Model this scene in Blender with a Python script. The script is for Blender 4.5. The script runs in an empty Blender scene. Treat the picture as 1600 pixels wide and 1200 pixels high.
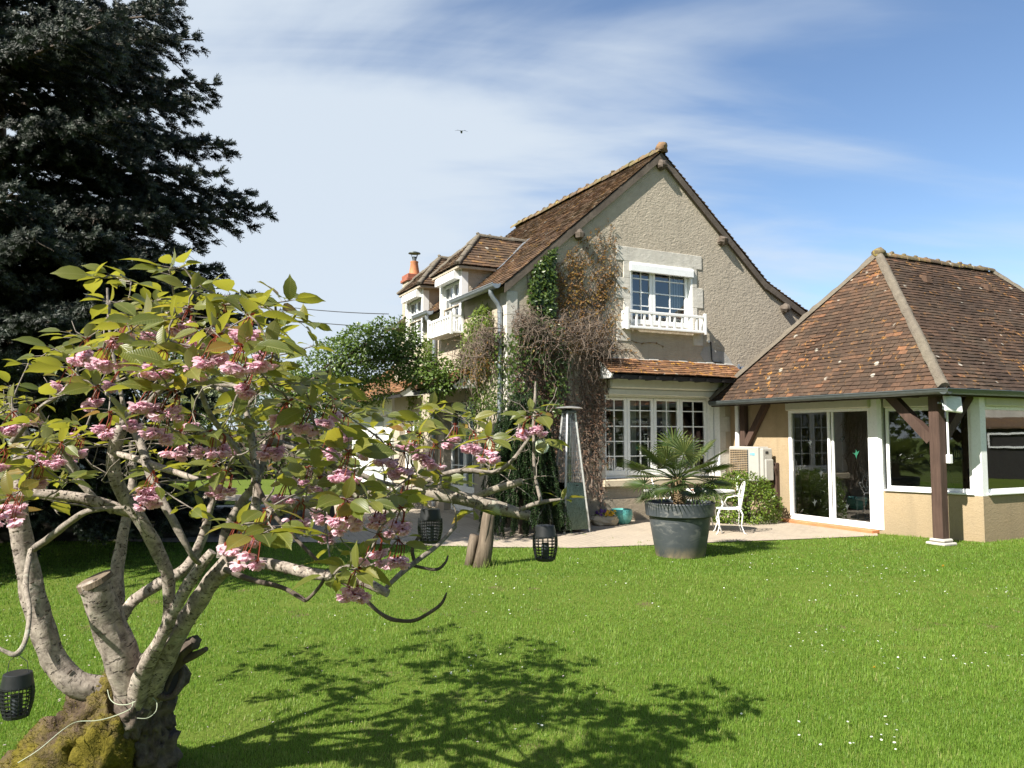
import bpy, math, random
import numpy as np
from mathutils import Vector, Matrix, noise
R = math.radians
rnd = random.Random(11)
SC = bpy.context.scene
COL = SC.collection

# ------------------------------------------------------------------ camera
CAM_H = 1.7
TILT = math.atan2(80, 1200)
cd = bpy.data.cameras.new('camera')
cam = bpy.data.objects.new('camera', cd)
COL.objects.link(cam)
cd.sensor_width = 36.0
cd.lens = 27.0
cd.clip_start = 0.05
cd.clip_end = 2000
cam.location = (0, 0, CAM_H)
cam.rotation_euler = (R(90) + TILT, 0, 0)
SC.camera = cam

# ------------------------------------------------------------------ sun and sky
SUN_EL, SUN_AZ = 43.0, (-0.713, -0.701)          # the sun stands left of and behind the camera
sd = bpy.data.lights.new('sun', 'SUN')
sd.energy = 4.6
sd.angle = R(0.55)
sd.color = (1.0, 0.94, 0.85)
sun = bpy.data.objects.new('sun', sd)
COL.objects.link(sun)
sv = Vector((SUN_AZ[0] * math.cos(R(SUN_EL)), SUN_AZ[1] * math.cos(R(SUN_EL)), math.sin(R(SUN_EL))))
sun.rotation_euler = sv.to_track_quat('Z', 'Y').to_euler()
sun.location = (-20, -20, 30)

W = bpy.data.worlds.new('World')
SC.world = W
W.use_nodes = True
nt = W.node_tree
nt.nodes.clear()
def N(tree, kind, **kw):
    n = tree.nodes.new(kind)
    for k, v in kw.items():
        setattr(n, k, v)
    return n
sky = N(nt, 'ShaderNodeTexSky', sky_type='NISHITA', sun_disc=False)
sky.sun_elevation = R(SUN_EL)
sky.sun_rotation = math.atan2(SUN_AZ[0], SUN_AZ[1])
sky.altitude = 100
sky.air_density = 1.0
sky.dust_density = 0.2
sky.ozone_density = 3.5
tc = N(nt, 'ShaderNodeTexCoord')
sep = N(nt, 'ShaderNodeSeparateXYZ')
nt.links.new(tc.outputs['Generated'], sep.inputs[0])
def wmath(op, a, b=None, clamp=False):
    m = N(nt, 'ShaderNodeMath', operation=op, use_clamp=clamp)
    for i, v in enumerate((a, b)):
        if v is None: continue
        if isinstance(v, (int, float)): m.inputs[i].default_value = v
        else: nt.links.new(v, m.inputs[i])
    return m.outputs[0]
# a high cloud layer: project the direction onto a flat sheet, stretch it into streaks
zz = wmath('ADD', wmath('MAXIMUM', sep.outputs[2], 0.0), 0.22)
cx = wmath('DIVIDE', sep.outputs[0], zz)
cy = wmath('DIVIDE', sep.outputs[1], zz)
comb = N(nt, 'ShaderNodeCombineXYZ')
nt.links.new(cx, comb.inputs[0]); nt.links.new(cy, comb.inputs[1])
mp = N(nt, 'ShaderNodeMapping')
mp.inputs['Rotation'].default_value = (0, 0, R(-34))
mp.inputs['Scale'].default_value = (0.8, 1.7, 1)
mp.inputs['Location'].default_value = (3.1, 0.4, 0)
nt.links.new(comb.outputs[0], mp.inputs[0])
n1 = N(nt, 'ShaderNodeTexNoise'); n1.inputs['Scale'].default_value = 1.05; n1.inputs['Detail'].default_value = 7; n1.inputs['Roughness'].default_value = 0.52; n1.inputs['Distortion'].default_value = 0.5
nt.links.new(mp.outputs[0], n1.inputs['Vector'])
mp2 = N(nt, 'ShaderNodeMapping')
mp2.inputs['Rotation'].default_value = (0, 0, R(-40))
mp2.inputs['Scale'].default_value = (0.7, 3.2, 1)
nt.links.new(comb.outputs[0], mp2.inputs[0])
n2 = N(nt, 'ShaderNodeTexNoise'); n2.inputs['Scale'].default_value = 1.0; n2.inputs['Detail'].default_value = 5; n2.inputs['Roughness'].default_value = 0.5; n2.inputs['Distortion'].default_value = 0.9
nt.links.new(mp2.outputs[0], n2.inputs['Vector'])
# the veil is thick towards the sun's side (left) and breaks up to the right
veil = wmath('ADD', wmath('MULTIPLY', sep.outputs[0], -1.85), 1.05)
cover = wmath('ADD', veil, wmath('MULTIPLY', wmath('SUBTRACT', n1.outputs[0], 0.47), 2.7))
cover = wmath('ADD', cover, wmath('MULTIPLY', wmath('SUBTRACT', n2.outputs[0], 0.5), 1.3))
low = wmath('MULTIPLY', wmath('SUBTRACT', 0.22, sep.outputs[2]), 1.3)
cover = wmath('ADD', cover, low)
mr = N(nt, 'ShaderNodeMapRange', interpolation_type='SMOOTHSTEP')
nt.links.new(cover, mr.inputs[0])
mr.inputs[1].default_value = 0.0; mr.inputs[2].default_value = 1.25
mr.inputs[3].default_value = 0.0; mr.inputs[4].default_value = 0.93
mixc = N(nt, 'ShaderNodeMix', data_type='RGBA')
nt.links.new(mr.outputs[0], mixc.inputs[0])
nt.links.new(sky.outputs[0], mixc.inputs[6])
mixc.inputs[7].default_value = (4.25, 4.75, 5.3, 1)
bg = N(nt, 'ShaderNodeBackground')
bg.inputs[1].default_value = 0.07
nt.links.new(mixc.outputs[2], bg.inputs[0])
wo = N(nt, 'ShaderNodeOutputWorld')
nt.links.new(bg.outputs[0], wo.inputs[0])

vs = SC.view_settings
vs.view_transform = 'Standard'
vs.look = 'None'
vs.exposure = 1.3
vs.gamma = 1.0
vs.use_curve_mapping = False
SC.cycles.use_denoising = True
SC.cycles.max_bounces = 8
SC.cycles.transparent_max_bounces = 12
SC.cycles.caustics_reflective = False
SC.cycles.caustics_refractive = False

# ------------------------------------------------------------------ helpers
_c, _s = math.cos(TILT), math.sin(TILT)
def at(px, py, Y):
    """a real point: the sight line through a photo pixel, cut at a distance of Y metres"""
    x = (px - 800) / 1200.0; y = -(py - 600) / 1200.0
    d = Vector((x, _c - _s * y, _s + _c * y))
    return Vector((0, 0, CAM_H)) + d * (Y / d.y)
def ground(px, py, z=0.0):
    x = (px - 800) / 1200.0; y = -(py - 600) / 1200.0
    d = Vector((x, _c - _s * y, _s + _c * y))
    return Vector((0, 0, CAM_H)) + d * ((z - CAM_H) / d.z)

HOUSE_O = Vector((-0.094, 14.245, 0))
HOUSE_ROT = math.atan2(0.44642, 0.89482)
HM = Matrix.Translation(HOUSE_O) @ Matrix.Rotation(HOUSE_ROT, 4, 'Z')
def HL(u, v, z=0.0):
    return HM @ Vector((u, v, z))
ID = Matrix.Identity(4)
ROOT = {}

def tag(o, label=None, cat=None, group=None, kind=None):
    if label: o['label'] = label
    if cat: o['category'] = cat
    if group: o['group'] = group
    if kind: o['kind'] = kind
    return o
def thing(name, label, cat, loc, rotz=0.0, group=None):
    o = bpy.data.objects.new(name, None)
    o.empty_display_size = 0.2
    COL.objects.link(o)
    o.location = loc
    o.rotation_euler = (0, 0, rotz)
    ROOT[o.name] = Matrix.Translation(Vector(loc)) @ Matrix.Rotation(rotz, 4, 'Z')
    return tag(o, label, cat, group)

class MB:
    def __init__(self, frame=ID):
        self.v = []; self.f = []; self.t = []; self.m = []; self.uv = []; self.frame = frame
        self.cur_t = 0.5; self.cur_m = 0; self.has_uv = False
    def add(self, pts, faces, tint=None, mat=None, uvs=None):
        b = len(self.v)
        fr = self.frame
        self.v.extend([tuple(fr @ Vector(p)) for p in pts])
        tt = self.cur_t if tint is None else tint
        mm = self.cur_m if mat is None else mat
        for k, f in enumerate(faces):
            self.f.append([b + i for i in f]); self.t.append(tt); self.m.append(mm)
            if uvs is not None:
                self.uv.append(uvs[k]); self.has_uv = True
            else:
                self.uv.append(None)
    def quad(self, a, b, c, d, **k): self.add([a, b, c, d], [(0, 1, 2, 3)], **k)
    def box(self, x0, x1, y0, y1, z0, z1, **k):
        if x0 > x1: x0, x1 = x1, x0
        if y0 > y1: y0, y1 = y1, y0
        if z0 > z1: z0, z1 = z1, z0
        p = [(x0,y0,z0),(x1,y0,z0),(x1,y1,z0),(x0,y1,z0),(x0,y0,z1),(x1,y0,z1),(x1,y1,z1),(x0,y1,z1)]
        self.add(p, [(3,2,1,0),(4,5,6,7),(0,1,5,4),(1,2,6,5),(2,3,7,6),(3,0,4,7)], **k)
    def bbox(self, x0, x1, y0, y1, z0, z1, b=0.01, **k):
        """box with chamfered edges"""
        if x0 > x1: x0, x1 = x1, x0
        if y0 > y1: y0, y1 = y1, y0
        if z0 > z1: z0, z1 = z1, z0
        b = min(b, (x1-x0)*.45, (y1-y0)*.45, (z1-z0)*.45)
        P = []; F = []
        def vid(ix, iy, iz, ax):
            x = (x0, x1)[ix] + ((0 if ax == 0 else b) * (1 if ix == 0 else -1))
            y = (y0, y1)[iy] + ((0 if ax == 1 else b) * (1 if iy == 0 else -1))
            z = (z0, z1)[iz] + ((0 if ax == 2 else b) * (1 if iz == 0 else -1))
            P.append((x, y, z)); return len(P) - 1
        V = {(i,j,k_,a): vid(i,j,k_,a) for i in (0,1) for j in (0,1) for k_ in (0,1) for a in (0,1,2)}
        for i in (0,1):
            F.append([V[i,0,0,0],V[i,1,0,0],V[i,1,1,0],V[i,0,1,0]])
            F.append([V[0,i,0,1],V[1,i,0,1],V[1,i,1,1],V[0,i,1,1]])
            F.append([V[0,0,i,2],V[1,0,i,2],V[1,1,i,2],V[0,1,i,2]])
        for i in (0,1):
            for j in (0,1):
                F.append([V[i,j,0,0],V[i,j,1,0],V[i,j,1,1],V[i,j,0,1]])
                F.append([V[i,0,j,0],V[i,1,j,0],V[i,1,j,2],V[i,0,j,2]])
                F.append([V[0,i,j,1],V[1,i,j,1],V[1,i,j,2],V[0,i,j,2]])
        for i in (0,1):
            for j in (0,1):
                for k_ in (0,1):
                    F.append([V[i,j,k_,0],V[i,j,k_,1],V[i,j,k_,2]])
        self.add(P, F, **k)
    def beam(self, p, q, w, h, up=(0,0,1), **k):
        p = Vector(p); q = Vector(q); d = (q-p).normalized()
        s = d.cross(Vector(up))
        if s.length < 1e-4: s = d.cross(Vector((1,0,0)))
        s.normalize(); t = s.cross(d).normalized()
        P = []
        for c in (p, q):
            for a, b in ((-1,-1),(1,-1),(1,1),(-1,1)):
                P.append(c + s*(a*w/2) + t*(b*h/2))
        self.add(P, [(3,2,1,0),(4,5,6,7),(0,1,5,4),(1,2,6,5),(2,3,7,6),(3,0,4,7)], **k)
    def prism(self, outline, off, **k):
        """closed 3-D outline swept by the vector off"""
        n = len(outline); off = Vector(off)
        P = [Vector(a) for a in outline] + [Vector(a) + off for a in outline]
        F = [list(range(n))[::-1], list(range(n, 2*n))] + [[i, (i+1) % n, n+(i+1) % n, n+i] for i in range(n)]
        self.add(P, F, **k)
    def tube(self, pts, rad, n=8, cap=True, wob=0.0, **k):
        pts = [Vector(p) for p in pts]
        if not isinstance(rad, (list, tuple)): rad = [rad]*len(pts)
        P = []; F = []; U = []
        ref = Vector((0.31, 0.17, 0.93))
        s = None; L = 0.0; Ls = []
        for i, p in enumerate(pts):
            d = (pts[min(i+1, len(pts)-1)] - pts[max(i-1, 0)])
            if d.length < 1e-9: d = Vector((0,0,1))
            d.normalize()
            if s is None:
                s = d.cross(ref)
                if s.length < 0.05: s = d.cross(Vector((1,0,0)))
            s = (s - d*s.dot(d)).normalized()
            t = d.cross(s)
            if i: L += (p - pts[i-1]).length
            Ls.append(L)
            for j in range(n):
                a = 2*math.pi*j/n
                r = rad[i]
                if wob: r *= 1 + wob*noise.noise((p + s*math.cos(a)*0.3*r/0.05 + t*math.sin(a)*0.3*r/0.05)*9.0)
                P.append(p + s*(math.cos(a)*r) + t*(math.sin(a)*r))
        for i in range(len(pts)-1):
            for j in range(n):
                j2 = (j+1) % n
                F.append([i*n+j, i*n+j2, (i+1)*n+j2, (i+1)*n+j])
                U.append([(j/n, Ls[i]), ((j+1)/n, Ls[i]), ((j+1)/n, Ls[i+1]), (j/n, Ls[i+1])])
        if cap:
            F.append(list(range(n))[::-1]); U.append([(0.5, 0)]*n)
            F.append([(len(pts)-1)*n+j for j in range(n)]); U.append([(0.5, L)]*n)
        self.add(P, F, uvs=U, **k)
    def lathe(self, prof, c=(0,0,0), n=32, cap=True, **k):
        c = Vector(c); P = []; F = []
        for r, z in prof:
            for j in range(n):
                a = 2*math.pi*j/n
                P.append(c + Vector((r*math.cos(a), r*math.sin(a), z)))
        for i in range(len(prof)-1):
            for j in range(n):
                j2 = (j+1) % n
                F.append([i*n+j, i*n+j2, (i+1)*n+j2, (i+1)*n+j])
        if cap:
            F.append(list(range(n))[::-1])
            F.append([(len(prof)-1)*n+j for j in range(n)])
        self.add(P, F, **k)
    def blob(self, c, r, seg=12, rings=8, amp=0.15, fr=2.0, sq=(1,1,1), fine=0.0, **k):
        c = Vector(c); P = []; F = []
        for i in range(rings+1):
            th = math.pi*i/rings
            for j in range(seg):
                a = 2*math.pi*j/seg
                d = Vector((math.sin(th)*math.cos(a), math.sin(th)*math.sin(a), math.cos(th)))
                rr = r*(1 + amp*noise.noise(d*fr + c*3) + amp*fine*noise.noise(d*fr*3.7 + c*5) + amp*fine*.6*noise.noise(d*fr*9 - c))
                P.append(c + Vector((d.x*sq[0], d.y*sq[1], d.z*sq[2]))*rr)
        for i in range(rings):
            for j in range(seg):
                j2 = (j+1) % seg
                F.append([i*seg+j, (i+1)*seg+j, (i+1)*seg+j2, i*seg+j2])
        self.add(P, F, **k)
    def build(self, name, mats, parent=None, smooth=False, origin=None, auto=None):
        if not isinstance(mats, (list, tuple)): mats = [mats]
        me = bpy.data.meshes.new(name)
        V = np.array(self.v, dtype=np.float64).reshape(-1, 3)
        if parent is not None:
            M = np.array(ROOT[parent.name].inverted())
            V = V @ M[:3,:3].T + M[:3,3]
        elif origin is not None:
            V = V - np.array(origin)
        me.from_pydata(V.tolist(), [], self.f)
        for m in mats: me.materials.append(m)
        if len(mats) > 1: me.polygons.foreach_set('material_index', self.m)
        a = me.attributes.new('tint', 'FLOAT', 'FACE')
        a.data.foreach_set('value', np.array(self.t, dtype=np.float32))
        if self.has_uv:
            uvl = me.uv_layers.new(name='UVMap')
            flat = []
            for f, u in zip(self.f, self.uv):
                if u is None: flat.extend([0.0]*(2*len(f)))
                else:
                    for q in u: flat.extend(q)
            uvl.data.foreach_set('uv', flat)
        if smooth: me.polygons.foreach_set('use_smooth', [True]*len(me.polygons))
        me.update()
        if smooth and auto: me.set_sharp_from_angle(angle=R(auto))
        o = bpy.data.objects.new(name, me)
        COL.objects.link(o)
        if parent is not None:
            o.parent = parent
            ROOT[o.name] = ROOT[parent.name]
        else:
            if origin is not None: o.location = origin
            ROOT[o.name] = Matrix.Translation(Vector(origin)) if origin is not None else ID
        return o

# ------------------------------------------------------------------ materials
def new_mat(name):
    m = bpy.data.materials.new(name); m.use_nodes = True
    t = m.node_tree
    b = t.nodes['Principled BSDF']
    return m, t, b
def lk(t, a, b): t.links.new(a, b)
def coords(t, kind='Object', scale=(1,1,1), rot=(0,0,0)):
    c = N(t, 'ShaderNodeTexCoord'); m = N(t, 'ShaderNodeMapping')
    m.inputs['Scale'].default_value = scale; m.inputs['Rotation'].default_value = rot
    lk(t, c.outputs[kind], m.inputs[0]); return m.outputs[0]
def nz(t, vec, scale, detail=4, rough=0.55, dist=0.0):
    n = N(t, 'ShaderNodeTexNoise')
    n.inputs['Scale'].default_value = scale; n.inputs['Detail'].default_value = detail
    n.inputs['Roughness'].default_value = rough; n.inputs['Distortion'].default_value = dist
    if vec is not None: lk(t, vec, n.inputs['Vector'])
    return n.outputs[0]
def ramp(t, fac, stops, interp='LINEAR'):
    r = N(t, 'ShaderNodeValToRGB'); r.color_ramp.interpolation = interp
    e = r.color_ramp.elements
    while len(e) > 1: e.remove(e[-1])
    e[0].position = stops[0][0]; e[0].color = (*stops[0][1], 1)
    for p, c in stops[1:]:
        q = e.new(p); q.color = (*c, 1)
    lk(t, fac, r.inputs[0]); return r.outputs[0]
def mixrgb(t, fac, a, b, mode='MIX'):
    m = N(t, 'ShaderNodeMix', data_type='RGBA', blend_type=mode)
    for i, v in ((0, fac), (6, a), (7, b)):
        if isinstance(v, (int, float)): m.inputs[i].default_value = v
        elif isinstance(v, tuple): m.inputs[i].default_value = (*v, 1)
        else: lk(t, v, m.inputs[i])
    return m.outputs[2]
def mth(t, op, a, b=None, clamp=False):
    m = N(t, 'ShaderNodeMath', operation=op, use_clamp=clamp)
    for i, v in enumerate((a, b)):
        if v is None: continue
        if isinstance(v, (int, float)): m.inputs[i].default_value = v
        else: lk(t, v, m.inputs[i])
    return m.outputs[0]
def mrange(t, v, a, b, c=0.0, d=1.0, smooth=False):
    m = N(t, 'ShaderNodeMapRange')
    if smooth: m.interpolation_type = 'SMOOTHSTEP'
    lk(t, v, m.inputs[0])
    for i, x in enumerate((a, b, c, d)): m.inputs[i+1].default_value = x
    return m.outputs[0]
def bump(t, b, h, strength=0.4, dist=0.02):
    n = N(t, 'ShaderNodeBump'); n.inputs['Strength'].default_value = strength; n.inputs['Distance'].default_value = dist
    lk(t, h, n.inputs['Height']); lk(t, n.outputs[0], b.inputs['Normal']); return n
def tint(t):
    a = N(t, 'ShaderNodeAttribute'); a.attribute_name = 'tint'; return a.outputs['Fac']
def simple(name, col, rough=0.5, metal=0.0, var=0.12, scale=9.0, bmp=0.0, bscale=40, spec=0.5):
    """paint, plastic, metal: base colour with a little grime and unevenness"""
    m, t, b = new_mat(name)
    v = coords(t)
    n = nz(t, v, scale, 5, 0.6)
    lo = tuple(c*(1-var) for c in col); hi = tuple(min(1, c*(1+var*0.6)) for c in col)
    lk(t, ramp(t, n, [(0.3, lo), (0.7, hi)]), b.inputs['Base Color'])
    n2 = nz(t, v, scale*3, 3)
    lk(t, mrange(t, n2, 0.3, 0.7, max(0.02, rough-0.08), min(1, rough+0.08)), b.inputs['Roughness'])
    b.inputs['Metallic'].default_value = metal
    b.inputs['Specular IOR Level'].default_value = spec
    if bmp: bump(t, b, nz(t, v, bscale, 4), bmp, 0.01)
    return m

def m_render(name, c1, c2, bscale, bstr, bdist, stain):
    m, t, b = new_mat(name)
    v = coords(t)
    big = nz(t, v, 0.7, 5, 0.6)
    mid = nz(t, v, 5.0, 5, 0.65)
    base = ramp(t, mid, [(0.3, c1), (0.7, c2)])
    base = mixrgb(t, mrange(t, big, 0.45, 0.75, 0, 0.6), base, stain)
    stre = nz(t, coords(t, scale=(5, 5, .45)), 1.0, 4, .6)
    base = mixrgb(t, mrange(t, stre, 0.52, 0.72, 0, 0.32), base, tuple(x*0.66 for x in stain))
    pz = N(t, 'ShaderNodeSeparateXYZ'); lk(t, v, pz.inputs[0])
    damp = mth(t, 'MULTIPLY', mrange(t, pz.outputs[2], 0.75, 0.0), mrange(t, mid, 0.3, 0.6, .4, 1))
    base = mixrgb(t, mth(t, 'MULTIPLY', damp, .45), base, tuple(x*0.55 for x in stain))
    fine = nz(t, v, 60, 3)
    base = mixrgb(t, mrange(t, fine, 0.35, 0.6, 0.25, 0), base, tuple(x*0.55 for x in c1))
    lk(t, base, b.inputs['Base Color'])
    b.inputs['Roughness'].default_value = 0.95
    b.inputs['Specular IOR Level'].default_value = 0.15
    vs_ = coords(t, scale=(1, 1, 1.5))
    h1 = nz(t, vs_, bscale, 3, 0.5, 0.9)
    h2 = nz(t, v, bscale*4, 3, 0.6)
    h = mth(t, 'ADD', h1, mth(t, 'MULTIPLY', h2, 0.25))
    bump(t, b, h, bstr, bdist)
    return m
M = {}
M['roughcast'] = m_render('roughcast', (0.395, 0.342, 0.268), (0.485, 0.425, 0.335), 13.0, 0.62, 0.026, (0.37, 0.325, 0.255))
M['annex_render'] = m_render('annex_render', (0.345, 0.262, 0.160), (0.405, 0.313, 0.198), 22.0, 0.5, 0.012, (0.30, 0.245, 0.165))
M['plinth'] = m_render('plinth', (0.34, 0.28, 0.20), (0.44, 0.37, 0.27), 12.0, 0.5, 0.02, (0.28, 0.25, 0.20))
M['stone'] = m_render('stone', (0.50, 0.47, 0.41), (0.66, 0.63, 0.56), 7.0, 0.5, 0.015, (0.38, 0.36, 0.32))
M['sill_stone'] = m_render('sill_stone', (0.52, 0.44, 0.31), (0.60, 0.52, 0.38), 10.0, 0.4, 0.01, (0.45, 0.40, 0.30))
M['cement'] = m_render('cement', (0.36, 0.35, 0.32), (0.44, 0.43, 0.40), 14.0, 0.4, 0.01, (0.32, 0.31, 0.29))

def m_tile(name, stops, lichen, lich_amt, moss=(0.10,0.085,0.06), moss_amt=0.3):
    m, t, b = new_mat(name)
    v = coords(t)
    ti = tint(t)
    c = ramp(t, ti, stops)
    n = nz(t, v, 1.3, 5, 0.65, 0.6)
    c = mixrgb(t, mrange(t, n, 0.45, 0.68, 0, moss_amt), c, moss)
    g = nz(t, v, 26, 4, 0.7)
    c = mixrgb(t, mrange(t, g, 0.35, 0.7, 0.0, 0.45), c, tuple(x*0.5 for x in stops[0][1]))
    l1 = nz(t, v, 9.0, 3, 0.6, 0.4)
    l2 = nz(t, v, 1.1, 3)
    lm = mth(t, 'MULTIPLY', mrange(t, l1, 0.60, 0.66), mrange(t, l2, 0.5-lich_amt*0.2, 0.62))
    c = mixrgb(t, mth(t, 'MULTIPLY', lm, min(1.0, lich_amt)), c, lichen)
    w1 = N(t, 'ShaderNodeTexVoronoi'); w1.inputs['Scale'].default_value = 3.4; lk(t, v, w1.inputs['Vector'])
    spots = mth(t, 'MULTIPLY', mrange(t, w1.outputs['Distance'], 0.17, 0.13), mrange(t, nz(t, v, 2.3, 2), 0.52, 0.56))
    c = mixrgb(t, mth(t, 'MULTIPLY', spots, 0.75), c, (0.42, 0.40, 0.34))
    lk(t, c, b.inputs['Base Color'])
    b.inputs['Roughness'].default_value = 0.9
    b.inputs['Specular IOR Level'].default_value = 0.2
    bump(t, b, nz(t, v, 45, 4, 0.7), 0.5, 0.008)
    return m
M['tile_annex'] = m_tile('tile_annex', [(0.0, (0.045,0.030,0.022)), (0.45, (0.082,0.052,0.036)), (0.75, (0.14,0.078,0.048)), (1.0, (0.26,0.12,0.06))], (0.50,0.24,0.05), 0.55)
M['tile_main'] = m_tile('tile_main', [(0.0, (0.065,0.046,0.034)), (0.5, (0.125,0.078,0.05)), (1.0, (0.21,0.12,0.065))], (0.34,0.20,0.05), 0.9, (0.12,0.095,0.055), 0.5)
M['tile_awning'] = m_tile('tile_awning', [(0.0, (0.10,0.058,0.036)), (0.5, (0.225,0.112,0.058)), (1.0, (0.36,0.19,0.10))], (0.50,0.26,0.03), 1.2, (0.15,0.105,0.06), 0.5)
M['ridge_tile'] = m_tile('ridge_tile', [(0.0, (0.10,0.075,0.055)), (0.5, (0.17,0.12,0.08)), (1.0, (0.26,0.16,0.09))], (0.36,0.29,0.07), 1.2, (0.19,0.19,0.08), 0.6)
M['mortar_hip'] = m_render('mortar_hip', (0.115, 0.098, 0.078), (0.185, 0.16, 0.125), 14.0, 0.8, 0.03, (0.20, 0.18, 0.13))
M['white_paint'] = simple('white_paint', (0.78, 0.78, 0.76), 0.4, var=0.06)
M['white_pvc'] = simple('white_pvc', (0.82, 0.83, 0.82), 0.3, var=0.04)
M['cream_box'] = simple('cream_box', (0.55, 0.54, 0.46), 0.45, var=0.07)
M['zinc'] = simple('zinc', (0.30, 0.33, 0.36), 0.42, metal=0.55, var=0.2)
M['dark_gutter'] = simple('dark_gutter', (0.115, 0.135, 0.135), 0.4, metal=0.4, var=0.2)
M['roof_dark'] = simple('roof_dark', (0.05, 0.035, 0.028), 0.9)
M['black_wood'] = simple('black_wood', (0.018, 0.016, 0.015), 0.7)
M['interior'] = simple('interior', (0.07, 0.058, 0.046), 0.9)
M['interior_floor'] = simple('interior_floor', (0.30, 0.25, 0.20), 0.5)
M['black_plastic'] = simple('black_plastic', (0.014, 0.016, 0.018), 0.45, var=0.25)
M['pot_plastic'] = simple('pot_plastic', (0.045, 0.054, 0.063), 0.5, var=0.2)
M['terracotta'] = simple('terracotta', (0.48, 0.19, 0.08), 0.7, var=0.25, scale=6)
M['brick'] = simple('brick', (0.30, 0.10, 0.06), 0.85, var=0.3, scale=12, bmp=0.4)
M['cable'] = simple('cable', (0.03, 0.03, 0.033), 0.6)

def m_wood(name, c1, c2, scale=(30, 30, 2.0)):
    m, t, b = new_mat(name)
    v = coords(t, scale=scale)
    n = nz(t, v, 1.0, 6, 0.65, 0.6)
    n2 = nz(t, coords(t), 2.0, 4)
    c = ramp(t, n, [(0.25, c1), (0.75, c2)])
    c = mixrgb(t, mrange(t, n2, 0.4, 0.7, 0, 0.5), c, tuple(x*0.6 for x in c1))
    lk(t, c, b.inputs['Base Color']); b.inputs['Roughness'].default_value = 0.75
    b.inputs['Specular IOR Level'].default_value = 0.25
    bump(t, b, n, 0.8, 0.010)
    return m
M['post_wood'] = m_wood('post_wood', (0.055, 0.034, 0.026), (0.105, 0.066, 0.050))
M['verge_wood'] = m_wood('verge_wood', (0.085, 0.068, 0.054), (0.155, 0.128, 0.102), (6, 6, 6))
M['log'] = m_wood('log', (0.085, 0.064, 0.046), (0.235, 0.185, 0.135), (25, 25, 3))

def m_glass(name, tintc=(0.75, 0.80, 0.78), base=0.06):
    m = bpy.data.materials.new(name); m.use_nodes = True
    t = m.node_tree; t.nodes.clear()
    o = N(t, 'ShaderNodeOutputMaterial')
    tr = N(t, 'ShaderNodeBsdfTransparent'); tr.inputs[0].default_value = (*tintc, 1)
    gl = N(t, 'ShaderNodeBsdfGlossy'); gl.inputs['Roughness'].default_value = 0.015
    gl.inputs[0].default_value = (0.92, 0.95, 0.97, 1)
    lw = N(t, 'ShaderNodeFresnel'); lw.inputs[0].default_value = 1.5
    fac = mth(t, 'ADD', mth(t, 'MULTIPLY', lw.outputs[0], 2.2), base, True)
    nb = nz(t, coords(t), 1.2, 2)
    bp = N(t, 'ShaderNodeBump'); bp.inputs['Strength'].default_value = 0.02; bp.inputs['Distance'].default_value = 0.05
    lk(t, nb, bp.inputs['Height']); lk(t, bp.outputs[0], gl.inputs['Normal'])
    mx = N(t, 'ShaderNodeMixShader')
    lk(t, fac, mx.inputs[0]); lk(t, tr.outputs[0], mx.inputs[1]); lk(t, gl.outputs[0], mx.inputs[2])
    lk(t, mx.outputs[0], o.inputs[0])
    return m
M['glass'] = m_glass('glass')
M['glass_dark'] = m_glass('glass_dark', (0.5, 0.54, 0.52), 0.05)

def m_leaf(name, stops, trans=0.45, transcol=(0.35,0.42,0.05), rough=0.45, spec=0.4, vein=0.0):
    m = bpy.data.materials.new(name); m.use_nodes = True
    t = m.node_tree
    b = t.nodes['Principled BSDF']; o = t.nodes['Material Output']
    ti = tint(t)
    c = ramp(t, ti, stops)
    n = nz(t, coords(t), 18, 3)
    c = mixrgb(t, mrange(t, n, 0.35, 0.7, 0.0, 0.35), c, tuple(x*0.6 for x in stops[0][1]))
    lk(t, c, b.inputs['Base Color'])
    b.inputs['Roughness'].default_value = rough; b.inputs['Specular IOR Level'].default_value = spec
    tl = N(t, 'ShaderNodeBsdfTranslucent')
    lk(t, mixrgb(t, 0.65, c, transcol), tl.inputs[0])
    mx = N(t, 'ShaderNodeMixShader'); mx.inputs[0].default_value = trans
    lk(t, b.outputs[0], mx.inputs[1]); lk(t, tl.outputs[0], mx.inputs[2]); lk(t, mx.outputs[0], o.inputs[0])
    return m
M['cherry_leaf'] = m_leaf('cherry_leaf', [(0.0, (0.060,0.082,0.018)), (0.5, (0.125,0.150,0.028)), (0.85, (0.20,0.190,0.038)), (1.0, (0.27,0.125,0.03))], 0.46, (0.46,0.44,0.035), 0.36, 0.5)
def vein_leaf(m):
    t = m.node_tree; b = t.nodes['Principled BSDF']
    src = b.inputs['Base Color'].links[0].from_socket
    uv = N(t, 'ShaderNodeTexCoord'); sp = N(t, 'ShaderNodeSeparateXYZ'); lk(t, uv.outputs['UV'], sp.inputs[0])
    ax = mth(t, 'ABSOLUTE', sp.outputs[0])
    mid = mrange(t, ax, 0.0, 0.022, 1, 0)
    w = mth(t, 'SINE', mth(t, 'MULTIPLY', mth(t, 'SUBTRACT', sp.outputs[1], mth(t, 'MULTIPLY', ax, .75)), 80.0))
    vn = mth(t, 'MULTIPLY', mrange(t, w, .5, 1.0), .13)
    f = mth(t, 'MAXIMUM', mth(t, 'MULTIPLY', mid, .7), vn)
    geo = N(t, 'ShaderNodeNewGeometry')
    c = mixrgb(t, f, src, (.30,.30,.10))
    c = mixrgb(t, mth(t, 'MULTIPLY', geo.outputs['Backfacing'], .55), c, (.22,.235,.13))
    lk(t, c, b.inputs['Base Color'])
    h = mth(t, 'SUBTRACT', w, mth(t, 'MULTIPLY', mid, 2.0))
    bump(t, b, h, .22, .003)
vein_leaf(M['cherry_leaf'])
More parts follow.
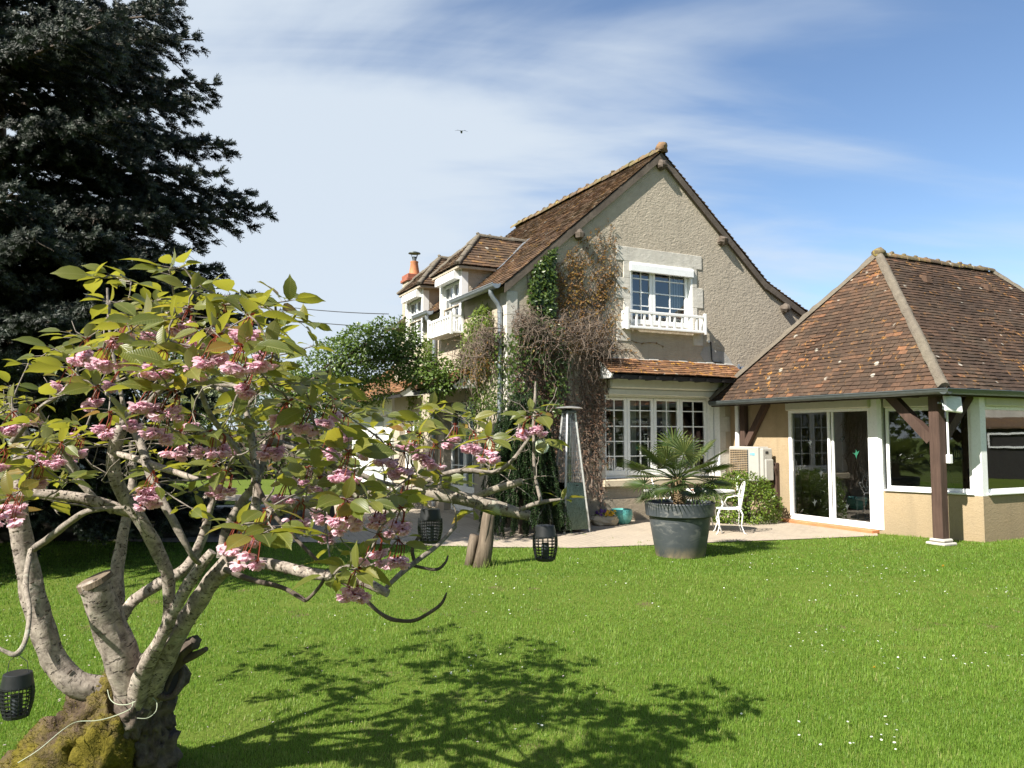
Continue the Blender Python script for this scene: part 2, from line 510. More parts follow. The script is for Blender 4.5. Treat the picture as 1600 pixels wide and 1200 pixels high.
M['petal'] = m_leaf('petal', [(0.0, (0.72,0.42,0.53)), (0.5, (0.86,0.62,0.71)), (1.0, (0.92,0.81,0.86))], 0.5, (0.88,0.56,0.70), 0.6, 0.2)
M['calyx'] = m_leaf('calyx', [(0.0, (0.16,0.025,0.02)), (1.0, (0.34,0.09,0.04))], 0.25, (0.5,0.1,0.05), 0.6, 0.2)
M['ivy_leaf'] = m_leaf('ivy_leaf', [(0.0, (0.025,0.05,0.012)), (0.5, (0.06,0.10,0.02)), (1.0, (0.14,0.19,0.035))], 0.3, (0.22,0.32,0.04), 0.35, 0.5)
M['lime_leaf'] = m_leaf('lime_leaf', [(0.0, (0.06,0.10,0.015)), (0.5, (0.13,0.19,0.03)), (1.0, (0.22,0.25,0.05))], 0.4, (0.32,0.42,0.05), 0.4, 0.4)
M['bronze_leaf'] = m_leaf('bronze_leaf', [(0.0, (0.12,0.055,0.02)), (0.5, (0.22,0.12,0.03)), (1.0, (0.26,0.20,0.05))], 0.3, (0.40,0.24,0.05), 0.5, 0.3)
M['dead_leaf'] = m_leaf('dead_leaf', [(0.0, (0.085,0.042,0.026)), (0.5, (0.15,0.088,0.055)), (1.0, (0.23,0.16,0.105))], 0.15, (0.3,0.14,0.06), 0.7, 0.2)
M['shrub_leaf'] = m_leaf('shrub_leaf', [(0.0, (0.04,0.075,0.014)), (0.5, (0.095,0.155,0.027)), (1.0, (0.18,0.25,0.05))], 0.3, (0.18,0.28,0.03), 0.4, 0.45)
M['box_leaf'] = m_leaf('box_leaf', [(0.0, (0.05,0.09,0.012)), (0.5, (0.115,0.18,0.024)), (1.0, (0.23,0.30,0.045))], 0.3, (0.22,0.36,0.03), 0.35, 0.5)
M['palm_leaf'] = m_leaf('palm_leaf', [(0.0, (0.02,0.04,0.012)), (0.5, (0.05,0.085,0.022)), (1.0, (0.14,0.16,0.045))], 0.22, (0.22,0.28,0.04), 0.38, 0.5)
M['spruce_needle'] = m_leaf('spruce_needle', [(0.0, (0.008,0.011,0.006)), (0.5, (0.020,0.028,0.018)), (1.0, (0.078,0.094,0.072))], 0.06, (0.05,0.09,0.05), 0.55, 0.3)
M['conifer_needle'] = m_leaf('conifer_needle', [(0.0, (0.012,0.028,0.010)), (0.5, (0.028,0.055,0.018)), (1.0, (0.055,0.10,0.028))], 0.08, (0.08,0.14,0.04), 0.5, 0.3)
M['far_leaf'] = m_leaf('far_leaf', [(0.0, (0.03,0.05,0.015)), (0.5, (0.06,0.09,0.025)), (1.0, (0.12,0.15,0.05))], 0.3, (0.2,0.26,0.06), 0.5, 0.3)
M['willow_leaf'] = m_leaf('willow_leaf', [(0.0, (0.20,0.24,0.14)), (1.0, (0.36,0.40,0.27))], 0.3, (0.4,0.46,0.25), 0.6, 0.2)
M['grass'] = m_leaf('grass', [(0.0, (0.062,0.128,0.015)), (0.4, (0.132,0.236,0.028)), (0.75, (0.212,0.318,0.047)), (1.0, (0.38,0.36,0.14))], 0.38, (0.32,0.55,0.06), 0.5, 0.3)

def m_bark(name, c1, c2, lent=True, lich=0.3, sc=1.0):
    m, t, b = new_mat(name)
    v = coords(t)
    n = nz(t, v, 14*sc, 6, 0.7, 0.5)
    c = ramp(t, n, [(0.3, c1), (0.68, c2)])
    h = n
    if lent:
        uvv = coords(t, 'UV', (13, 75, 1))
        ln = nz(t, uvv, 1.0, 3, 0.5)
        mask = mth(t, 'MULTIPLY', mrange(t, ln, 0.585, 0.63), mrange(t, nz(t, v, 7*sc, 3), .40, .55))
        c = mixrgb(t, mth(t, 'MULTIPLY', mask, 0.85), c, tuple(x*0.16 for x in c1))
        h = mth(t, 'SUBTRACT', mth(t, 'MULTIPLY', n, 0.6), mth(t, 'MULTIPLY', mask, 0.5))
    l = nz(t, v, 5*sc, 4, 0.7)
    c = mixrgb(t, mrange(t, l, 0.58, 0.68, 0, lich), c, (0.40, 0.41, 0.33))
    lk(t, c, b.inputs['Base Color']); b.inputs['Roughness'].default_value = 0.85
    b.inputs['Specular IOR Level'].default_value = 0.25
    bump(t, b, h, 0.7, 0.012)
    return m
M['cherry_bark'] = m_bark('cherry_bark', (0.070, 0.054, 0.044), (0.43, 0.37, 0.315), True, 0.3, 1.5)
M['twig_bark'] = m_bark('twig_bark', (0.10, 0.085, 0.072), (0.30, 0.26, 0.22), False, 0.55, 2.5)
M['lichen_bark'] = m_bark('lichen_bark', (0.12, 0.10, 0.08), (0.33, 0.29, 0.24), True, 0.9, 2.0)
M['dark_bark'] = m_bark('dark_bark', (0.045, 0.035, 0.028), (0.12, 0.095, 0.075), False, 0.1)
M['vine_bark'] = m_bark('vine_bark', (0.085, 0.062, 0.048), (0.24, 0.19, 0.15), False, 0.1)
def m_moss():
    m, t, b = new_mat('mossy_bark')
    v = coords(t)
    n = nz(t, v, 9, 6, 0.75, 0.4); n2 = nz(t, v, 3.2, 5, 0.7)
    f = nz(t, v, 70, 4, 0.7)
    bark = ramp(t, n, [(0.3, (0.035,0.025,0.017)), (0.7, (0.17,0.125,0.085))])
    mosc = ramp(t, f, [(0.3, (0.070,0.062,0.010)), (0.7, (0.19,0.155,0.025))])
    c = mixrgb(t, mrange(t, n2, 0.40, 0.56), bark, mosc)
    lk(t, c, b.inputs['Base Color']); b.inputs['Roughness'].default_value = 0.95
    b.inputs['Specular IOR Level'].default_value = 0.1
    bump(t, b, mth(t, 'ADD', n, mth(t, 'MULTIPLY', f, 0.5)), 0.9, 0.03)
    return m
M['moss'] = m_moss()
M['moss_tuft'] = m_leaf('moss_tuft', [(0.0, (0.06,0.055,0.010)), (0.5, (0.13,0.11,0.018)), (1.0, (0.24,0.20,0.035))], .25, (.3,.26,.04), .8, .1)
M['rough_bark'] = m_bark('rough_bark', (0.035, 0.027, 0.022), (0.15, 0.118, 0.092), False, 0.15, 1.3)
def m_ground(name, c, sc=3.0):
    m, t, b = new_mat(name)
    v = coords(t)
    a = nz(t, v, sc*0.12, 5, 0.6); d = nz(t, v, sc*6, 5, 0.7)
    col = ramp(t, a, [(0.35, c[0]), (0.6, c[1])])
    col = mixrgb(t, mrange(t, d, 0.35, 0.65, 0.5, 0.0), col, c[2])
    sp_ = nz(t, v, sc*.6, 4, .6)
    col = mixrgb(t, mrange(t, sp_, .62, .70, 0, .8), col, (.13,.095,.055))
    lk(t, col, b.inputs['Base Color']); b.inputs['Roughness'].default_value = 1.0
    b.inputs['Specular IOR Level'].default_value = 0.05
    bump(t, b, d, 0.6, 0.03)
    return m
M['lawn_soil'] = m_ground('lawn_soil', ((0.09,0.135,0.02), (0.12,0.165,0.028), (0.06,0.075,0.018)))
def m_paving():
    m, t, b = new_mat('paving')
    v = coords(t)
    br = N(t, 'ShaderNodeTexBrick'); br.inputs['Scale'].default_value = 1.0
    br.inputs['Brick Width'].default_value = 0.20; br.inputs['Row Height'].default_value = 0.11
    br.inputs['Mortar Size'].default_value = 0.008
    br.inputs['Color1'].default_value = (0.40,0.335,0.26,1); br.inputs['Color2'].default_value = (0.32,0.27,0.215,1)
    br.inputs['Mortar'].default_value = (0.22,0.185,0.14,1)
    mpv = coords(t, rot=(0,0,R(70)))
    lk(t, mpv, br.inputs['Vector'])
    n = nz(t, v, 1.2, 5, 0.65); f = nz(t, v, 45, 4, 0.7)
    c = mixrgb(t, mrange(t, n, 0.36, 0.60, 0.1, 0.85), br.outputs['Color'], (0.40,0.338,0.258))
    c = mixrgb(t, mrange(t, f, 0.3, 0.6, 0.5, 0.0), c, (0.26,0.215,0.155))
    lk(t, c, b.inputs['Base Color']); b.inputs['Roughness'].default_value = 0.95
    bump(t, b, mth(t, 'ADD', f, mth(t, 'MULTIPLY', br.outputs['Fac'], -0.8)), 0.4, 0.01)
    return m
M['paving'] = m_paving()

# ------------------------------------------------------------------ building helpers
LM = HM @ Matrix.Rotation(R(-90), 4, 'Z')          # left-hand wall: x' = -v, y' = into the house
def wall_panel(mb, xs, top, holes, th, y0=0.0, zb=0.0, back=True):
    """a wall in the frame's x-z plane, real openings with reveals"""
    xs = sorted(set(list(xs) + [h[0] for h in holes] + [h[1] for h in holes]))
    for a, b in zip(xs[:-1], xs[1:]):
        mid = (a+b)/2
        hs = sorted([(h[2], h[3]) for h in holes if h[0] <= mid <= h[1]])
        spans = []; z = zb
        for h0, h1 in hs:
            if h0 > z + 1e-4: spans.append((z, z, h0, h0))
            z = h1
        spans.append((z, z, top(a), top(b)))
        for za, zb_, ta, tb in spans:
            mb.quad((a,y0,za),(b,y0,zb_),(b,y0,tb),(a,y0,ta))
            if back: mb.quad((a,y0+th,za),(a,y0+th,ta),(b,y0+th,tb),(b,y0+th,zb_))
    for x0, x1, z0, z1 in holes:
        mb.quad((x0,y0,z0),(x0,y0,z1),(x0,y0+th,z1),(x0,y0+th,z0))
        mb.quad((x1,y0,z0),(x1,y0+th,z0),(x1,y0+th,z1),(x1,y0,z1))
        mb.quad((x0,y0,z1),(x1,y0,z1),(x1,y0+th,z1),(x0,y0+th,z1))
        mb.quad((x0,y0,z0),(x0,y0+th,z0),(x1,y0+th,z0),(x1,y0,z0))

def window(parent, frame, x0, x1, z0, z1, y, leaves, rows, stile=0.07, cols=2, glass='glass', kick=0.0, mat='white_pvc', name='window'):
    """casement window: outer frame, leaves with stiles, glazing bars; panes as a sub-part"""
    f = MB(frame); g = MB(frame)
    fw = 0.045; d = 0.06
    f.box(x0, x0+fw, y, y+d, z0, z1); f.box(x1-fw, x1, y, y+d, z0, z1)
    f.box(x0+fw, x1-fw, y, y+d, z1-fw, z1); f.box(x0+fw, x1-fw, y, y+d, z0, z0+fw)
    for a, b in zip(leaves[:-1], leaves[1:]):
        ya = y-0.018
        zt = z1-fw-0.004; zb = z0+fw+0.004
        f.bbox(a+.004, a+stile, ya, ya+.055, zb, zt, .006); f.bbox(b-stile, b-.004, ya, ya+.055, zb, zt, .006)
        f.bbox(a+stile, b-stile, ya+.001, ya+.054, zt-.055, zt, .006); f.bbox(a+stile, b-stile, ya+.001, ya+.054, zb, rows[0], .006)
        if kick: f.bbox(a+stile+.05, b-stile-.05, ya-.012, ya, zb+.05, rows[0]-.05, .004)
        px0, px1 = a+stile, b-stile
        for c in range(1, cols):
            xc = px0 + (px1-px0)*c/cols
            f.box(xc-.011, xc+.011, ya+.012, ya+.044, rows[0], zt-.055)
        for zr in rows[1:-1]:
            f.box(px0, px1, ya+.010, ya+.042, zr-.011, zr+.011)
        g.quad((px0, ya+.03, rows[0]), (px1, ya+.03, rows[0]), (px1, ya+.03, zt-.055), (px0, ya+.03, zt-.055))
    w = f.build(name, M[mat], parent)
    g.build('pane', M[glass], w)
    return w

def shutter_box(parent, frame, x0, x1, z0, z1, y0, dep, mat='white_pvc'):
    b = MB(frame)
    b.prism([(x0,y0,z0),(x0,y0-dep,z0),(x0,y0-dep,z1-dep*.55),(x0,y0-dep*.75,z1),(x0,y0,z1)][::-1], (x1-x0,0,0))
    return b.build('shutter_box', M[mat], parent)

def tile_slope(mb, p0, e, s, length, L, Rr, rowh=0.105, tilew=0.17, thick=0.016, skip=None, tint_fn=None, seed=1, jit=1.0, base=True):
    """courses of single flat tiles, each with its own lip and small tilt. p0 = eave corner, e along the eave, s up the slope"""
    q = random.Random(seed)
    p0 = Vector(p0); e = Vector(e).normalized(); s = Vector(s).normalized()
    n = e.cross(s).normalized()
    if n.z < 0: n = -n
    rows = int(length/rowh + 0.5)
    rowh = length/rows
    for i in range(rows):
        s0 = i*rowh; s1 = s0 + rowh
        a0, a1 = L(s0), L(s1); b0, b1 = Rr(s0), Rr(s1)
        lo = min(a0, a1); hi = max(b0, b1)
        if hi - lo < 0.02: continue
        x = math.floor(lo/tilew)*tilew + (0.5*tilew if i % 2 else 0) - tilew + q.uniform(-.01, .01)
        while x < hi:
            w = tilew*q.uniform(0.94, 1.05); xa, xb = x, x + w - 0.006
            x += w
            x0a, x0b = max(xa, a0), min(xb, b0)
            x1a, x1b = max(xa, a1), min(xb, b1)
            if x0b - x0a < 0.004 and x1b - x1a < 0.004: continue
            if x0b < x0a: x0b = x0a = max(min((x0a+x0b)/2, b0), a0)
            if x1b < x1a: x1b = x1a = max(min((x1a+x1b)/2, b1), a1)
            if skip and skip((xa+xb)/2, (s0+s1)/2): continue
            ds = q.uniform(-.006, .006)*jit; h = thick*(1+q.uniform(-.2, .45)*jit); tl = q.uniform(-.004, .004)*jit
            c = p0 + e*((xa+xb)/2) + s*s0
            wv = 0.016*noise.noise(c*0.8)
            def P(xx, ss, hh): return p0 + e*xx + s*ss + n*(hh+wv)
            lift = 0.0035
            pts = [P(x0a, s0+ds, h-tl), P(x0b, s0+ds, h+tl), P(x1b, s1+.012, lift), P(x1a, s1+.012, lift), P(x0a, s0+ds, h-tl-thick), P(x0b, s0+ds, h+tl-thick)]
            tt = tint_fn(c, q) if tint_fn else min(1, max(0, q.gauss(.45, .2)))
            mb.add(pts, [(0,1,2,3), (4,5,1,0), (4,0,3), (1,5,2)], tint=tt)
    if base:
        outl = [p0 + e*L(0) - n*.012, p0 + e*Rr(0) - n*.012, p0 + e*Rr(length) + s*length - n*.012, p0 + e*L(length) + s*length - n*.012]
        mb.add(outl, [(0,1,2,3)], tint=0.0)

def half_caps(mb, p, q, r, step, seed=3, up=(0,0,1), overlap=0.05, bumpy=0.2):
    """half-round ridge tiles laid end over end, with a lump of mortar at each joint"""
    rr = random.Random(seed)
    p = Vector(p); q = Vector(q); d = (q-p); Ln = d.length; d.normalize()
    side = d.cross(Vector(up)).normalized(); upv = side.cross(d).normalized()
    k = max(1, int(Ln/step + .5)); st = Ln/k
    for i in range(k):
        a = p + d*(i*st - overlap*0.4); b = p + d*((i+1)*st + overlap)
        ra = r*(1.0+rr.uniform(-.05,.08)); rb = r*(0.84+rr.uniform(-.05,.05))
        za = rr.uniform(-.012,.012)
        P = []; ns = 9
        for cc, ra_ in ((a, ra), (b, rb)):
            for j in range(ns):
                an = math.pi*(j/(ns-1))*1.16 - math.pi*.08
                P.append(cc + side*(math.cos(an)*ra_) + upv*(math.sin(an)*ra_*.82 + za))
        F = [[j, j+1, ns+j+1, ns+j] for j in range(ns-1)] + [list(range(ns))[::-1]]
        mb.add(P, F, tint=min(1, max(0, rr.gauss(.45, .25))))
        if bumpy:
            mb.blob(a + upv*(r*.74) + side*rr.uniform(-.02,.02), r*rr.uniform(.42,.6), 8, 5, .35, 3, (1.0,1.0,.72), tint=min(1, max(0, rr.gauss(.25, .2))))

# ------------------------------------------------------------------ the country house (frame: u along the gable, v along the left wall)
house = thing('country_house', 'tall beige roughcast country house with steep brown tiled roof, white dormers and creeper', 'house', HOUSE_O, HOUSE_ROT)
AP = (3.58, 7.66); EL = (-0.10, 4.53); KN = (6.45, 5.16); ER = (7.70, 4.55)     # roof outline at the gable
HLEN = 6.75
def roof_z(u):
    if u <= AP[0]: return EL[1] + (u-EL[0])*(AP[1]-EL[1])/(AP[0]-EL[0])
    if u <= KN[0]: return AP[1] + (u-AP[0])*(KN[1]-AP[1])/(KN[0]-AP[0])
    return KN[1] + (u-KN[0])*(ER[1]-KN[1])/(ER[0]-KN[0])
UPW = (2.79, 4.40, 3.92, 5.22); LOW = (2.15, 5.08, 0.83, 2.52)
w = MB(HM)
wall_panel(w, [0, AP[0], KN[0], 7.6], lambda u: roof_z(u)-0.10, [UPW, LOW], 0.32)
# left wall (facing the garden), with openings for dormer windows, a french door and a far window
holesL = [(-3.20, -2.26, 3.86, roof_z(0)-.12), (-5.58, -4.66, 3.86, roof_z(0)-.12), (-3.15, -1.50, 0.06, 2.42), (-6.3, -4.9, 0.85, 2.3)]
wl = MB(LM)
wall_panel(wl, [-HLEN, -0.321], lambda x: roof_z(0)-.10, holesL, 0.32)
w.v += wl.v; n0 = len(w.v) - len(wl.v)
w.f += [[i+n0 for i in f] for f in wl.f]; w.t += wl.t; w.m += wl.m; w.uv += wl.uv
w.quad((0,0,0),(0,0,roof_z(0)-.10),(0,.321,roof_z(0)-.10),(0,.321,0))
# the two walls out of sight, the far gable and ground floor
w.quad((7.6,0,0),(7.6,HLEN,0),(7.6,HLEN,4.46),(7.6,0,4.46))
w.add([(0,HLEN,0),(7.6,HLEN,0),(7.6,HLEN,roof_z(7.6)-.1),(AP[0],HLEN,AP[1]-.1),(0,HLEN,roof_z(0)-.1)], [(0,1,2,3,4)])
w.build('wall', M['roughcast'], house)
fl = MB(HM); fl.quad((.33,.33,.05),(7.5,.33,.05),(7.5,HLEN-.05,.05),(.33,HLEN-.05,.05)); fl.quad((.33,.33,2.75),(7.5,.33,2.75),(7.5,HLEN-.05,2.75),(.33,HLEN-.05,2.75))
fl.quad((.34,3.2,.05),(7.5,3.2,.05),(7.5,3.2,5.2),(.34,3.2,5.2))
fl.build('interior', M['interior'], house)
p = MB(HM)
p.prism([(-.05,-.06,0),(5.36,-.06,0),(5.36,0,0),(0,0,0),(0,1.44,0),(-.05,1.44,0)], (0,0,.44))
p.build('plinth', M['plinth'], house)

# main roof
def tmain(c, q):
    return min(1, max(0, q.gauss(.45, .17) + .35*noise.noise(c*0.9) + (0.18 if q.random() < .04 else 0)))
rf = MB(HM)
es = Vector((AP[0]-EL[0], 0, AP[1]-EL[1])); Ls = es.length
dorm = [(2.72, 0.66), (5.10, 0.66)]
def skipd(x, s):
    u = EL[0] + es.normalized().x*s
    v = x - 0.085
    for vc, hw in dorm:
        if abs(v-vc) < hw-.02 and u < 0.62: return True
    return False
tile_slope(rf, (EL[0]-.06, -.085, EL[1]-.055), (0,1,0), es, Ls+.08, lambda s: 0.0, lambda s: HLEN+.19, 0.115, 0.17, 0.02, skip=skipd, tint_fn=tmain, seed=5, base=False)
er = Vector((AP[0]-KN[0], 0, AP[1]-KN[1]))
tile_slope(rf, (KN[0], -.085, KN[1]), (0,1,0), er, er.length, lambda s: 0.0, lambda s: HLEN+.19, 0.115, 0.17, 0.03, tint_fn=tmain, seed=6, base=False)
er2 = Vector((KN[0]-ER[0]-.1, 0, KN[1]-ER[1]+.05))
tile_slope(rf, (ER[0]+.1, -.085, ER[1]-.05), (0,1,0), er2, er2.length, lambda s: 0.0, lambda s: HLEN+.19, 0.115, 0.17, 0.03, tint_fn=tmain, seed=7, base=False)
roof = rf.build('roof', M['tile_main'], house)
# boarding below the tiles, cut out where the dormers stand
ud = MB(HM); n_ = .035
prev = -.18
cuts = []
for vc, hw in dorm: cuts.append((vc-hw+.03, vc+hw-.03))
edges = [-.07, cuts[0][0], cuts[0][1], cuts[1][0], cuts[1][1], HLEN+.08]
for k in range(5):
    a, b = edges[k], edges[k+1]
    u0 = 0.60 if k in (1, 3) else EL[0]-.02
    ud.quad((u0, a, roof_z(u0)-n_), (AP[0], a, AP[1]-n_), (AP[0], b, AP[1]-n_), (u0, b, roof_z(u0)-n_))
ud.quad((AP[0],-.07,AP[1]-n_),(KN[0],-.07,KN[1]-n_),(KN[0],HLEN+.08,KN[1]-n_),(AP[0],HLEN+.08,AP[1]-n_))
ud.quad((KN[0],-.07,KN[1]-n_),(ER[0]+.06,-.07,ER[1]-n_-.02),(ER[0]+.06,HLEN+.08,ER[1]-n_-.02),(KN[0],HLEN+.08,KN[1]-n_))
ud.build('roof_boarding', M['roof_dark'], roof)
rd = MB(HM)
half_caps(rd, (AP[0], -.12, AP[1]+.0), (AP[0], HLEN+.1, AP[1]+.05), 0.115, 0.36, 9)
rd.blob((AP[0], -.08, AP[1]+.08), 0.13, 10, 7, .35, 3, (1,1,.8), tint=.9)
rd.build('ridge', M['ridge_tile'], house, smooth=True, auto=50)
# barge boards and the ends of the purlins
vb = MB(HM)
def slopebeam(ua, ub, v0, v1, drop, hh):
    a = (ua, v0, roof_z(ua)-drop); b = (ub, v0, roof_z(ub)-drop)
    vb.prism([a, b, (ub, v0, roof_z(ub)-drop-hh), (ua, v0, roof_z(ua)-drop-hh)], (0, v1-v0, 0))
slopebeam(EL[0]+.02, AP[0], -.075, -.015, .03, .17); slopebeam(AP[0]+.002, KN[0], -.073, -.015, .03, .17); slopebeam(KN[0]+.002, ER[0]-.05, -.075, -.015, .03, .15)
vb.build('verge_board', M['verge_wood'], house)
vb = MB(HM)
slopebeam(EL[0]+.02, AP[0], HLEN+.05, HLEN+.1, .03, .17)
vb.build('verge_board', M['verge_wood'], house)
for u in (3.58, 1.55, 5.22, 7.02):
    pb = MB(HM); zc = roof_z(u)-.30
    pb.blob((u, -.05, zc), .105, 9, 7, .35, 3, (1.0, 1.5, 1.0))
    pb.build('purlin', M['verge_wood'], house)

# stone dressings
def stone(x0, x1, z0, z1, pr=.016, nm='quoin_stone'):
    st = MB(HM); st.bbox(x0, x1, -pr, .02, z0, z1, .006); st.build(nm, M['stone'], house)
stone(2.45, 4.66, 5.245, 5.54, .016, 'lintel')
for x0, z0, z1 in ((2.63,4.90,5.243),(2.45,4.47,4.898),(2.63,3.99,4.468),(2.45,3.60,3.988)): stone(x0, UPW[0], z0, z1)
for x1, z0, z1 in ((4.52,4.84,5.243),(4.68,4.41,4.838),(4.52,3.93,4.408),(4.66,3.60,3.928)): stone(UPW[1], x1, z0, z1)
for x1, z0, z1 in ((5.24,2.10,2.5),(5.36,1.78,2.098),(5.24,1.42,1.778),(5.37,1.06,1.418),(5.24,.46,1.058)): stone(LOW[1], x1, z0, z1, .014)
for x0, z0, z1 in ((2.0,1.9,2.5),(1.9,1.40,1.898),(2.0,.84,1.398)): stone(x0, LOW[0], z0, z1, .014)
for k, (z0, z1) in enumerate(((3.95,4.40),(3.42,3.948),(2.9,3.418),(2.3,2.898),(1.6,2.298),(.9,1.598),(.45,.898))):
    ww = .30 if k % 2 else .22
    st = MB(HM); st.bbox(-.016, ww, -.016, ww*1.05 if k % 2 else ww*1.3, z0, z1, .008); st.build('quoin_stone', M['stone'], house)
sl = MB(HM); sl.bbox(2.05, 5.13, -.13, .20, .685, .826, .015); sl.build('window_sill', M['sill_stone'], house)

# upper gable window: frame, panes, roller shutter box, balustrade
wu = window(house, HM, 2.80, 4.39, 3.93, 5.20, .10, [2.845, 3.42, 4.345], [4.08, 4.37, 4.65, 4.93, 5.14], .075)
shutter_box(wu, HM, 2.78, 4.40, 5.05, 5.235, .03, .09)
for a_, b_ in ((4.36, 4.399), (2.792, 2.81)):
    gr = MB(HM); gr.box(a_, b_, -.012, .098, 3.93, 5.045); gr.build('shutter_rail', M['white_pvc'], wu)
cu = MB(HM)
for k in range(9):
    x = 4.02 + k*.035
    cu.box(x, x+.022, .22+.03*(k % 2), .26+.03*(k % 2), 3.95, 5.15)
cu.build('curtain', M['white_paint'], wu)
def balustrade(parent, frame, x0, x1, z0, z1, dep, nb):
    b = MB(frame); y = -dep
    b.bbox(x0, x0+.06, y-.02, y+.04, z0-.03, z1+.06, .008); b.bbox(x1-.06, x1, y-.02, y+.04, z0-.03, z1+.06, .008)
    b.bbox(x0+.06, x1-.06, y-.015, y+.035, z1-.05, z1+.01, .008); b.bbox(x0+.06, x1-.06, y-.015, y+.035, z0, z0+.05, .008)
    for k in range(nb):
        x = x0+.06 + (x1-x0-.12)*(k+1)/(nb+1)
        b.box(x-.022, x+.022, y-.005, y+.025, z0+.05, z1-.05)
    for x in (x0, x1-.05):
        b.box(x+.002, x+.048, y+.041, -.018, z1-.045, z1+.005); b.box(x+.002, x+.048, y+.041, -.018, z0+.005, z0+.045)
        b.box(x+.006, x+.044, -.06, -.02, z0+.046, z1-.046)
        b.box(x+.01, x+.04, y*.55-.015, y*.55+.015, z0+.046, z1-.046)
    b.box(x0+.06, x1-.06, y+.036, -.017, z0+.004, z0+.022)
    return b.build('balustrade', M['white_paint'], parent)
balustrade(house, HM, 2.56, 4.60, 3.84, 4.20, .20, 9)

# ground-floor gable window: four leaves, deep white reveal, sun-blind box, tiled canopy
wd = window(house, HM, 2.16, 5.07, .835, 2.515, .20, [2.205, 2.82, 3.49, 4.175, 4.90], [.995, 1.275, 1.575, 1.88, 2.205, 2.44], .075, kick=0)
rv = MB(HM); rv.box(4.905, 5.02, .12, .199, .836, 2.51); rv.build('side_panel', M['white_pvc'], wd)
for a_, b_ in ((5.055, 5.078), (2.152, 2.175)):
    rv = MB(HM); rv.box(a_, b_, -.02, .19, .832, 2.50); rv.build('shutter_rail', M['white_pvc'], wd)
bx = MB(HM)
bx.bbox(2.22, 5.20, -.14, -.001, 2.63, 2.90, .03); bx.bbox(2.20, 5.14, -.09, -.002, 2.50, 2.628, .02)
bx.build('shutter_box', M['cream_box'], wd)
cu2 = MB(HM)
for x in [2.98+.04*k for k in range(5)] + [3.86+.04*k for k in range(5)]: cu2.box(x, x+.026, .36+.02*(int(x*100) % 2), .39, .9, 2.45)
cu2.build('curtain', M['cream_box'], wd)
cp = MB(HM)
def tawn(c, q): return min(1, max(0, q.gauss(.5, .22) + .2*noise.noise(c*1.7)))
ce = Vector((0, .52, .33))
tile_slope(cp, (1.96, -.54, 2.905), (1,0,0), ce, ce.length, lambda s: 0.0, lambda s: 3.52, 0.085, 0.16, 0.016, tint_fn=tawn, seed=8)
can = cp.build('canopy', M['tile_awning'], house)
cs = MB(HM)
cs.prism([(2.0,-.50,2.885),(2.0,0,3.19),(2.0,0,2.82),(2.0,-.44,2.80)], (.035,0,0), mat=1)
cs.prism([(5.40,-.50,2.885),(5.40,0,3.19),(5.40,0,2.80),(5.40,-.44,2.80)], (.04,0,0), mat=0)
cs.box(2.036, 5.399, -.49, -.45, 2.79, 2.875); 
cs.add([(2.036,-.45,2.86),(5.399,-.45,2.86),(5.399,0,3.13),(2.036,0,3.13)], [(0,1,2,3)])
for k in range(8): cs.box(2.2+k*.42, 2.26+k*.42, -.52, -.02, 2.80, 2.85)
cs.build('canopy_frame', [M['black_wood'], M['white_paint']], can)
fl_ = MB(HM); 
for k in range(14): fl_.bbox(1.98+k*.25, 1.98+k*.25+.255, -.06+.012*(k%3), -.001, 3.185, 3.235+.012*((k*7)%3), .015)
fl_.build('mortar_fillet', M['cement'], can)
# cement repair patch and black cable on the gable
cpatch = MB(HM)
out = [(4.58,-.008,3.42),(4.70,-.008,3.58),(4.86,-.008,3.60),(4.98,-.008,3.52),(5.25,-.008,3.50),(5.45,-.008,3.30),(5.52,-.008,3.0),(5.4,-.008,2.95),(5.2,-.008,3.15),(5.0,-.008,3.28),(4.85,-.008,3.24),(4.68,-.008,3.28)]
cpatch.prism(out, (0,.009,0)); cpatch.build('cement_patch', M['cement'], house)
kb = MB(HM)
kb.tube([(4.80,-.02,3.70),(4.86,-.03,3.69),(4.87,-.03,3.55),(4.88,-.03,3.32),(4.92,-.03,3.27),(5.12,-.03,3.27),(5.2,-.03,3.24),(5.25,-.04,3.12)], .014, 6)
kb.box(4.78, 4.82, -.04, 0, 3.68, 3.73, mat=1)
kb.build('wall_cable', [M['cable'], M['white_pvc']], house)

# gutters and down-pipes on the garden side
def gutter(parent, frame, p, q, r, mat, name='gutter', n=9):
    b = MB(frame); p = Vector(p); q = Vector(q); d = (q-p).normalized(); side = d.cross(Vector((0,0,1))).normalized()
    P = []; k = n
    for c in (p, q):
        for rr in (r, r*.9):
            for j in range(k):
                a = math.pi + math.pi*j/(k-1)
                P.append(c + side*(math.cos(a)*rr) + Vector((0,0,math.sin(a)*rr)))
    F = []
    for j in range(k-1):
        F.append([j, j+1, 2*k+j+1, 2*k+j]); F.append([k+j, 3*k+j, 3*k+j+1, k+j+1])
    for e_ in (0, 2*k):
        F.append([e_+j for j in range(k)])
    F += [[0, 2*k, 3*k, k], [k-1, 2*k-1, 4*k-1, 3*k-1]]
    b.add(P, F)
    b.tube([p + side*r + Vector((0,0,.006)), q + side*r + Vector((0,0,.006))], r*.13, 6)
    b.tube([p - side*r + Vector((0,0,.006)), q - side*r + Vector((0,0,.006))], r*.13, 6)
    return b.build(name, mat, parent, smooth=True, auto=40)
for v0, v1 in ((-.09, 2.04), (3.42, 4.42), (5.80, HLEN+.08)):
    gutter(house, HM, (-.26, v0, 4.50), (-.26, v1, 4.50), .085, M['zinc'])
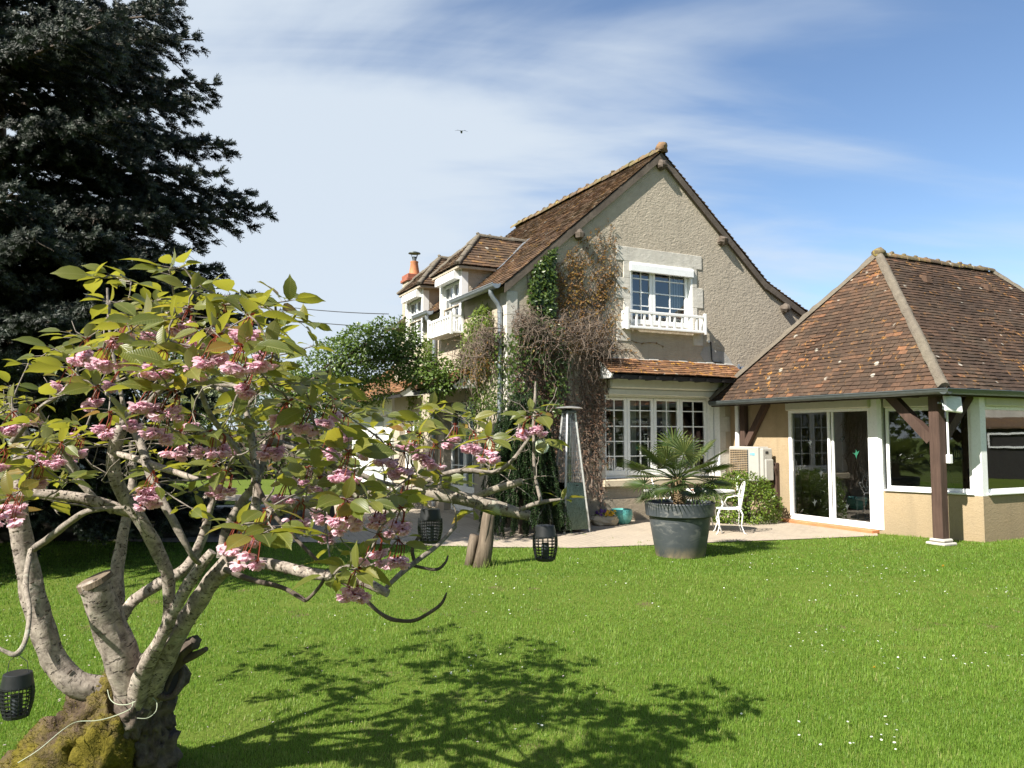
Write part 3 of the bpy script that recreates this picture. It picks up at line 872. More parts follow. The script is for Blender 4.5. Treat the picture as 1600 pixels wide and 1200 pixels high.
for v in (.16, 3.62):
    d = MB(HM)
    d.tube([(-.26,v,4.43),(-.26,v,4.36),(-.22,v,4.29),(-.12,v,4.18),(-.075,v,4.08),(-.07,v,3.9),(-.07,v,2.0),(-.07,v,.1)], .045, 10)
    for z in (4.0, 2.9, 1.5): d.tube([(-.07,v,z),(-.07,v,z+.03)], .054, 10)
    d.build('downpipe', M['zinc'], house, smooth=True, auto=40)
d = MB(HM)
d.tube([(5.335,-.27,2.35),(5.335,-.27,2.0),(5.335,-.27,.1)], .05, 10); d.build('downpipe', M['white_pvc'], house, smooth=True, auto=40)
# zinc valley between the gable and the annex roof
d = MB(HM)
d.prism([(5.62,-.02,3.16),(5.95,-.02,3.20),(5.90,-.16,3.16),(5.40,-.36,2.52),(5.16,-.32,2.50)], (0,0,.03))
d.prism([(5.60,-.04,3.19),(5.66,-.04,3.19),(5.22,-.36,2.53),(5.16,-.34,2.53)], (0,0,.06))
d.prism([(5.90,-.04,3.22),(5.96,-.04,3.22),(5.46,-.39,2.55),(5.40,-.37,2.55)], (0,0,.06))
d.build('valley_flashing', M['zinc'], house)

# dormers
for (vc, hw) in dorm:
    dm = MB(HM)
    zt = 5.30
    # cheeks, front posts and head
    ub = EL[0] + (zt-EL[1])/((AP[1]-EL[1])/(AP[0]-EL[0])) + .05
    for sgn in (-1, 1):
        va = vc + sgn*(hw-.02); vb2 = vc + sgn*(hw-.14)
        a, b = min(va, vb2), max(va, vb2)
        dm.prism([(-.03,a,3.86),(-.03,a,zt),(ub,a,zt),(ub-.06,a,zt-.1),(.02,a,roof_z(.02)-.12),(.02,a,3.86)], (0,b-a,0))
    dor = dm.build('dormer', M['roughcast'], house)
    df = MB(LM)
    xa, xb = -(vc+hw-.02), -(vc-hw+.02)
    df.box(xa-.004, xa+.13, -.05, .10, 3.87, 5.26); df.box(xb-.13, xb+.004, -.05, .10, 3.87, 5.26); df.box(xa+.13, xb-.13, -.049, .10, 5.14, 5.26)
    df.build('surround', M['white_paint'], dor)
    x0, x1 = xa+.13, xb-.13
    f = MB(LM); g = MB(LM)
    f.box(x0, x0+.05, .03, .09, 3.87, 5.139); f.box(x1-.05, x1, .03, .09, 3.87, 5.139); f.box(x0+.05, x1-.05, .03, .09, 4.98, 5.04); f.box(x0+.05, x1-.05, .03, .09, 3.87, 3.95)
    f.box((x0+x1)/2-.05, (x0+x1)/2+.05, .025, .095, 3.95, 4.98)
    for a, b in ((x0+.05, (x0+x1)/2-.05), ((x0+x1)/2+.05, x1-.05)):
        for z in (4.2, 4.46, 4.72): f.box(a, b, .045, .075, z-.011, z+.011)
        f.box((a+b)/2-.011, (a+b)/2+.011, .046, .074, 3.95, 4.98)
        g.quad((a, .06, 3.95), (b, .06, 3.95), (b, .06, 4.98), (a, .06, 4.98))
    f.box(x0+.05, x1-.05, .04, .09, 5.041, 5.138, mat=1)
    f.build('window_frame', [M['white_pvc'], M['zinc']], dor); g.build('pane', M['glass_dark'], dor)
    cu3 = MB(LM)
    for k in range(10): cu3.box(x0+.06+k*.03, x0+.082+k*.03, .13, .16+.02*(k % 2), 3.95, 5.0)
    cu3.build('curtain', M['white_paint'], dor)
    shutter_box(dor, LM, x0-.04, x1+.04, 5.02, 5.22, -.052, .15)
    # hipped little roof
    dr = MB(HM)
    ov = .15; ve0, ve1 = vc-hw-ov, vc+hw+ov
    pk = Vector((.62, vc, 6.14)); ze = zt-.02; uf = -.22
    hgt = pk.z - ze
    m_ = (AP[1]-EL[1])/(AP[0]-EL[0])
    ridge_u = EL[0] + (pk.z-EL[1])/m_
    eave_u = EL[0] + (ze-EL[1])/m_
    hwid = hw+ov
    # front hip
    s_ = Vector((pk.x-uf, 0, hgt)); l_ = s_.length
    tile_slope(dr, (uf, ve1, ze), (0,-1,0), s_, l_, lambda s: hwid*s/l_, lambda s: 2*hwid-hwid*s/l_, .10, .15, .018, tint_fn=lambda c, q: min(1, max(0, q.gauss(.30, .16))), seed=21)
    for sgn in (-1, 1):
        v0 = vc + sgn*hwid
        s_ = Vector((0, -sgn*hwid, hgt)); l2 = s_.length
        run0 = (pk.x-uf); run1 = ridge_u - eave_u
        if sgn < 0:
            tile_slope(dr, (uf, v0, ze), (1,0,0), s_, l2, lambda s: run0*s/l2, lambda s: (eave_u-uf) + run1*s/l2, .10, .15, .018, tint_fn=lambda c, q: min(1, max(0, q.gauss(.42, .2))), seed=22)
        else:
            tile_slope(dr, (uf, v0, ze), (1,0,0), s_, l2, lambda s: run0*s/l2, lambda s: (eave_u-uf) + run1*s/l2, .10, .15, .018, tint_fn=lambda c, q: min(1, max(0, q.gauss(.42, .2))), seed=23)
    rr_ = dr.build('roof', M['tile_main'], dor)
    hc = MB(HM)
    half_caps(hc, (uf+.02, ve0+.02, ze+.02), pk + Vector((0,0,.0)), .07, .30, 31, bumpy=0)
    half_caps(hc, (uf+.02, ve1-.02, ze+.02), pk + Vector((0,0,.0)), .07, .30, 32, bumpy=0)
    half_caps(hc, pk, (ridge_u, vc, pk.z), .08, .33, 33, bumpy=.2)
    hc.build('hip_cap', M['mortar_hip'], dor, smooth=True, auto=50)
    so = MB(HM)
    so.prism([(uf+.03, ve0+.03, ze-.02), (uf+.03, ve1-.03, ze-.02), (eave_u+.0, ve1-.03, ze-.02), (eave_u+.0, ve0+.03, ze-.02)], (0,0,-.05))
    so.prism([(-.04, vc-hw+.0, ze-.07), (-.04, vc+hw-.0, ze-.07), (eave_u-.05, vc+hw, ze-.07), (eave_u-.05, vc-hw, ze-.07)], (0,0,-.04))
    so.build('soffit', M['roughcast'], dor)
    lf = MB(HM)
    lf.prism([(eave_u-.08, ve0+.0, roof_z(eave_u-.08)+.03), (ridge_u+.0, vc, pk.z+.02), (ridge_u+.14, vc, pk.z+.10), (eave_u+.08, ve0-.06, roof_z(eave_u+.08)+.04)], (0,0,.02))
    lf.build('flashing', M['zinc'], dor)
balustrade(house, LM, -(2.72+.70), -(2.72-.70), 3.84, 4.22, .30, 8)
# french door and far window on the garden side, tiled canopies over them
fd = window(house, LM, -3.14, -1.51, .07, 2.41, .16, [-3.10, -2.325, -1.55], [.62, 1.05, 1.48, 1.91, 2.30], .08, name='french_door')
window(house, LM, -6.29, -4.91, .86, 2.29, .16, [-6.25, -5.6, -4.95], [.95, 1.28, 1.6, 1.92, 2.2], .07)
for xa, xb, sd_ in ((-3.75, -1.25, 41), (-7.0, -4.5, 42)):
    c2 = MB(LM); ce = Vector((0, .55, .36))
    tile_slope(c2, (xa, -.60, 2.72), (1,0,0), ce, ce.length, lambda s: 0.0, lambda s: xb-xa, .095, .16, .016, tint_fn=tawn, seed=sd_)
    cc = c2.build('canopy', M['tile_awning'], house)
    c3 = MB(LM); c3.prism([(xa+.03,-.56,2.69),(xa+.03,0,3.06),(xa+.03,0,2.66),(xa+.03,-.5,2.62)], (.05,0,0)); c3.prism([(xb-.08,-.56,2.69),(xb-.08,0,3.06),(xb-.08,0,2.66),(xb-.08,-.5,2.62)], (.05,0,0), mat=1)
    c3.box(xa+.081, xb-.081, -.55, -.50, 2.60, 2.68)
    c3.build('canopy_frame', [M['black_wood'], M['white_paint']], cc)
# chimney at the far gable, with pot and rain cap
ch = MB(HM)
ch.box(.36, .86, HLEN+.02, HLEN+.50, 0, 5.86); chm = ch.build('chimney', M['roughcast'], house)
c2 = MB(HM); c2.bbox(.31, .91, HLEN-.03, HLEN+.55, 5.86, 5.94, .01); c2.bbox(.34, .88, HLEN+0, HLEN+.52, 5.941, 6.06, .01); c2.build('brick_cap', M['brick'], chm)
c2 = MB(HM); c2.lathe([(.15,6.06),(.145,6.12),(.10,6.40),(.11,6.42),(.11,6.45)], (.61,HLEN+.26,0), 16); c2.build('chimney_pot', M['terracotta'], chm, smooth=True, auto=40)
c2 = MB(HM); c2.lathe([(.055,6.44),(.055,6.58)], (.61,HLEN+.26,0), 12)
for a in range(4):
    an = a*math.pi/2+.4; c2.tube([(.61+.06*math.cos(an),HLEN+.26+.06*math.sin(an),6.50),(.61+.13*math.cos(an),HLEN+.26+.13*math.sin(an),6.68)], .008, 5)
c2.lathe([(.17,6.67),(.16,6.69),(.05,6.73),(.005,6.74)], (.61,HLEN+.26,0), 16)
c2.build('rain_cap', M['dark_gutter'], chm, smooth=True, auto=40)

# ------------------------------------------------------------------ glazed annex with hipped roof
annex = thing('garden_room', 'low glazed garden room with steep hipped brown tile roof on timber posts', 'building', HL(5.4, -2.6, 0), HOUSE_ROT)
UE, VE, ZE = 4.82, -5.28, 2.45
UA, ZA = 6.88, 5.26; VR = VE/2; UB = 10.45; UEND = UB + (UA-UE)
def tann(c, q):
    d = noise.noise(c*.55)*.25 + noise.noise(c*2.1)*.12
    return min(1, max(0, q.gauss(.36, .15) + d + (.3 if q.random() < .035 else 0)))
PA = HM @ Vector((UA, VR, ZA)); PC = HM @ Vector((UE, VE, ZE)); PF = HM @ Vector((UE, 0, ZE))
def near_seg(c, a, b):
    a = Vector(a); b = Vector(b); d = b-a
    t = max(0, min(1, (c-a).dot(d)/d.length_squared)); return (c-(a+d*t)).length
ha, hb, hc_ = Vector((UA,VR,ZA)), Vector((UE,VE,ZE)), Vector((UE,0,ZE))
def tann_left(c, q):
    k = near_seg(c, ha, hb)
    up = max(0, (c.z-3.6)/1.6)
    return min(1, max(0, tann(c, q) + .24*math.exp(-k/.3) + .20*up))
def tann_front(c, q):
    k = near_seg(c, ha, hb); top = max(0, (c.z-4.5)/.8)
    return min(1, max(0, tann(c, q)-.05 + .28*math.exp(-k/.12) + .22*top))
ar = MB(HM)
s_ = Vector((UA-UE, 0, ZA-ZE)); l1 = s_.length; hw_ = -VE/2
tile_slope(ar, (UE-.03, 0, ZE-.04), (0,-1,0), s_, l1+.02, lambda s: hw_*s/l1, lambda s: 2*hw_-hw_*s/l1, .088, .165, .017, tint_fn=tann_left, seed=51)
s_ = Vector((0, -VR*-1*-1, ZA-ZE)); s_ = Vector((0, VR-VE, ZA-ZE)); l2_ = s_.length
tile_slope(ar, (UE, VE-.03, ZE-.04), (1,0,0), s_, l2_+.02, lambda s: (UA-UE)*s/l2_, lambda s: (UEND-UE)-(UEND-UB)*s/l2_, .088, .165, .017, tint_fn=tann_front, seed=52)
# two hidden slopes
ar.quad((UEND,VE,ZE),(UEND,0,ZE),(UB,VR,ZA),(UB,VR,ZA+.001), tint=.3); ar.add([(UE,0,ZE),(UEND,0,ZE),(UB,VR,ZA),(UA,VR,ZA)], [(0,1,2,3)], tint=.3)
aroof = ar.build('roof', M['tile_annex'], annex)
hp = MB(HM)
def mortar_hip(a, b, wdt, seed, hh=.05):
    rr = random.Random(seed); a = Vector(a); b = Vector(b); d = b-a; n = int(d.length/.12); d.normalize()
    side = d.cross(Vector((0,0,1))).normalized(); up = side.cross(d)
    rows = []
    for i in range(n+1):
        c = a + (b-a)*(i/n); wv = wdt*(1+rr.uniform(-.07,.18)); h = hh*(1+rr.uniform(-.25,.3))
        rows.append([c - side*wv - up*.03, c - side*wv*.55 + up*h*.8, c + up*h*1.15, c + side*wv*.55 + up*h*.8, c + side*wv - up*.03])
    P = [p_ for r_ in rows for p_ in r_]; F = []
    for i in range(n):
        for j in range(4): F.append([i*5+j, i*5+j+1, (i+1)*5+j+1, (i+1)*5+j])
    F.append([0,1,2,3,4]); F.append([n*5+k for k in (4,3,2,1,0)])
    hp.add(P, F)
mortar_hip((UE-.03, VE-.03, ZE), (UA, VR, ZA+.02), .085, 61)
mortar_hip((UE-.03, -.06, ZE), (UA, VR, ZA+.02), .07, 62)
mortar_hip((UEND, VE, ZE), (UB, VR, ZA+.02), .08, 63)
hp.build('hip_cap', M['mortar_hip'], aroof, smooth=True, auto=60)
rg = MB(HM); half_caps(rg, (UA+.05, VR, ZA-.01), (UB, VR, ZA-.01), .10, .34, 71, bumpy=.2)
rg.blob((UA, VR, ZA+.03), .14, 10, 7, .3, 3, (1,1,.7), tint=.3)
rg.build('ridge', M['ridge_tile'], aroof, smooth=True, auto=50)
vt = MB(HM)
fs = (VR-VE); 
for uu, ss in ((UA-.02+.65, .80), (UA+2.55, .80)):
    c = Vector((uu, VE + fs*ss, ZE + (ZA-ZE)*ss))
    vt.prism([c+Vector((-.09,-.10,-.06)), c+Vector((.09,-.10,-.06)), c+Vector((.06,-.06,.06)), c+Vector((0,-.05,.085)), c+Vector((-.06,-.06,.06))], (0,.16,.06))
vt.build('roof_vent', M['tile_annex'], aroof)
for (face, cu_, cs_) in (('l', 0, 0), ('f', 0, 0)):
    dmd = MB(HM)
    if face == 'l':
        e_ = Vector((0,-1,0)); s_ = Vector((UA-UE,0,ZA-ZE)).normalized(); o_ = Vector((UE,-2.05,ZE)) + s_*1.25
    else:
        e_ = Vector((1,0,0)); s_ = Vector((0,VR-VE,ZA-ZE)).normalized(); o_ = Vector((8.2,VE,ZE)) + s_*1.75
    n_v = e_.cross(s_).normalized()
    if n_v.z < 0: n_v = -n_v
    sg = 1 if face == 'l' else -1
    for k in range(4):
        for j in range(5):
            c = o_ + e_*((k-1.5)*.085+sg*0.085*(j-2)) + s_*((j-2)*.085 - sg*(k-1.5)*.0) + n_v*.016
            dmd.beam(c - e_*.05, c + e_*.03, .05, .022, n_v, tint=rnd.uniform(.45,.8))
    dmd.build('diamond_pattern', M['tile_annex'], aroof)
so = MB(HM)
so.add([(UE+.02,VE+.02,ZE-.05),(UEND-.02,VE+.02,ZE-.05),(UEND-.02,-.03,ZE-.05),(UE+.02,-.03,ZE-.05)], [(0,1,2,3)])
so.box(UE+.02, UE+.06, VE+.061, -.03, ZE-.15, ZE-.055); so.box(UE+.02, UEND, VE+.02, VE+.06, ZE-.15, ZE-.055)
for k in range(9): so.box(UE+.06, 5.4, -.6-k*.55, -.52-k*.55, ZE-.13, ZE-.055)
so.build('eaves', M['roof_dark'], aroof)
gutter(annex, HM, (UE-.07, -.12, ZE-.055), (UE-.07, VE-.14, ZE-.055), .075, M['dark_gutter'])
gutter(annex, HM, (UE-.13, VE-.075, ZE-.057), (UEND, VE-.075, ZE-.057), .075, M['dark_gutter'])
# timber posts and braces
for (pu, pv, b1, b2) in ((5.06, -4.98, True, True), (5.325, -.48, False, True)):
    po = MB(HM)
    hw2 = .085 if pv < -2 else .065
    po.bbox(pu-hw2, pu+hw2, pv-hw2, pv+hw2, .10, ZE-.055, .012)
    if pv < -2:
        po.beam((pu, pv+.086, 1.62), (pu, pv+.80, ZE-.10), .13, .15)
        po.beam((pu+.086, pv, 1.62), (pu+.80, pv, ZE-.10), .13, .15)
    else:
        po.beam((pu, pv-.066, 1.50), (pu, pv-.66, ZE-.10), .10, .13)
    pst = po.build('timber_post', M['post_wood'], annex)
    pl = MB(HM)
    pl.bbox(pu-.16, pu+.16, pv-.16, pv+.16, 0, .05, .015); pl.bbox(pu-.125, pu+.125, pv-.125, pv+.125, .051, .105, .02)
    pl.build('stone_base', M['stone'], pst)
# walls: beige wall with sliding door, chamfered bay, long front
DV0, DV1 = -1.62, -3.50
aw = MB(LM)
aw.box(0.0, 1.62, 5.40, 5.60, 0, ZE-.06)
C1 = Vector((5.40, -3.62, 0)); C2 = Vector((5.93, -5.12, 0))
cdir = (C2-C1).normalized()
CM = HM @ Matrix.Translation(C1) @ Matrix.Rotation(math.atan2(cdir.y, cdir.x), 4, 'Z')
CL = (C2-C1).length
awc = MB(CM); awc.box(0, CL, 0, .22, 0, .73)
awf = MB(HM); awf.prism([(C2.x, C2.y, 0), (UEND-.2, C2.y, 0), (UEND-.2, C2.y+.22, 0), (C2.x+.06, C2.y+.22, 0)], (0,0,.73))
awf.box(7.45, UEND-.42, -.24, -.02, 0, ZE-.06); awf.box(UEND-.42, UEND-.2, C2.y+.22, -.02, 0, ZE-.06)
for q_ in (awc, awf):
    n0 = len(aw.v); aw.v += q_.v; aw.f += [[i+n0 for i in f] for f in q_.f]; aw.t += q_.t; aw.m += q_.m; aw.uv += q_.uv
aw.build('wall', M['annex_render'], annex)
# terracotta threshold
tb = MB(LM); tb.bbox(1.50, 3.61, 5.22, 5.399, 0, .065, .01); tb.bbox(1.62, 3.61, 5.40, 5.62, 0, .066, .005); tb.build('threshold', M['terracotta'], annex)
# sliding door
dr = MB(LM); X0, X1 = 1.62, 3.50; ZD = 2.18
dr.bbox(X0, X0+.075, 5.395, 5.50, .068, ZD, .006); dr.bbox(X1-.06, X1, 5.395, 5.50, .068, ZD, .006)
dr.box(X0+.075, X1-.06, 5.40, 5.50, ZD-.05, ZD); dr.box(X0+.075, X1-.06, 5.40, 5.52, .068, .115)
XM = 2.60
dr.bbox(XM-.055, XM-.005, 5.415, 5.455, .116, ZD-.051, .005); dr.bbox(XM, XM+.05, 5.46, 5.50, .116, ZD-.051, .005)
dr.box(X0+.076, XM-.056, 5.418, 5.452, .117, .17); dr.box(XM+.051, X1-.061, 5.462, 5.498, .117, .17)
dr.box(X0+.10, X0+.115, 5.385, 5.395, 1.0, 1.2)
door = dr.build('sliding_door', M['white_pvc'], annex)
g = MB(LM); g.quad((X0+.076,5.435,.17),(XM-.056,5.435,.17),(XM-.056,5.435,ZD-.05),(X0+.076,5.435,ZD-.05)); g.quad((XM+.051,5.48,.17),(X1-.061,5.48,.17),(X1-.061,5.48,ZD-.05),(XM+.051,5.48,ZD-.05))
g.build('pane', M['glass'], door)
M['sticker_green'] = simple('sticker_green', (0.02, 0.13, 0.075), 0.5)
M['sticker_pale'] = simple('sticker_pale', (0.055, 0.065, 0.062), 0.5)
for k, (xx, zz, mm, sc_) in enumerate(((2.13,1.55,'sticker_pale',1.0),(2.83,1.62,'sticker_pale',.9),(3.13,1.36,'sticker_green',1.15),(2.37,.98,'sticker_pale',1.0),(2.2,.42,'sticker_pale',1.0),(2.9,.40,'sticker_pale',.9))):
    b_ = MB(LM); yy = 5.43 if xx < XM else 5.474
    o2 = [(-.075,.02),(-.03,.012),(-.01,.03),(-.005,.075),(.02,.03),(.06,.06),(.035,.01),(.012,-.02),(0,-.075),(-.012,-.03),(-.028,-.005)]
    b_.add([(xx+a*sc_, yy, zz+c*sc_) for a, c in o2], [tuple(range(len(o2)))])
    b_.build('window_sticker', M[mm], door)
bx = MB(LM); bx.bbox(X0-.02, X1+.02, 5.33, 5.45, ZD+.002, 2.36, .02); bx.build('shutter_box', M['cream_box'], annex)
# corner post, chamfered bay
def white_post(frame, x0, x1, y0, y1, z0, z1, name='window_post'):
    b_ = MB(frame); b_.bbox(x0, x1, y0, y1, z0, z1, .008); return b_.build(name, M['white_pvc'], annex)
cpz = MB(HM); cpz.prism([(5.395,-3.502,.07),(5.55,-3.502,.07),(5.56,-3.66,.07),(5.43,-3.70,.07),(5.39,-3.64,.07)], (0,0,ZE-.06-.07)); cpz.build('window_post', M['white_pvc'], annex)
def fixed_light(frame, x0, x1, y, z0, z1):
    f = MB(frame); fr = .055
    f.bbox(x0, x0+fr, y, y+.07, z0, z1, .005); f.bbox(x1-fr, x1, y, y+.07, z0, z1, .005)
    f.bbox(x0+fr, x1-fr, y, y+.07, z0, z0+fr, .005); f.bbox(x0+fr, x1-fr, y, y+.07, z1-fr, z1, .005)
    w_ = f.build('window', M['white_pvc'], annex)
    g_ = MB(frame); g_.quad((x0+fr,y+.03,z0+fr),(x1-fr,y+.03,z0+fr),(x1-fr,y+.03,z1-fr),(x0+fr,y+.03,z1-fr)); g_.build('pane', M['glass'], w_)
    b_ = MB(frame); b_.bbox(x0-.01, x1+.01, y-.07, y+.06, z1+.002, ZE-.09, .02); b_.build('shutter_box', M['cream_box'], w_)
    s__ = MB(frame); s__.bbox(x0-.02, x1+.02, y-.10, y+.06, z0-.035, z0-.002, .008); s__.build('sill', M['white_pvc'], w_)
    return w_
fixed_light(CM, .13, CL-.14, .06, .775, 2.17)
cpz = MB(HM); cpz.prism([(C2.x-.05,C2.y+.13,.731),(C2.x-.005,C2.y-.0,.731),(C2.x+.14,C2.y-.0,.731),(C2.x+.14,C2.y+.14,.731)], (0,0,ZE-.06-.731)); cpz.build('window_post', M['white_pvc'], annex)
xx = C2.x+.145
for k in range(4):
    fixed_light(HM, xx, xx+1.42, C2.y+.05, .775, 2.17)
    white_post(HM, xx+1.425, xx+1.545, C2.y+.02, C2.y+.14, .731, ZE-.07)
    xx += 1.55
# inside: tiled floor, ceiling, table and chairs
ins = MB(HM); ins.prism([(5.62,-.02,0),(5.62,-3.6,0),(6.1,-4.88,0),(UEND-.45,-4.88,0),(UEND-.45,-.02,0)], (0,0,.06)); ins.build('interior_floor', M['interior_floor'], annex)
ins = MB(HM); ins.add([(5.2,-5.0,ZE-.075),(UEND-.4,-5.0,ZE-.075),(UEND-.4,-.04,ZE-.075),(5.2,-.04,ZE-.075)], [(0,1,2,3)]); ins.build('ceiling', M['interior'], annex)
M['table_wood'] = m_wood('table_wood', (0.10,0.055,0.03), (0.19,0.11,0.06))
M['grey_paint'] = simple('grey_paint', (0.34,0.34,0.33), 0.5)
M['linen'] = simple('linen', (0.42,0.40,0.36), 0.9)
def dining_chair(u, v, rot, label, seatmat='linen', frame_m='grey_paint'):
    base = HL(u, v, .06); t_ = thing('dining_chair', label, 'chair', base, HOUSE_ROT+rot, 'chairs inside the garden room')
    F_ = Matrix.Translation(base) @ Matrix.Rotation(HOUSE_ROT+rot, 4, 'Z')
    for sx in (-.2, .2):
        l_ = MB(F_); l_.tube([(sx,-.2,.44),(sx,-.21,.2),(sx,-.2,0)], [.022,.016,.012], 7); l_.build('leg', M[frame_m], t_, smooth=True)
        l_ = MB(F_); l_.tube([(sx,.2,.46),(sx,.22,.2),(sx,.25,0)], [.022,.017,.013], 7); l_.build('leg', M[frame_m], t_, smooth=True)
    s_ = MB(F_); s_.bbox(-.24,.24,-.24,.23,.43,.50,.03); s_.build('seat', M[seatmat], t_)
    b_ = MB(F_)
    arch = [(-.22,.47),(-.235,.75),(-.2,.98),(-.1,1.06),(0,1.085),(.1,1.06),(.2,.98),(.235,.75),(.22,.47)]
    b_.tube([(x, .21+.12*(z-.47), z) for x, z in arch], .022, 7); b_.build('back_frame', M[frame_m], t_, smooth=True)
    b_ = MB(F_); b_.prism([(x*.86, .205+.12*(z-.47), .53+(z-.47)*.86) for x, z in arch], (0,.03,0)); b_.build('backrest', M[seatmat], t_)
    return t_
dining_chair(6.15, -2.9, R(200), 'grey framed dining chair just behind the sliding glass door')
M['dark_leather'] = simple('dark_leather', (0.03,0.022,0.018), 0.5)
dining_chair(7.35, -3.75, R(0), 'dark chair with its back to the bay window of the garden room', 'dark_leather', 'black_wood')
dining_chair(8.25, -3.8, R(0), 'dark chair behind the right-hand pane at the near side of the table', 'dark_leather', 'black_wood')
F_ = Matrix.Translation(HL(7.9,-2.7,.06)) @ Matrix.Rotation(HOUSE_ROT, 4, 'Z')
tb_ = thing('dining_table', 'dark wooden dining table seen through the garden room windows', 'table', HL(7.9,-2.7,.06), HOUSE_ROT)
q_ = MB(F_); q_.bbox(-1.1,1.1,-.5,.5,.72,.76,.01); q_.build('table_top', M['table_wood'], tb_)
for sx in (-1,1):
    for sy in (-.42,.42):
        q_ = MB(F_); q_.bbox(sx-.04,sx+.04,sy-.04,sy+.04,0,.719,.006); q_.build('leg', M['table_wood'], tb_)

# floodlight and cable pipe on the corner post
fl_t = thing('floodlight', 'white square floodlight fixed beside the top of the brown corner post', 'lamp', HL(5.20, -5.10, 2.1), HOUSE_ROT)
fp = at(1489, 631, 11.75)
FM = Matrix.Translation(fp) @ Matrix.Rotation(R(6), 4, 'Z') @ Matrix.Rotation(R(6), 4, 'Y') @ Matrix.Rotation(R(-14), 4, 'X')
q_ = MB(FM); q_.bbox(-.145,.145,-.02,.03,-.13,.13,.015); q_.bbox(-.09,.09,.031,.06,-.08,.08,.01); q_.build('housing', M['white_paint'], fl_t)
M['led_panel'] = simple('led_panel', (0.62,0.66,0.58), 0.25)
q_ = MB(FM); q_.box(-.115,.115,-.026,-.0205,-.10,.085); q_.build('panel', M['led_panel'], fl_t)
q_ = MB(FM); q_.tube([(-.16,.03,.05),(-.16,.0,-.06),(-.16,.02,-.1)], .012, 6); q_.build('bracket', M['dark_gutter'], fl_t)
q_ = MB(HM); px_, py_ = 5.16, -5.085
q_.tube([(px_,py_,2.33),(px_,py_,1.38)], .017, 8); q_.bbox(px_-.035,px_+.045,py_-.04,py_+.03,1.26,1.40,.008)
q_.build('cable_pipe', M['white_pvc'], fl_t)
q_ = MB(HM); q_.tube([(px_-.22,py_-.01,2.20),(px_+.0,py_-.02,2.20),(px_+.03,py_-.02,2.24)], .016, 6); q_.build('arm', M['zinc'], fl_t)
bg_ = thing('bug_lantern', 'small teal wire lantern hanging behind the brown corner post', 'lantern', HL(5.36, -4.80, 1.30))
q_ = MB(); c = HL(5.36, -4.80, 1.30)
M['teal_plastic'] = simple('teal_plastic', (0.03,0.10,0.10), 0.5)
q_.lathe([(.06,.19),(.075,.17),(.075,.15),(.03,.22)], c, 14)
for k in range(12):
    a = k*math.pi/6; q_.tube([(c.x+.068*math.cos(a),c.y+.068*math.sin(a),c.z+.16),(c.x+.068*math.cos(a),c.y+.068*math.sin(a),c.z)], .006, 4)
q_.lathe([(.07,0),(.075,.01),(.07,.02)], c, 14); q_.build('cage', M['teal_plastic'], bg_)
q_ = MB(); q_.tube([c+Vector((0,0,.22)), c+Vector((0,0,.52))], .003, 4); q_.build('hook_wire', M['black_plastic'], bg_)

# air conditioner on the beige wall
M['ac_white'] = simple('ac_white', (0.40,0.39,0.355), 0.4, var=.06)
acb = HL(5.15, -.72, .74)
ac = thing('air_conditioner', 'white outdoor air conditioning unit on wall brackets above the round bush', 'air conditioner', acb, HOUSE_ROT)
q_ = MB(LM); q_.bbox(.42, 1.24, 4.95, 5.26, .77, 1.47, .02); q_.build('casing', M['ac_white'], ac)
q_ = MB(LM); q_.bbox(1.242, 1.33, 4.99, 5.26, .82, 1.44, .02); q_.bbox(1.331, 1.375, 5.03, 5.24, .80, 1.22, .015); q_.build('side_cover', M['ac_white'], ac)
q_ = MB(LM); q_.box(.47, .98, 4.942, 4.949, .84, 1.41); q_.build('grille_opening', simple('fan_dark', (0.07,0.10,0.12), 0.6), ac)
q_ = MB(LM)
for k in range(16): q_.box(.465, .985, 4.918, 4.924, .85+k*.036, .866+k*.036)
for k in range(8): q_.box(.48+k*.066, .487+k*.066, 4.926, 4.930, .84, 1.41)
q_.build('grille', simple('grille_bronze', (0.33,0.25,0.16), 0.5), ac)
q_ = MB(LM)
for k in range(3):
    a = k*2.094; q_.prism([(.72,4.935,1.12),(.72+.21*math.cos(a),4.935,1.12+.21*math.sin(a)),(.72+.20*math.cos(a+.9),4.935,1.12+.20*math.sin(a+.9))], (0,.004,0))
q_.build('fan', M['zinc'], ac)
q_ = MB(LM); q_.box(1.03, 1.05, 4.945, 4.9495, 1.30, 1.345); q_.box(1.07, 1.09, 4.945, 4.9495, 1.30, 1.345); q_.box(1.10, 1.16, 4.945, 4.9495, 1.295, 1.345); q_.build('badge', simple('badge_blue', (0.16,0.42,0.55), 0.5), ac)
q_ = MB(LM); q_.box(1.3305, 1.336, 5.07, 5.14, 1.33, 1.38); q_.build('handle', M['black_plastic'], ac)
for x_ in (.52, 1.10):
    q_ = MB(LM); q_.box(x_, x_+.05, 4.98, 5.395, .725, .765); q_.box(x_, x_+.05, 5.345, 5.395, .766, 1.2); q_.build('bracket', M['post_wood'], ac)
q_ = MB(LM); q_.bbox(1.29, 1.37, 5.30, 5.395, .25, 1.15, .01); q_.tube([(1.34,5.22,1.12),(1.37,5.27,1.04),(1.35,5.32,.9)], .025, 7); q_.build('pipe_duct', M['post_wood'], ac)

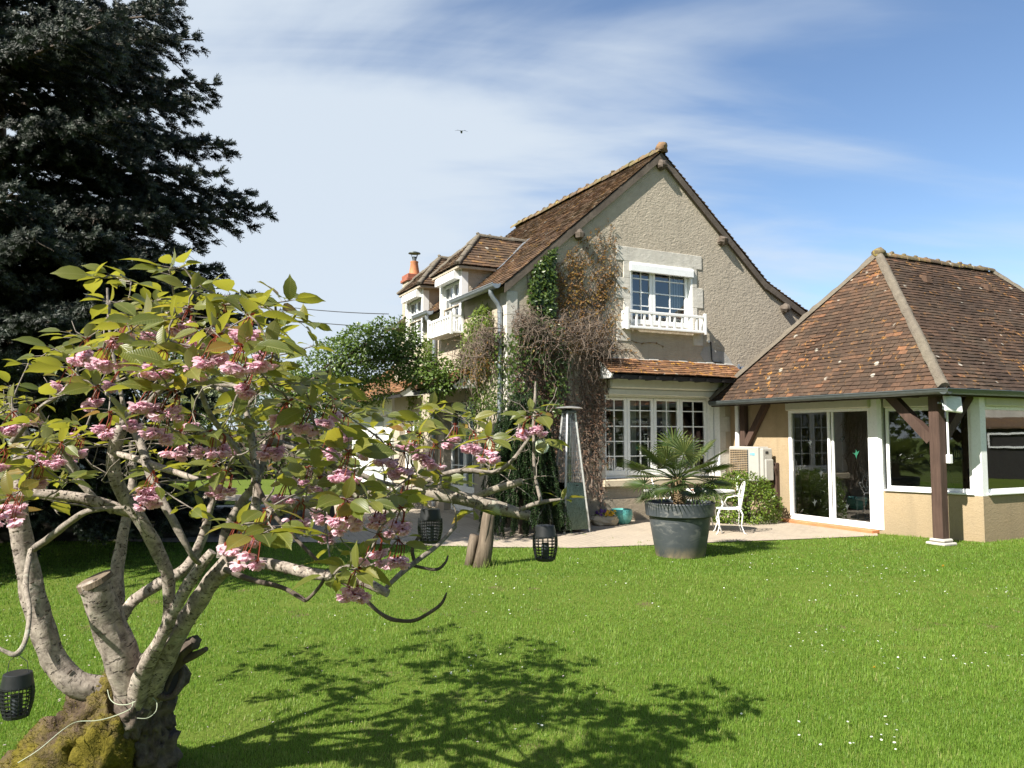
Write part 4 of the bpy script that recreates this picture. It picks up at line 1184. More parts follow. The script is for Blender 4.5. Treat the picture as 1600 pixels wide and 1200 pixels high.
# ------------------------------------------------------------------ ground
gm = MB(); gm.quad((-400,-400,0),(400,-400,0),(400,600,0),(-400,600,0)); tag(gm.build('lawn', M['lawn_soil']), kind='structure')
PATIO = [ground(-220,838), ground(250,848), ground(480,848), ground(620,852), ground(780,856), ground(900,857), ground(1010,853), ground(1120,848), ground(1230,844), ground(1300,841), ground(1372,838)]
PATIO = [Vector((p_.x, p_.y, 0)) for p_ in PATIO]
pp = [(p_.x, p_.y, .012) for p_ in PATIO] + [tuple(HL(5.6,-3.4,.012)), tuple(HL(5.6,.2,.012)), tuple(HL(.2,.2,.012)), tuple(HL(.2,9,.012)), tuple(HL(-6,9,.012))]
gm = MB(); gm.add(pp, [tuple(range(len(pp)))]); tag(gm.build('patio', M['paving']), kind='structure')

# ------------------------------------------------------------------ big pot with palm
PB = ground(1063, 868); PB.z = 0
pt = thing('plant_pot', 'large round charcoal plastic pot with thick rim standing on the lawn edge', 'plant pot', PB)
m_, t_, b_ = new_mat('dirty_pot')
v_ = coords(t_); n_ = nz(t_, v_, 3.0, 6, .7, 1.2); z_ = N(t_, 'ShaderNodeSeparateXYZ'); lk(t_, v_, z_.inputs[0])
cc_ = mixrgb(t_, mrange(t_, nz(t_, v_, 5, 4), .3, .7), (0.042,0.050,0.058), (0.062,0.070,0.078))
smear = mth(t_, 'MULTIPLY', mrange(t_, nz(t_, coords(t_, scale=(1.5,1.5,3.0), rot=(0,.5,0)), 2.4, 5, .7, 1.0), .52, .62), mrange(t_, z_.outputs[2], .15, .45))
cc_ = mixrgb(t_, mth(t_, 'MULTIPLY', smear, .8), cc_, (0.17,0.17,0.165))
mud = mth(t_, 'MULTIPLY', mrange(t_, z_.outputs[2], .17, .0), mrange(t_, n_, .35, .6))
cc_ = mixrgb(t_, mud, cc_, (0.24,0.19,0.12)); lk(t_, cc_, b_.inputs['Base Color']); b_.inputs['Roughness'].default_value = .5
q_ = MB(); q_.lathe([(.335,0),(.345,.02),(.425,.50),(.43,.555),(.425,.56),(.465,.565),(.478,.575),(.490,.73),(.492,.745),(.485,.757),(.468,.757),(.455,.74),(.445,.68),(.0,.68)], PB, 64, cap=False); q_.build('pot', m_, pt, smooth=True, auto=35)
q_ = MB(); q_.lathe([(.44,.70),(.3,.72),(.001,.73)], PB, 24, cap=False); q_.build('soil', simple('soil', (0.05,0.035,0.025), 1, var=.4, bmp=.8), pt, smooth=True)
palm = thing('fan_palm', 'dwarf fan palm with stiff dark green fans growing in the charcoal pot', 'palm', PB + Vector((0,0,.70)))
q_ = MB()
tp = [PB+Vector((0.0,0,.70)), PB+Vector((-.01,0,.85)), PB+Vector((-.03,.0,1.0)), PB+Vector((-.02,0,1.10))]
q_.tube(tp, [.085,.09,.085,.06], 12)
q_.build('trunk', m_wood('palm_fibre', (0.13,0.085,0.045), (0.33,0.24,0.14), (40,40,8)), palm)
q_ = MB(); pr = random.Random(5)
for k in range(70):
    a = pr.uniform(0,6.28); z0 = pr.uniform(.72,1.06); c = PB+Vector((-.02+.085*math.cos(a), .085*math.sin(a), z0))
    q_.tube([c, c+Vector((.03*math.cos(a),.03*math.sin(a),.07))], [.012,.004], 4)
q_.build('leaf_base', m_wood('fibre_old', (0.16,0.11,0.06), (0.38,0.29,0.17), (40,40,8)), palm)
fr_ = MB(); st_ = MB(); top = PB+Vector((-.02,0,1.07))
def fan(az, el, ln, rad_, seed, roll=0.0):
    q = random.Random(seed)
    d = Vector((math.cos(az)*math.cos(el), math.sin(az)*math.cos(el), math.sin(el)))
    end = top + d*ln + Vector((0,0,-.09*ln*(1 if el < .9 else .3)))
    st_.tube([top, top + d*ln*.55 + Vector((0,0,.012)), end], [.013,.009,.007], 5)
    d2 = (end - (top + d*ln*.55)).normalized()
    side = d2.cross(Vector((0,0,1)))
    if side.length < .1: side = Vector((1,0,0))
    side.normalize(); up = side.cross(d2).normalized()
    if roll: 
        rm = Matrix.Rotation(roll, 3, d2); side = rm @ side; up = rm @ up
    n = 27
    for i in range(n):
        a = R(-138) + R(276)*i/(n-1)
        ld = (d2*math.cos(a) + side*math.sin(a) + up*(.16+.10*math.cos(a*1.0))).normalized()
        L_ = rad_*(1 - .22*abs(a/R(138))**2)*q.uniform(.92,1.05)
        wv = Vector((0,0,-1))
        pv = ld.cross(up).normalized()
        w0, w1 = .004, .0125*rad_/.36
        p0 = end + ld*.02; p1 = end + ld*L_*.45; p2 = end + ld*L_*.8 + wv*L_*.05; p3 = end + ld*L_ + wv*L_*q.uniform(.08,.22)
        keel = up*(-.008)
        pts = [p0-pv*w0, p0+pv*w0, p1+pv*w1, p1+keel, p1-pv*w1, p2+pv*w1*.7, p2+keel*.7, p2-pv*w1*.7, p3]
        tt = min(1, max(0, q.gauss(.45,.18) + (.3 if el > .7 else 0)))
        fr_.add(pts, [(0,1,3),(1,2,3),(0,3,4),(3,2,5,6),(4,3,6,7),(6,5,8),(7,6,8)], tint=tt)
pq = random.Random(8)
specs = [(R(100),1.25,.50,.36),(R(-80),1.05,.52,.37),(R(180),.75,.55,.38),(R(0),.85,.55,.40),(R(20),.52,.60,.40),(R(-25),.35,.60,.38),(R(200),.40,.58,.38),(R(160),.30,.62,.38),(R(235),.55,.52,.36),(R(-60),.45,.50,.38),(R(-95),.15,.46,.36),(R(60),.5,.55,.36),
         (R(185),-.05,.55,.36),(R(-10),-.02,.52,.36),(R(215),-.30,.46,.32),(R(-35),-.28,.46,.33),(R(250),-.15,.46,.34),(R(130),.1,.55,.35),(R(35),.1,.55,.35),(R(-60),-.42,.40,.30),(R(170),-.45,.42,.30),(R(-130),.85,.5,.36)]
for i, (a, e, l, r_) in enumerate(specs): fan(a+pq.uniform(-.1,.1), e, l*pq.uniform(.85,1.0), r_*.98, 100+i, pq.uniform(-.4,.4))
fr_.build('frond', M['palm_leaf'], palm); st_.build('stalk', M['palm_leaf'], palm)

# ------------------------------------------------------------------ patio heater
hc = (ground(863,832)+ground(922,832))/2 + Vector((-.02,.12,0)); hc.z = .012
ht = thing('patio_heater', 'tall stainless steel pyramid patio heater with glass tube in front of the creeper', 'patio heater', hc, R(27))
HTM = Matrix.Translation(hc) @ Matrix.Rotation(R(27), 4, 'Z')
bs, ts, zh, zt_ = .26, .082, .86, 2.08
def hs(z): return bs + (ts-bs)*(z-.02)/(zt_-.02)
m_, t_, b_ = new_mat('steel'); b_.inputs['Base Color'].default_value = (.15,.16,.13,1); b_.inputs['Metallic'].default_value = 1; b_.inputs['Roughness'].default_value = .09
bump(t_, b_, nz(t_, coords(t_, scale=(2,2,1)), 3, 3), .08, .02)
M['steel'] = m_
M['alu'] = simple('alu', (.66,.66,.65), .35, metal=.7, var=.06)
for sx, sy in ((-1,-1),(1,-1),(1,1),(-1,1)):
    q_ = MB(HTM); q_.beam((sx*bs,sy*bs,0),(sx*hs(zt_),sy*hs(zt_),zt_),.028,.028,(sx,-sy,0)); q_.build('leg', M['alu'], ht)
q_ = MB(HTM)
e0, e1 = hs(.05)-.006, hs(zh)-.006
for a, b in (((-1,-1),(1,-1)),((1,-1),(1,1)),((1,1),(-1,1)),((-1,1),(-1,-1))):
    q_.quad((a[0]*e0,a[1]*e0,.05),(b[0]*e0,b[1]*e0,.05),(b[0]*e1,b[1]*e1,zh),(a[0]*e1,a[1]*e1,zh))
q_.quad((-e1,-e1,zh),(e1,-e1,zh),(e1,e1,zh),(-e1,e1,zh)); q_.build('panel', M['steel'], ht)
q_ = MB(HTM)
for a, b in (((-1,-1),(1,-1)),((1,-1),(1,1)),((1,1),(-1,1)),((-1,1),(-1,-1))):
    for k in range(16):
        z = zh + .03 + k*(zt_-zh-.05)/16; h = hs(z)-.004
        q_.beam((a[0]*h,a[1]*h,z),(b[0]*h,b[1]*h,z),.003,.003)
    for k in range(1,9):
        f_ = -1+2*k/9; h0, h1 = hs(zh)-.003, hs(zt_)-.003
        def pnt(h): 
            return ((a[0]+(b[0]-a[0])*(f_+1)/2)*h, (a[1]+(b[1]-a[1])*(f_+1)/2)*h)
        p0, p1 = pnt(h0), pnt(h1); q_.beam((*p0,zh),(*p1,zt_),.003,.003)
q_.build('guard', M['zinc'], ht)
q_ = MB(HTM); q_.lathe([(.055,zh),(.055,zt_-.04)], (0,0,0), 20, cap=False); q_.build('glass_tube', M['glass'], ht, smooth=True)
q_ = MB(HTM); q_.bbox(-ts-.02, ts+.02, -ts-.02, ts+.02, zt_, zt_+.05, .01); q_.lathe([(.12,zt_+.051),(.05,zt_+.08)], (0,0,0), 16); q_.build('burner_cap', M['dark_gutter'], ht)
q_ = MB(HTM); q_.lathe([(.245,zt_+.082),(.25,zt_+.09),(.20,zt_+.108),(.04,zt_+.125),(.001,zt_+.126)], (0,0,0), 28); q_.build('reflector', M['alu'], ht, smooth=True, auto=40)
q_ = MB(HTM); q_.box(.03,.07,-hs(.82)-.004,-hs(.82)+.004,.80,.82); q_.build('knob', M['black_plastic'], ht)

# ------------------------------------------------------------------ teal bowl, rock with pansies
tb = ground(971,819); tb.z = .012
q_ = MB(); q_.lathe([(.13,0),(.155,.01),(.205,.10),(.215,.19),(.20,.27),(.19,.275),(.18,.265),(.195,.18),(.18,.12),(.0,.10)], tb, 40, cap=False)
M['teal_glaze'] = simple('teal_glaze', (.10,.36,.33), .25, var=.15)
tag(q_.build('glazed_bowl', M['teal_glaze'], None, smooth=True, origin=tb), 'turquoise glazed round bowl standing against the beige plinth', 'bowl')
rk = ground(945,822); rk.z = .012
tr = thing('stone_trough', 'rough grey stone trough on the patio beside the turquoise bowl', 'planter', rk)
q_ = MB(); q_.blob(rk+Vector((0,.05,.09)), .26, 16, 9, .35, 2.2, (1.05,.75,.52)); q_.build('stone', M['sill_stone'], tr)
pq = random.Random(3)
for (nm, col, ox, lab, stops) in (('pansy_clump', 'purple_petal', -.10, 'purple pansies flowering in the stone trough', [(0,(.05,.01,.12)),(1,(.16,.06,.30))]), ('pansy_clump', 'yellow_petal', .10, 'yellow pansies flowering in the stone trough', [(0,(.55,.30,.01)),(1,(.75,.50,.03))])):
    c0 = rk+Vector((ox,0,.20)); t_ = thing(nm, lab, 'flowers', c0, 0, 'pansies in the trough')
    M[col] = m_leaf(col, stops, .3, stops[1][1], .6)
    q_ = MB(); l_ = MB()
    for k in range(14):
        c = c0+Vector((pq.uniform(-.11,.11), pq.uniform(-.10,.08), pq.uniform(.0,.09))); nn = Vector((pq.uniform(-.4,.4), -1, pq.uniform(.2,.9))).normalized()
        s_ = nn.cross(Vector((0,0,1))).normalized(); u_ = s_.cross(nn)
        for j in range(5):
            a = j*1.2566; dd = s_*math.cos(a)+u_*math.sin(a); ee = nn.cross(dd)
            q_.add([c, c+dd*.018+ee*.014+nn*.004, c+dd*.033, c+dd*.018-ee*.014+nn*.004], [(0,1,2,3)], tint=pq.random())
    for k in range(50):
        c = c0+Vector((pq.uniform(-.13,.13), pq.uniform(-.10,.10), pq.uniform(-.05,.05))); d = Vector((pq.uniform(-1,1),pq.uniform(-1,.5),pq.uniform(.1,1))).normalized()*.05; s_ = d.cross(Vector((.3,.2,1))).normalized()*.014
        l_.add([c, c+d*.5+s_, c+d, c+d*.5-s_], [(0,1,2,3)], tint=pq.random())
    q_.build('petals', M[col], t_); l_.build('leaves', M['shrub_leaf'], t_)

# ------------------------------------------------------------------ white garden table and wrought-iron chairs
M['white_iron'] = simple('white_iron', (.80,.80,.77), .4, var=.08)
tb = Vector((3.12, 13.62, .012))
gt = thing('garden_table', 'white oval iron garden table partly behind the palm', 'table', tb)
q_ = MB(Matrix.Translation(tb)); 
P_ = []; 
for z in (.70,.725):
    for k in range(32): a = k*2*math.pi/32; P_.append((.80*math.cos(a), .42*math.sin(a), z))
q_.add(P_, [list(range(32))[::-1], list(range(32,64))]+[[k,(k+1)%32,32+(k+1)%32,32+k] for k in range(32)])
q_.build('table_top', M['white_iron'], gt)
for sx in (-1,1):
    for sy in (-1,1):
        l_ = MB(Matrix.Translation(tb)); l_.tube([(sx*.45,sy*.22,.70),(sx*.52,sy*.26,.5),(sx*.42,sy*.2,.25),(sx*.5,sy*.26,0)], .014, 6); l_.build('leg', M['white_iron'], gt, smooth=True)
q_ = MB(Matrix.Translation(tb)); q_.blob((.12,-.1,.735), .11, 12, 6, .2, 3, (1.2,.8,.18)); tag(q_.build('wooden_tray', M['terracotta'], None), 'small brown tray lying on the white garden table', 'tray')
def iron_chair(pos, rot, label):
    t_ = thing('iron_chair', label, 'chair', pos, rot, 'white wrought-iron chairs')
    F_ = Matrix.Translation(pos) @ Matrix.Rotation(rot, 4, 'Z')
    for sx in (-1,1):
        l_ = MB(F_); l_.tube([(sx*.15,-.17,.43),(sx*.20,-.21,.36),(sx*.175,-.185,.15),(sx*.20,-.22,.03),(sx*.21,-.25,0)], [.012,.013,.009,.009,.010], 7); l_.build('leg', M['white_iron'], t_, smooth=True)
        l_ = MB(F_); l_.tube([(sx*.15,.16,.43),(sx*.19,.2,.34),(sx*.17,.18,.15),(sx*.19,.22,.03),(sx*.20,.26,0)], [.012,.013,.009,.009,.010], 7); l_.build('leg', M['white_iron'], t_, smooth=True)
    s_ = MB(F_)
    ring = lambda r, z: [(r*math.cos(k*2*math.pi/24), r*math.sin(k*2*math.pi/24), z) for k in range(25)]
    s_.tube(ring(.215,.43), .014, 6, cap=False); s_.tube(ring(.13,.432), .007, 5, cap=False); s_.tube(ring(.05,.432), .007, 5, cap=False)
    for k in range(12):
        a = k*math.pi/6; s_.tube([(.05*math.cos(a),.05*math.sin(a),.432),(.21*math.cos(a),.21*math.sin(a),.432)], .006, 4)
    for rr_ in (.09,.17): s_.tube(ring(rr_,.431), .006, 4, cap=False)
    for k in range(24):
        a = k*math.pi/12; s_.tube([(.13*math.cos(a),.13*math.sin(a),.431),(.21*math.cos(a+.13),.21*math.sin(a+.13),.431)], .004, 4)
    s_.build('seat', M['white_iron'], t_, smooth=False)
    b_ = MB(F_)
    def pt(x, z): return (x, .19 + .17*(z-.43) - .12*x*x*8*.5, z)
    oval = [pt(.215*math.sin(a), .66-.225*math.cos(a)) for a in [k*2*math.pi/26 for k in range(27)]]
    b_.tube(oval, .010, 6, cap=False)
    b_.tube([pt(.13*math.sin(a), .60-.15*math.cos(a)) for a in [k*2*math.pi/22 for k in range(23)]], .008, 5, cap=False)
    for sx in (-1,1):
        b_.tube([pt(sx*(.09+.055*math.cos(a)*(1-a/9)), .76+.055*math.sin(a)*(1-a/9)) for a in [k*.5 for k in range(14)]], .007, 5)
        b_.tube([pt(sx*(.10+.05*math.cos(-a)*(1-a/9)), .53+.05*math.sin(-a)*(1-a/9)) for a in [k*.5 for k in range(14)]], .007, 5)
        b_.tube([pt(sx*.02,.45), pt(sx*.07,.6), pt(sx*.03,.74), pt(sx*.0,.86)], .007, 5)
        b_.tube([pt(sx*.14,.70), pt(sx*.05,.67), pt(0,.60)], .007, 5)
    for k in range(6):
        a = k*math.pi/3; b_.tube([pt(.03*math.cos(a)+.0, .61+.03*math.sin(a)), pt(.055*math.cos(a+.5), .61+.055*math.sin(a+.5)), pt(.03*math.cos(a+1), .61+.03*math.sin(a+1))], .006, 4)
    b_.build('backrest', M['white_iron'], t_, smooth=True)
    a_ = MB(F_)
    for sx in (-1,1): a_.tube([(sx*.20,.21,.62),(sx*.25,.08,.66),(sx*.26,-.06,.63),(sx*.22,-.10,.55),(sx*.19,-.03,.44)], .010, 6)
    a_.build('armrest', M['white_iron'], t_, smooth=True)
iron_chair(Vector((3.76,13.42,.012)), R(-98), 'white wrought-iron chair in front of the round green bush')
iron_chair(Vector((2.86,14.35,.012)), R(80), 'white wrought-iron chair mostly hidden by the potted palm')

# ------------------------------------------------------------------ vegetation helpers
def unit(a):
    n = np.linalg.norm(a, axis=1, keepdims=True); n[n < 1e-9] = 1
    return a/n
def bulk(name, tv, tf, org, dirs, ups, scale, tints, mat, parent=None, origin=None, smooth=False, uv=False):
    """one mesh of many copies of a small leaf, needle or petal (template: x side, y along, z normal)"""
    tv = np.asarray(tv, float); org = np.asarray(org, float); k = len(org); n = len(tv)
    d = unit(np.asarray(dirs, float)); u = np.asarray(ups, float)
    s = np.cross(d, u); bad = np.linalg.norm(s, axis=1) < 1e-4
    if bad.any(): s[bad] = np.cross(d[bad], np.array([[.3,.9,.2]]))
    s = unit(s); u = np.cross(s, d)
    sc = np.asarray(scale, float)
    if sc.ndim == 1: sc = np.stack([sc, sc, sc], 1)
    V = (org[:,None,:] + s[:,None,:]*(tv[None,:,0:1]*sc[:,None,0:1]) + d[:,None,:]*(tv[None,:,1:2]*sc[:,None,1:2]) + u[:,None,:]*(tv[None,:,2:3]*sc[:,None,2:3])).reshape(-1, 3)
    if parent is not None:
        Mx = np.array(ROOT[parent.name].inverted()); V = V @ Mx[:3,:3].T + Mx[:3,3]
    elif origin is not None: V = V - np.array(origin)
    lens = np.array([len(f) for f in tf]); flat = np.concatenate([np.array(f) for f in tf])
    loops = (flat[None,:] + (np.arange(k)*n)[:,None]).reshape(-1)
    tot = np.tile(lens, k); st = np.concatenate([[0], np.cumsum(tot)[:-1]])
    me = bpy.data.meshes.new(name)
    me.vertices.add(len(V)); me.vertices.foreach_set('co', V.astype(np.float32).ravel())
    me.loops.add(len(loops)); me.loops.foreach_set('vertex_index', loops.astype(np.int32))
    me.polygons.add(len(tot)); me.polygons.foreach_set('loop_start', st.astype(np.int32))
    if smooth: me.polygons.foreach_set('use_smooth', np.ones(len(tot), bool))
    me.update(calc_edges=True)
    a = me.attributes.new('tint', 'FLOAT', 'FACE'); a.data.foreach_set('value', np.repeat(np.clip(np.asarray(tints, float),0,1), len(tf)).astype(np.float32))
    if uv:
        l_ = me.uv_layers.new(name='UVMap'); l_.data.foreach_set('uv', np.tile(tv[flat][:, :2], (k, 1)).astype(np.float32).ravel())
    me.materials.append(mat)
    o = bpy.data.objects.new(name, me); COL.objects.link(o)
    if parent is not None: o.parent = parent; ROOT[o.name] = ROOT[parent.name]
    elif origin is not None: o.location = origin
    return o
LEAF2 = ([(0,0,0),(.26,.42,.06),(0,1,-.10),(-.26,.42,.06)], [(0,1,2),(0,2,3)])
_ts = [(0,0),(.10,.24),(.30,.46),(.55,.52),(.78,.38),(.93,.13),(1.08,0)]
def leaf_template(width=.50, droop=.16, fold=.09):
    V = [(0,0,0)]; F = []
    for t, w in _ts[1:-1]:
        z = -droop*t*t
        V += [(-w*width, t, z+fold*w*2.0*width), (0, t, z), (w*width, t, z+fold*w*2.0*width)]
    V.append((0, 1.08, -droop*1.25)); n = len(_ts)-2
    F += [(0,2,1),(0,3,2)]
    for i in range(n-1):
        a = 1+3*i; b = a+3
        F += [(a,a+1,b+1,b),(a+1,a+2,b+2,b+1)]
    a = 1+3*(n-1); F += [(a,a+1,len(V)-1),(a+1,a+2,len(V)-1)]
    return V, F
def needle_shoot(nn=14, seed=1, spread=.30, w=.042):
    q = random.Random(seed); V = []; F = []
    for i in range(nn):
        y = i/(nn-1)*.92; a = i*2.399; r = spread*(1-.35*y)
        c = Vector((math.cos(a), .75, math.sin(a)))
        tip = Vector((r*math.cos(a), y+r*.8, r*math.sin(a)))
        b = Vector((0,y,0)); sd_ = Vector((-math.sin(a), 0, math.cos(a)))*w
        k = len(V); V += [tuple(b-sd_), tuple(b+sd_), tuple(tip)]; F.append((k,k+1,k+2))
    return V, F
def spline(pts, per=6):
    """Catmull-Rom through points with any number of components"""
    P = [np.array(p, float) for p in pts]; out = []
    for i in range(len(P)-1):
        p0 = P[max(i-1,0)]; p1 = P[i]; p2 = P[i+1]; p3 = P[min(i+2,len(P)-1)]
        for k in range(per):
            t = k/per
            out.append(.5*((2*p1)+(-p0+p2)*t+(2*p0-5*p1+4*p2-p3)*t*t+(-p0+3*p1-3*p2+p3)*t**3))
    out.append(P[-1]); return out

KT = 1.25
def atc(x, y, Y): return at(x, y, Y*KT)
# ------------------------------------------------------------------ the cherry tree
def path(spec, per=6):
    """(photo x, photo y, distance, radius in photo pixels) -> world points and radii"""
    q = []
    for x, y, Y, r in spec:
        p_ = atc(x, y, Y); q.append((p_.x, p_.y, p_.z, (r*.72 if r > 3 else r*.9)*Y*KT/1200.0))
    s_ = spline(q, per)
    return [Vector(a[:3]) for a in s_], [max(.0015, float(a[3])) for a in s_]
CB = atc(160, 1240, 3.15); CB.z = 0
cherry = thing('cherry_tree', 'old gnarled dwarf cherry tree with mossy stump, olive leaves and double pink blossom', 'tree', CB)
SK = []                                           # skeleton points for the twigs to grow from
tr_ = MB()
p_, r_ = path([(150,1275,3.22,120),(165,1235,3.2,108),(180,1190,3.17,92),(195,1150,3.14,74),(212,1105,3.1,60),(228,1062,3.08,48),(238,1035,3.06,30)], 10)
tr_.tube(p_, r_, 36, wob=.75)
for (x, y, Y, r, sq) in ((240,1110,3.1,34,(.8,.9,1.6)), (238,1175,3.12,42,(.8,.9,1.4)), (205,1120,2.98,24,(.8,.8,1.5))):
    tr_.blob(atc(x,y,Y), r*Y*KT/1200, 34, 24, .5, 2.6, sq, .5)
tr_.build('trunk', M['rough_bark'], cherry, smooth=True)
tr_ = MB()
HUMP = ((112,1180,3.02,66,(1.05,.95,1.0)), (150,1112,3.04,40,(1.1,.9,1.0)), (165,1165,2.98,48,(.9,.9,1.2)), (60,1225,3.0,62,(1.2,1,.8)), (172,1075,3.04,20,(.9,.9,1.2)))
for (x, y, Y, r, sq) in HUMP:
    tr_.blob(atc(x,y,Y), r*Y*KT/1200, 48, 34, .34, 1.7, sq, .45)
tr_.build('mossy_hump', M['moss'], cherry, smooth=True)
O_=[];D_=[];U_=[];S_=[];T_=[]; qm = random.Random(4)
for (x, y, Y, r, sq) in HUMP:
    c = atc(x,y,Y); rr = r*Y*KT/1200
    for k in range(int(5200*(r/66)**2)):
        d = Vector((qm.gauss(0,1), qm.gauss(0,1), qm.gauss(.35,1))).normalized()
        if noise.noise(d*2.2 + c*2) < -.12: continue
        f = 1 + .34*noise.noise(d*1.7 + c*3) + .153*noise.noise(d*1.7*3.7 + c*5) + .09*noise.noise(d*1.7*9 - c)
        p = c + Vector((d.x*sq[0], d.y*sq[1], d.z*sq[2]))*rr*f
        O_.append(tuple(p - d*.004)); D_.append(tuple(d + Vector((qm.uniform(-.8,.8), qm.uniform(-.8,.8), qm.uniform(-.6,.6))))); U_.append((qm.uniform(-1,1), qm.uniform(-1,1), qm.uniform(-1,1))); l_ = qm.uniform(.010,.024); S_.append((.0035, l_, l_)); T_.append(qm.gauss(.45,.25))
bulk('moss_cover', [(-.5,0,0),(.5,0,0),(0,1,.2)], [(0,1,2)], O_,D_,U_,S_,T_, M['moss_tuft'], cherry)
O_=[];D_=[];U_=[];S_=[];T_=[]
for k in range(900):
    f = qm.random(); i = min(len(p_)-2, int(f*len(p_))); a = qm.uniform(0, 6.28)
    d = Vector((math.cos(a), math.sin(a), .15)); c = p_[i] + d*r_[i]*1.02
    O_.append(tuple(c)); D_.append((qm.uniform(-.4,.4)+d.x*.25, qm.uniform(-.4,.4)+d.y*.25, qm.choice((-1,1)))); U_.append(tuple(d)); l_ = qm.uniform(.015,.05); S_.append((l_*.6, l_, l_)); T_.append(.3)
bulk('bark_flakes', [(-.5,0,0),(.5,0,.05),(.4,1,.28),(-.35,.9,.2)], [(0,1,2,3)], O_,D_,U_,S_,T_, M['rough_bark'], cherry)
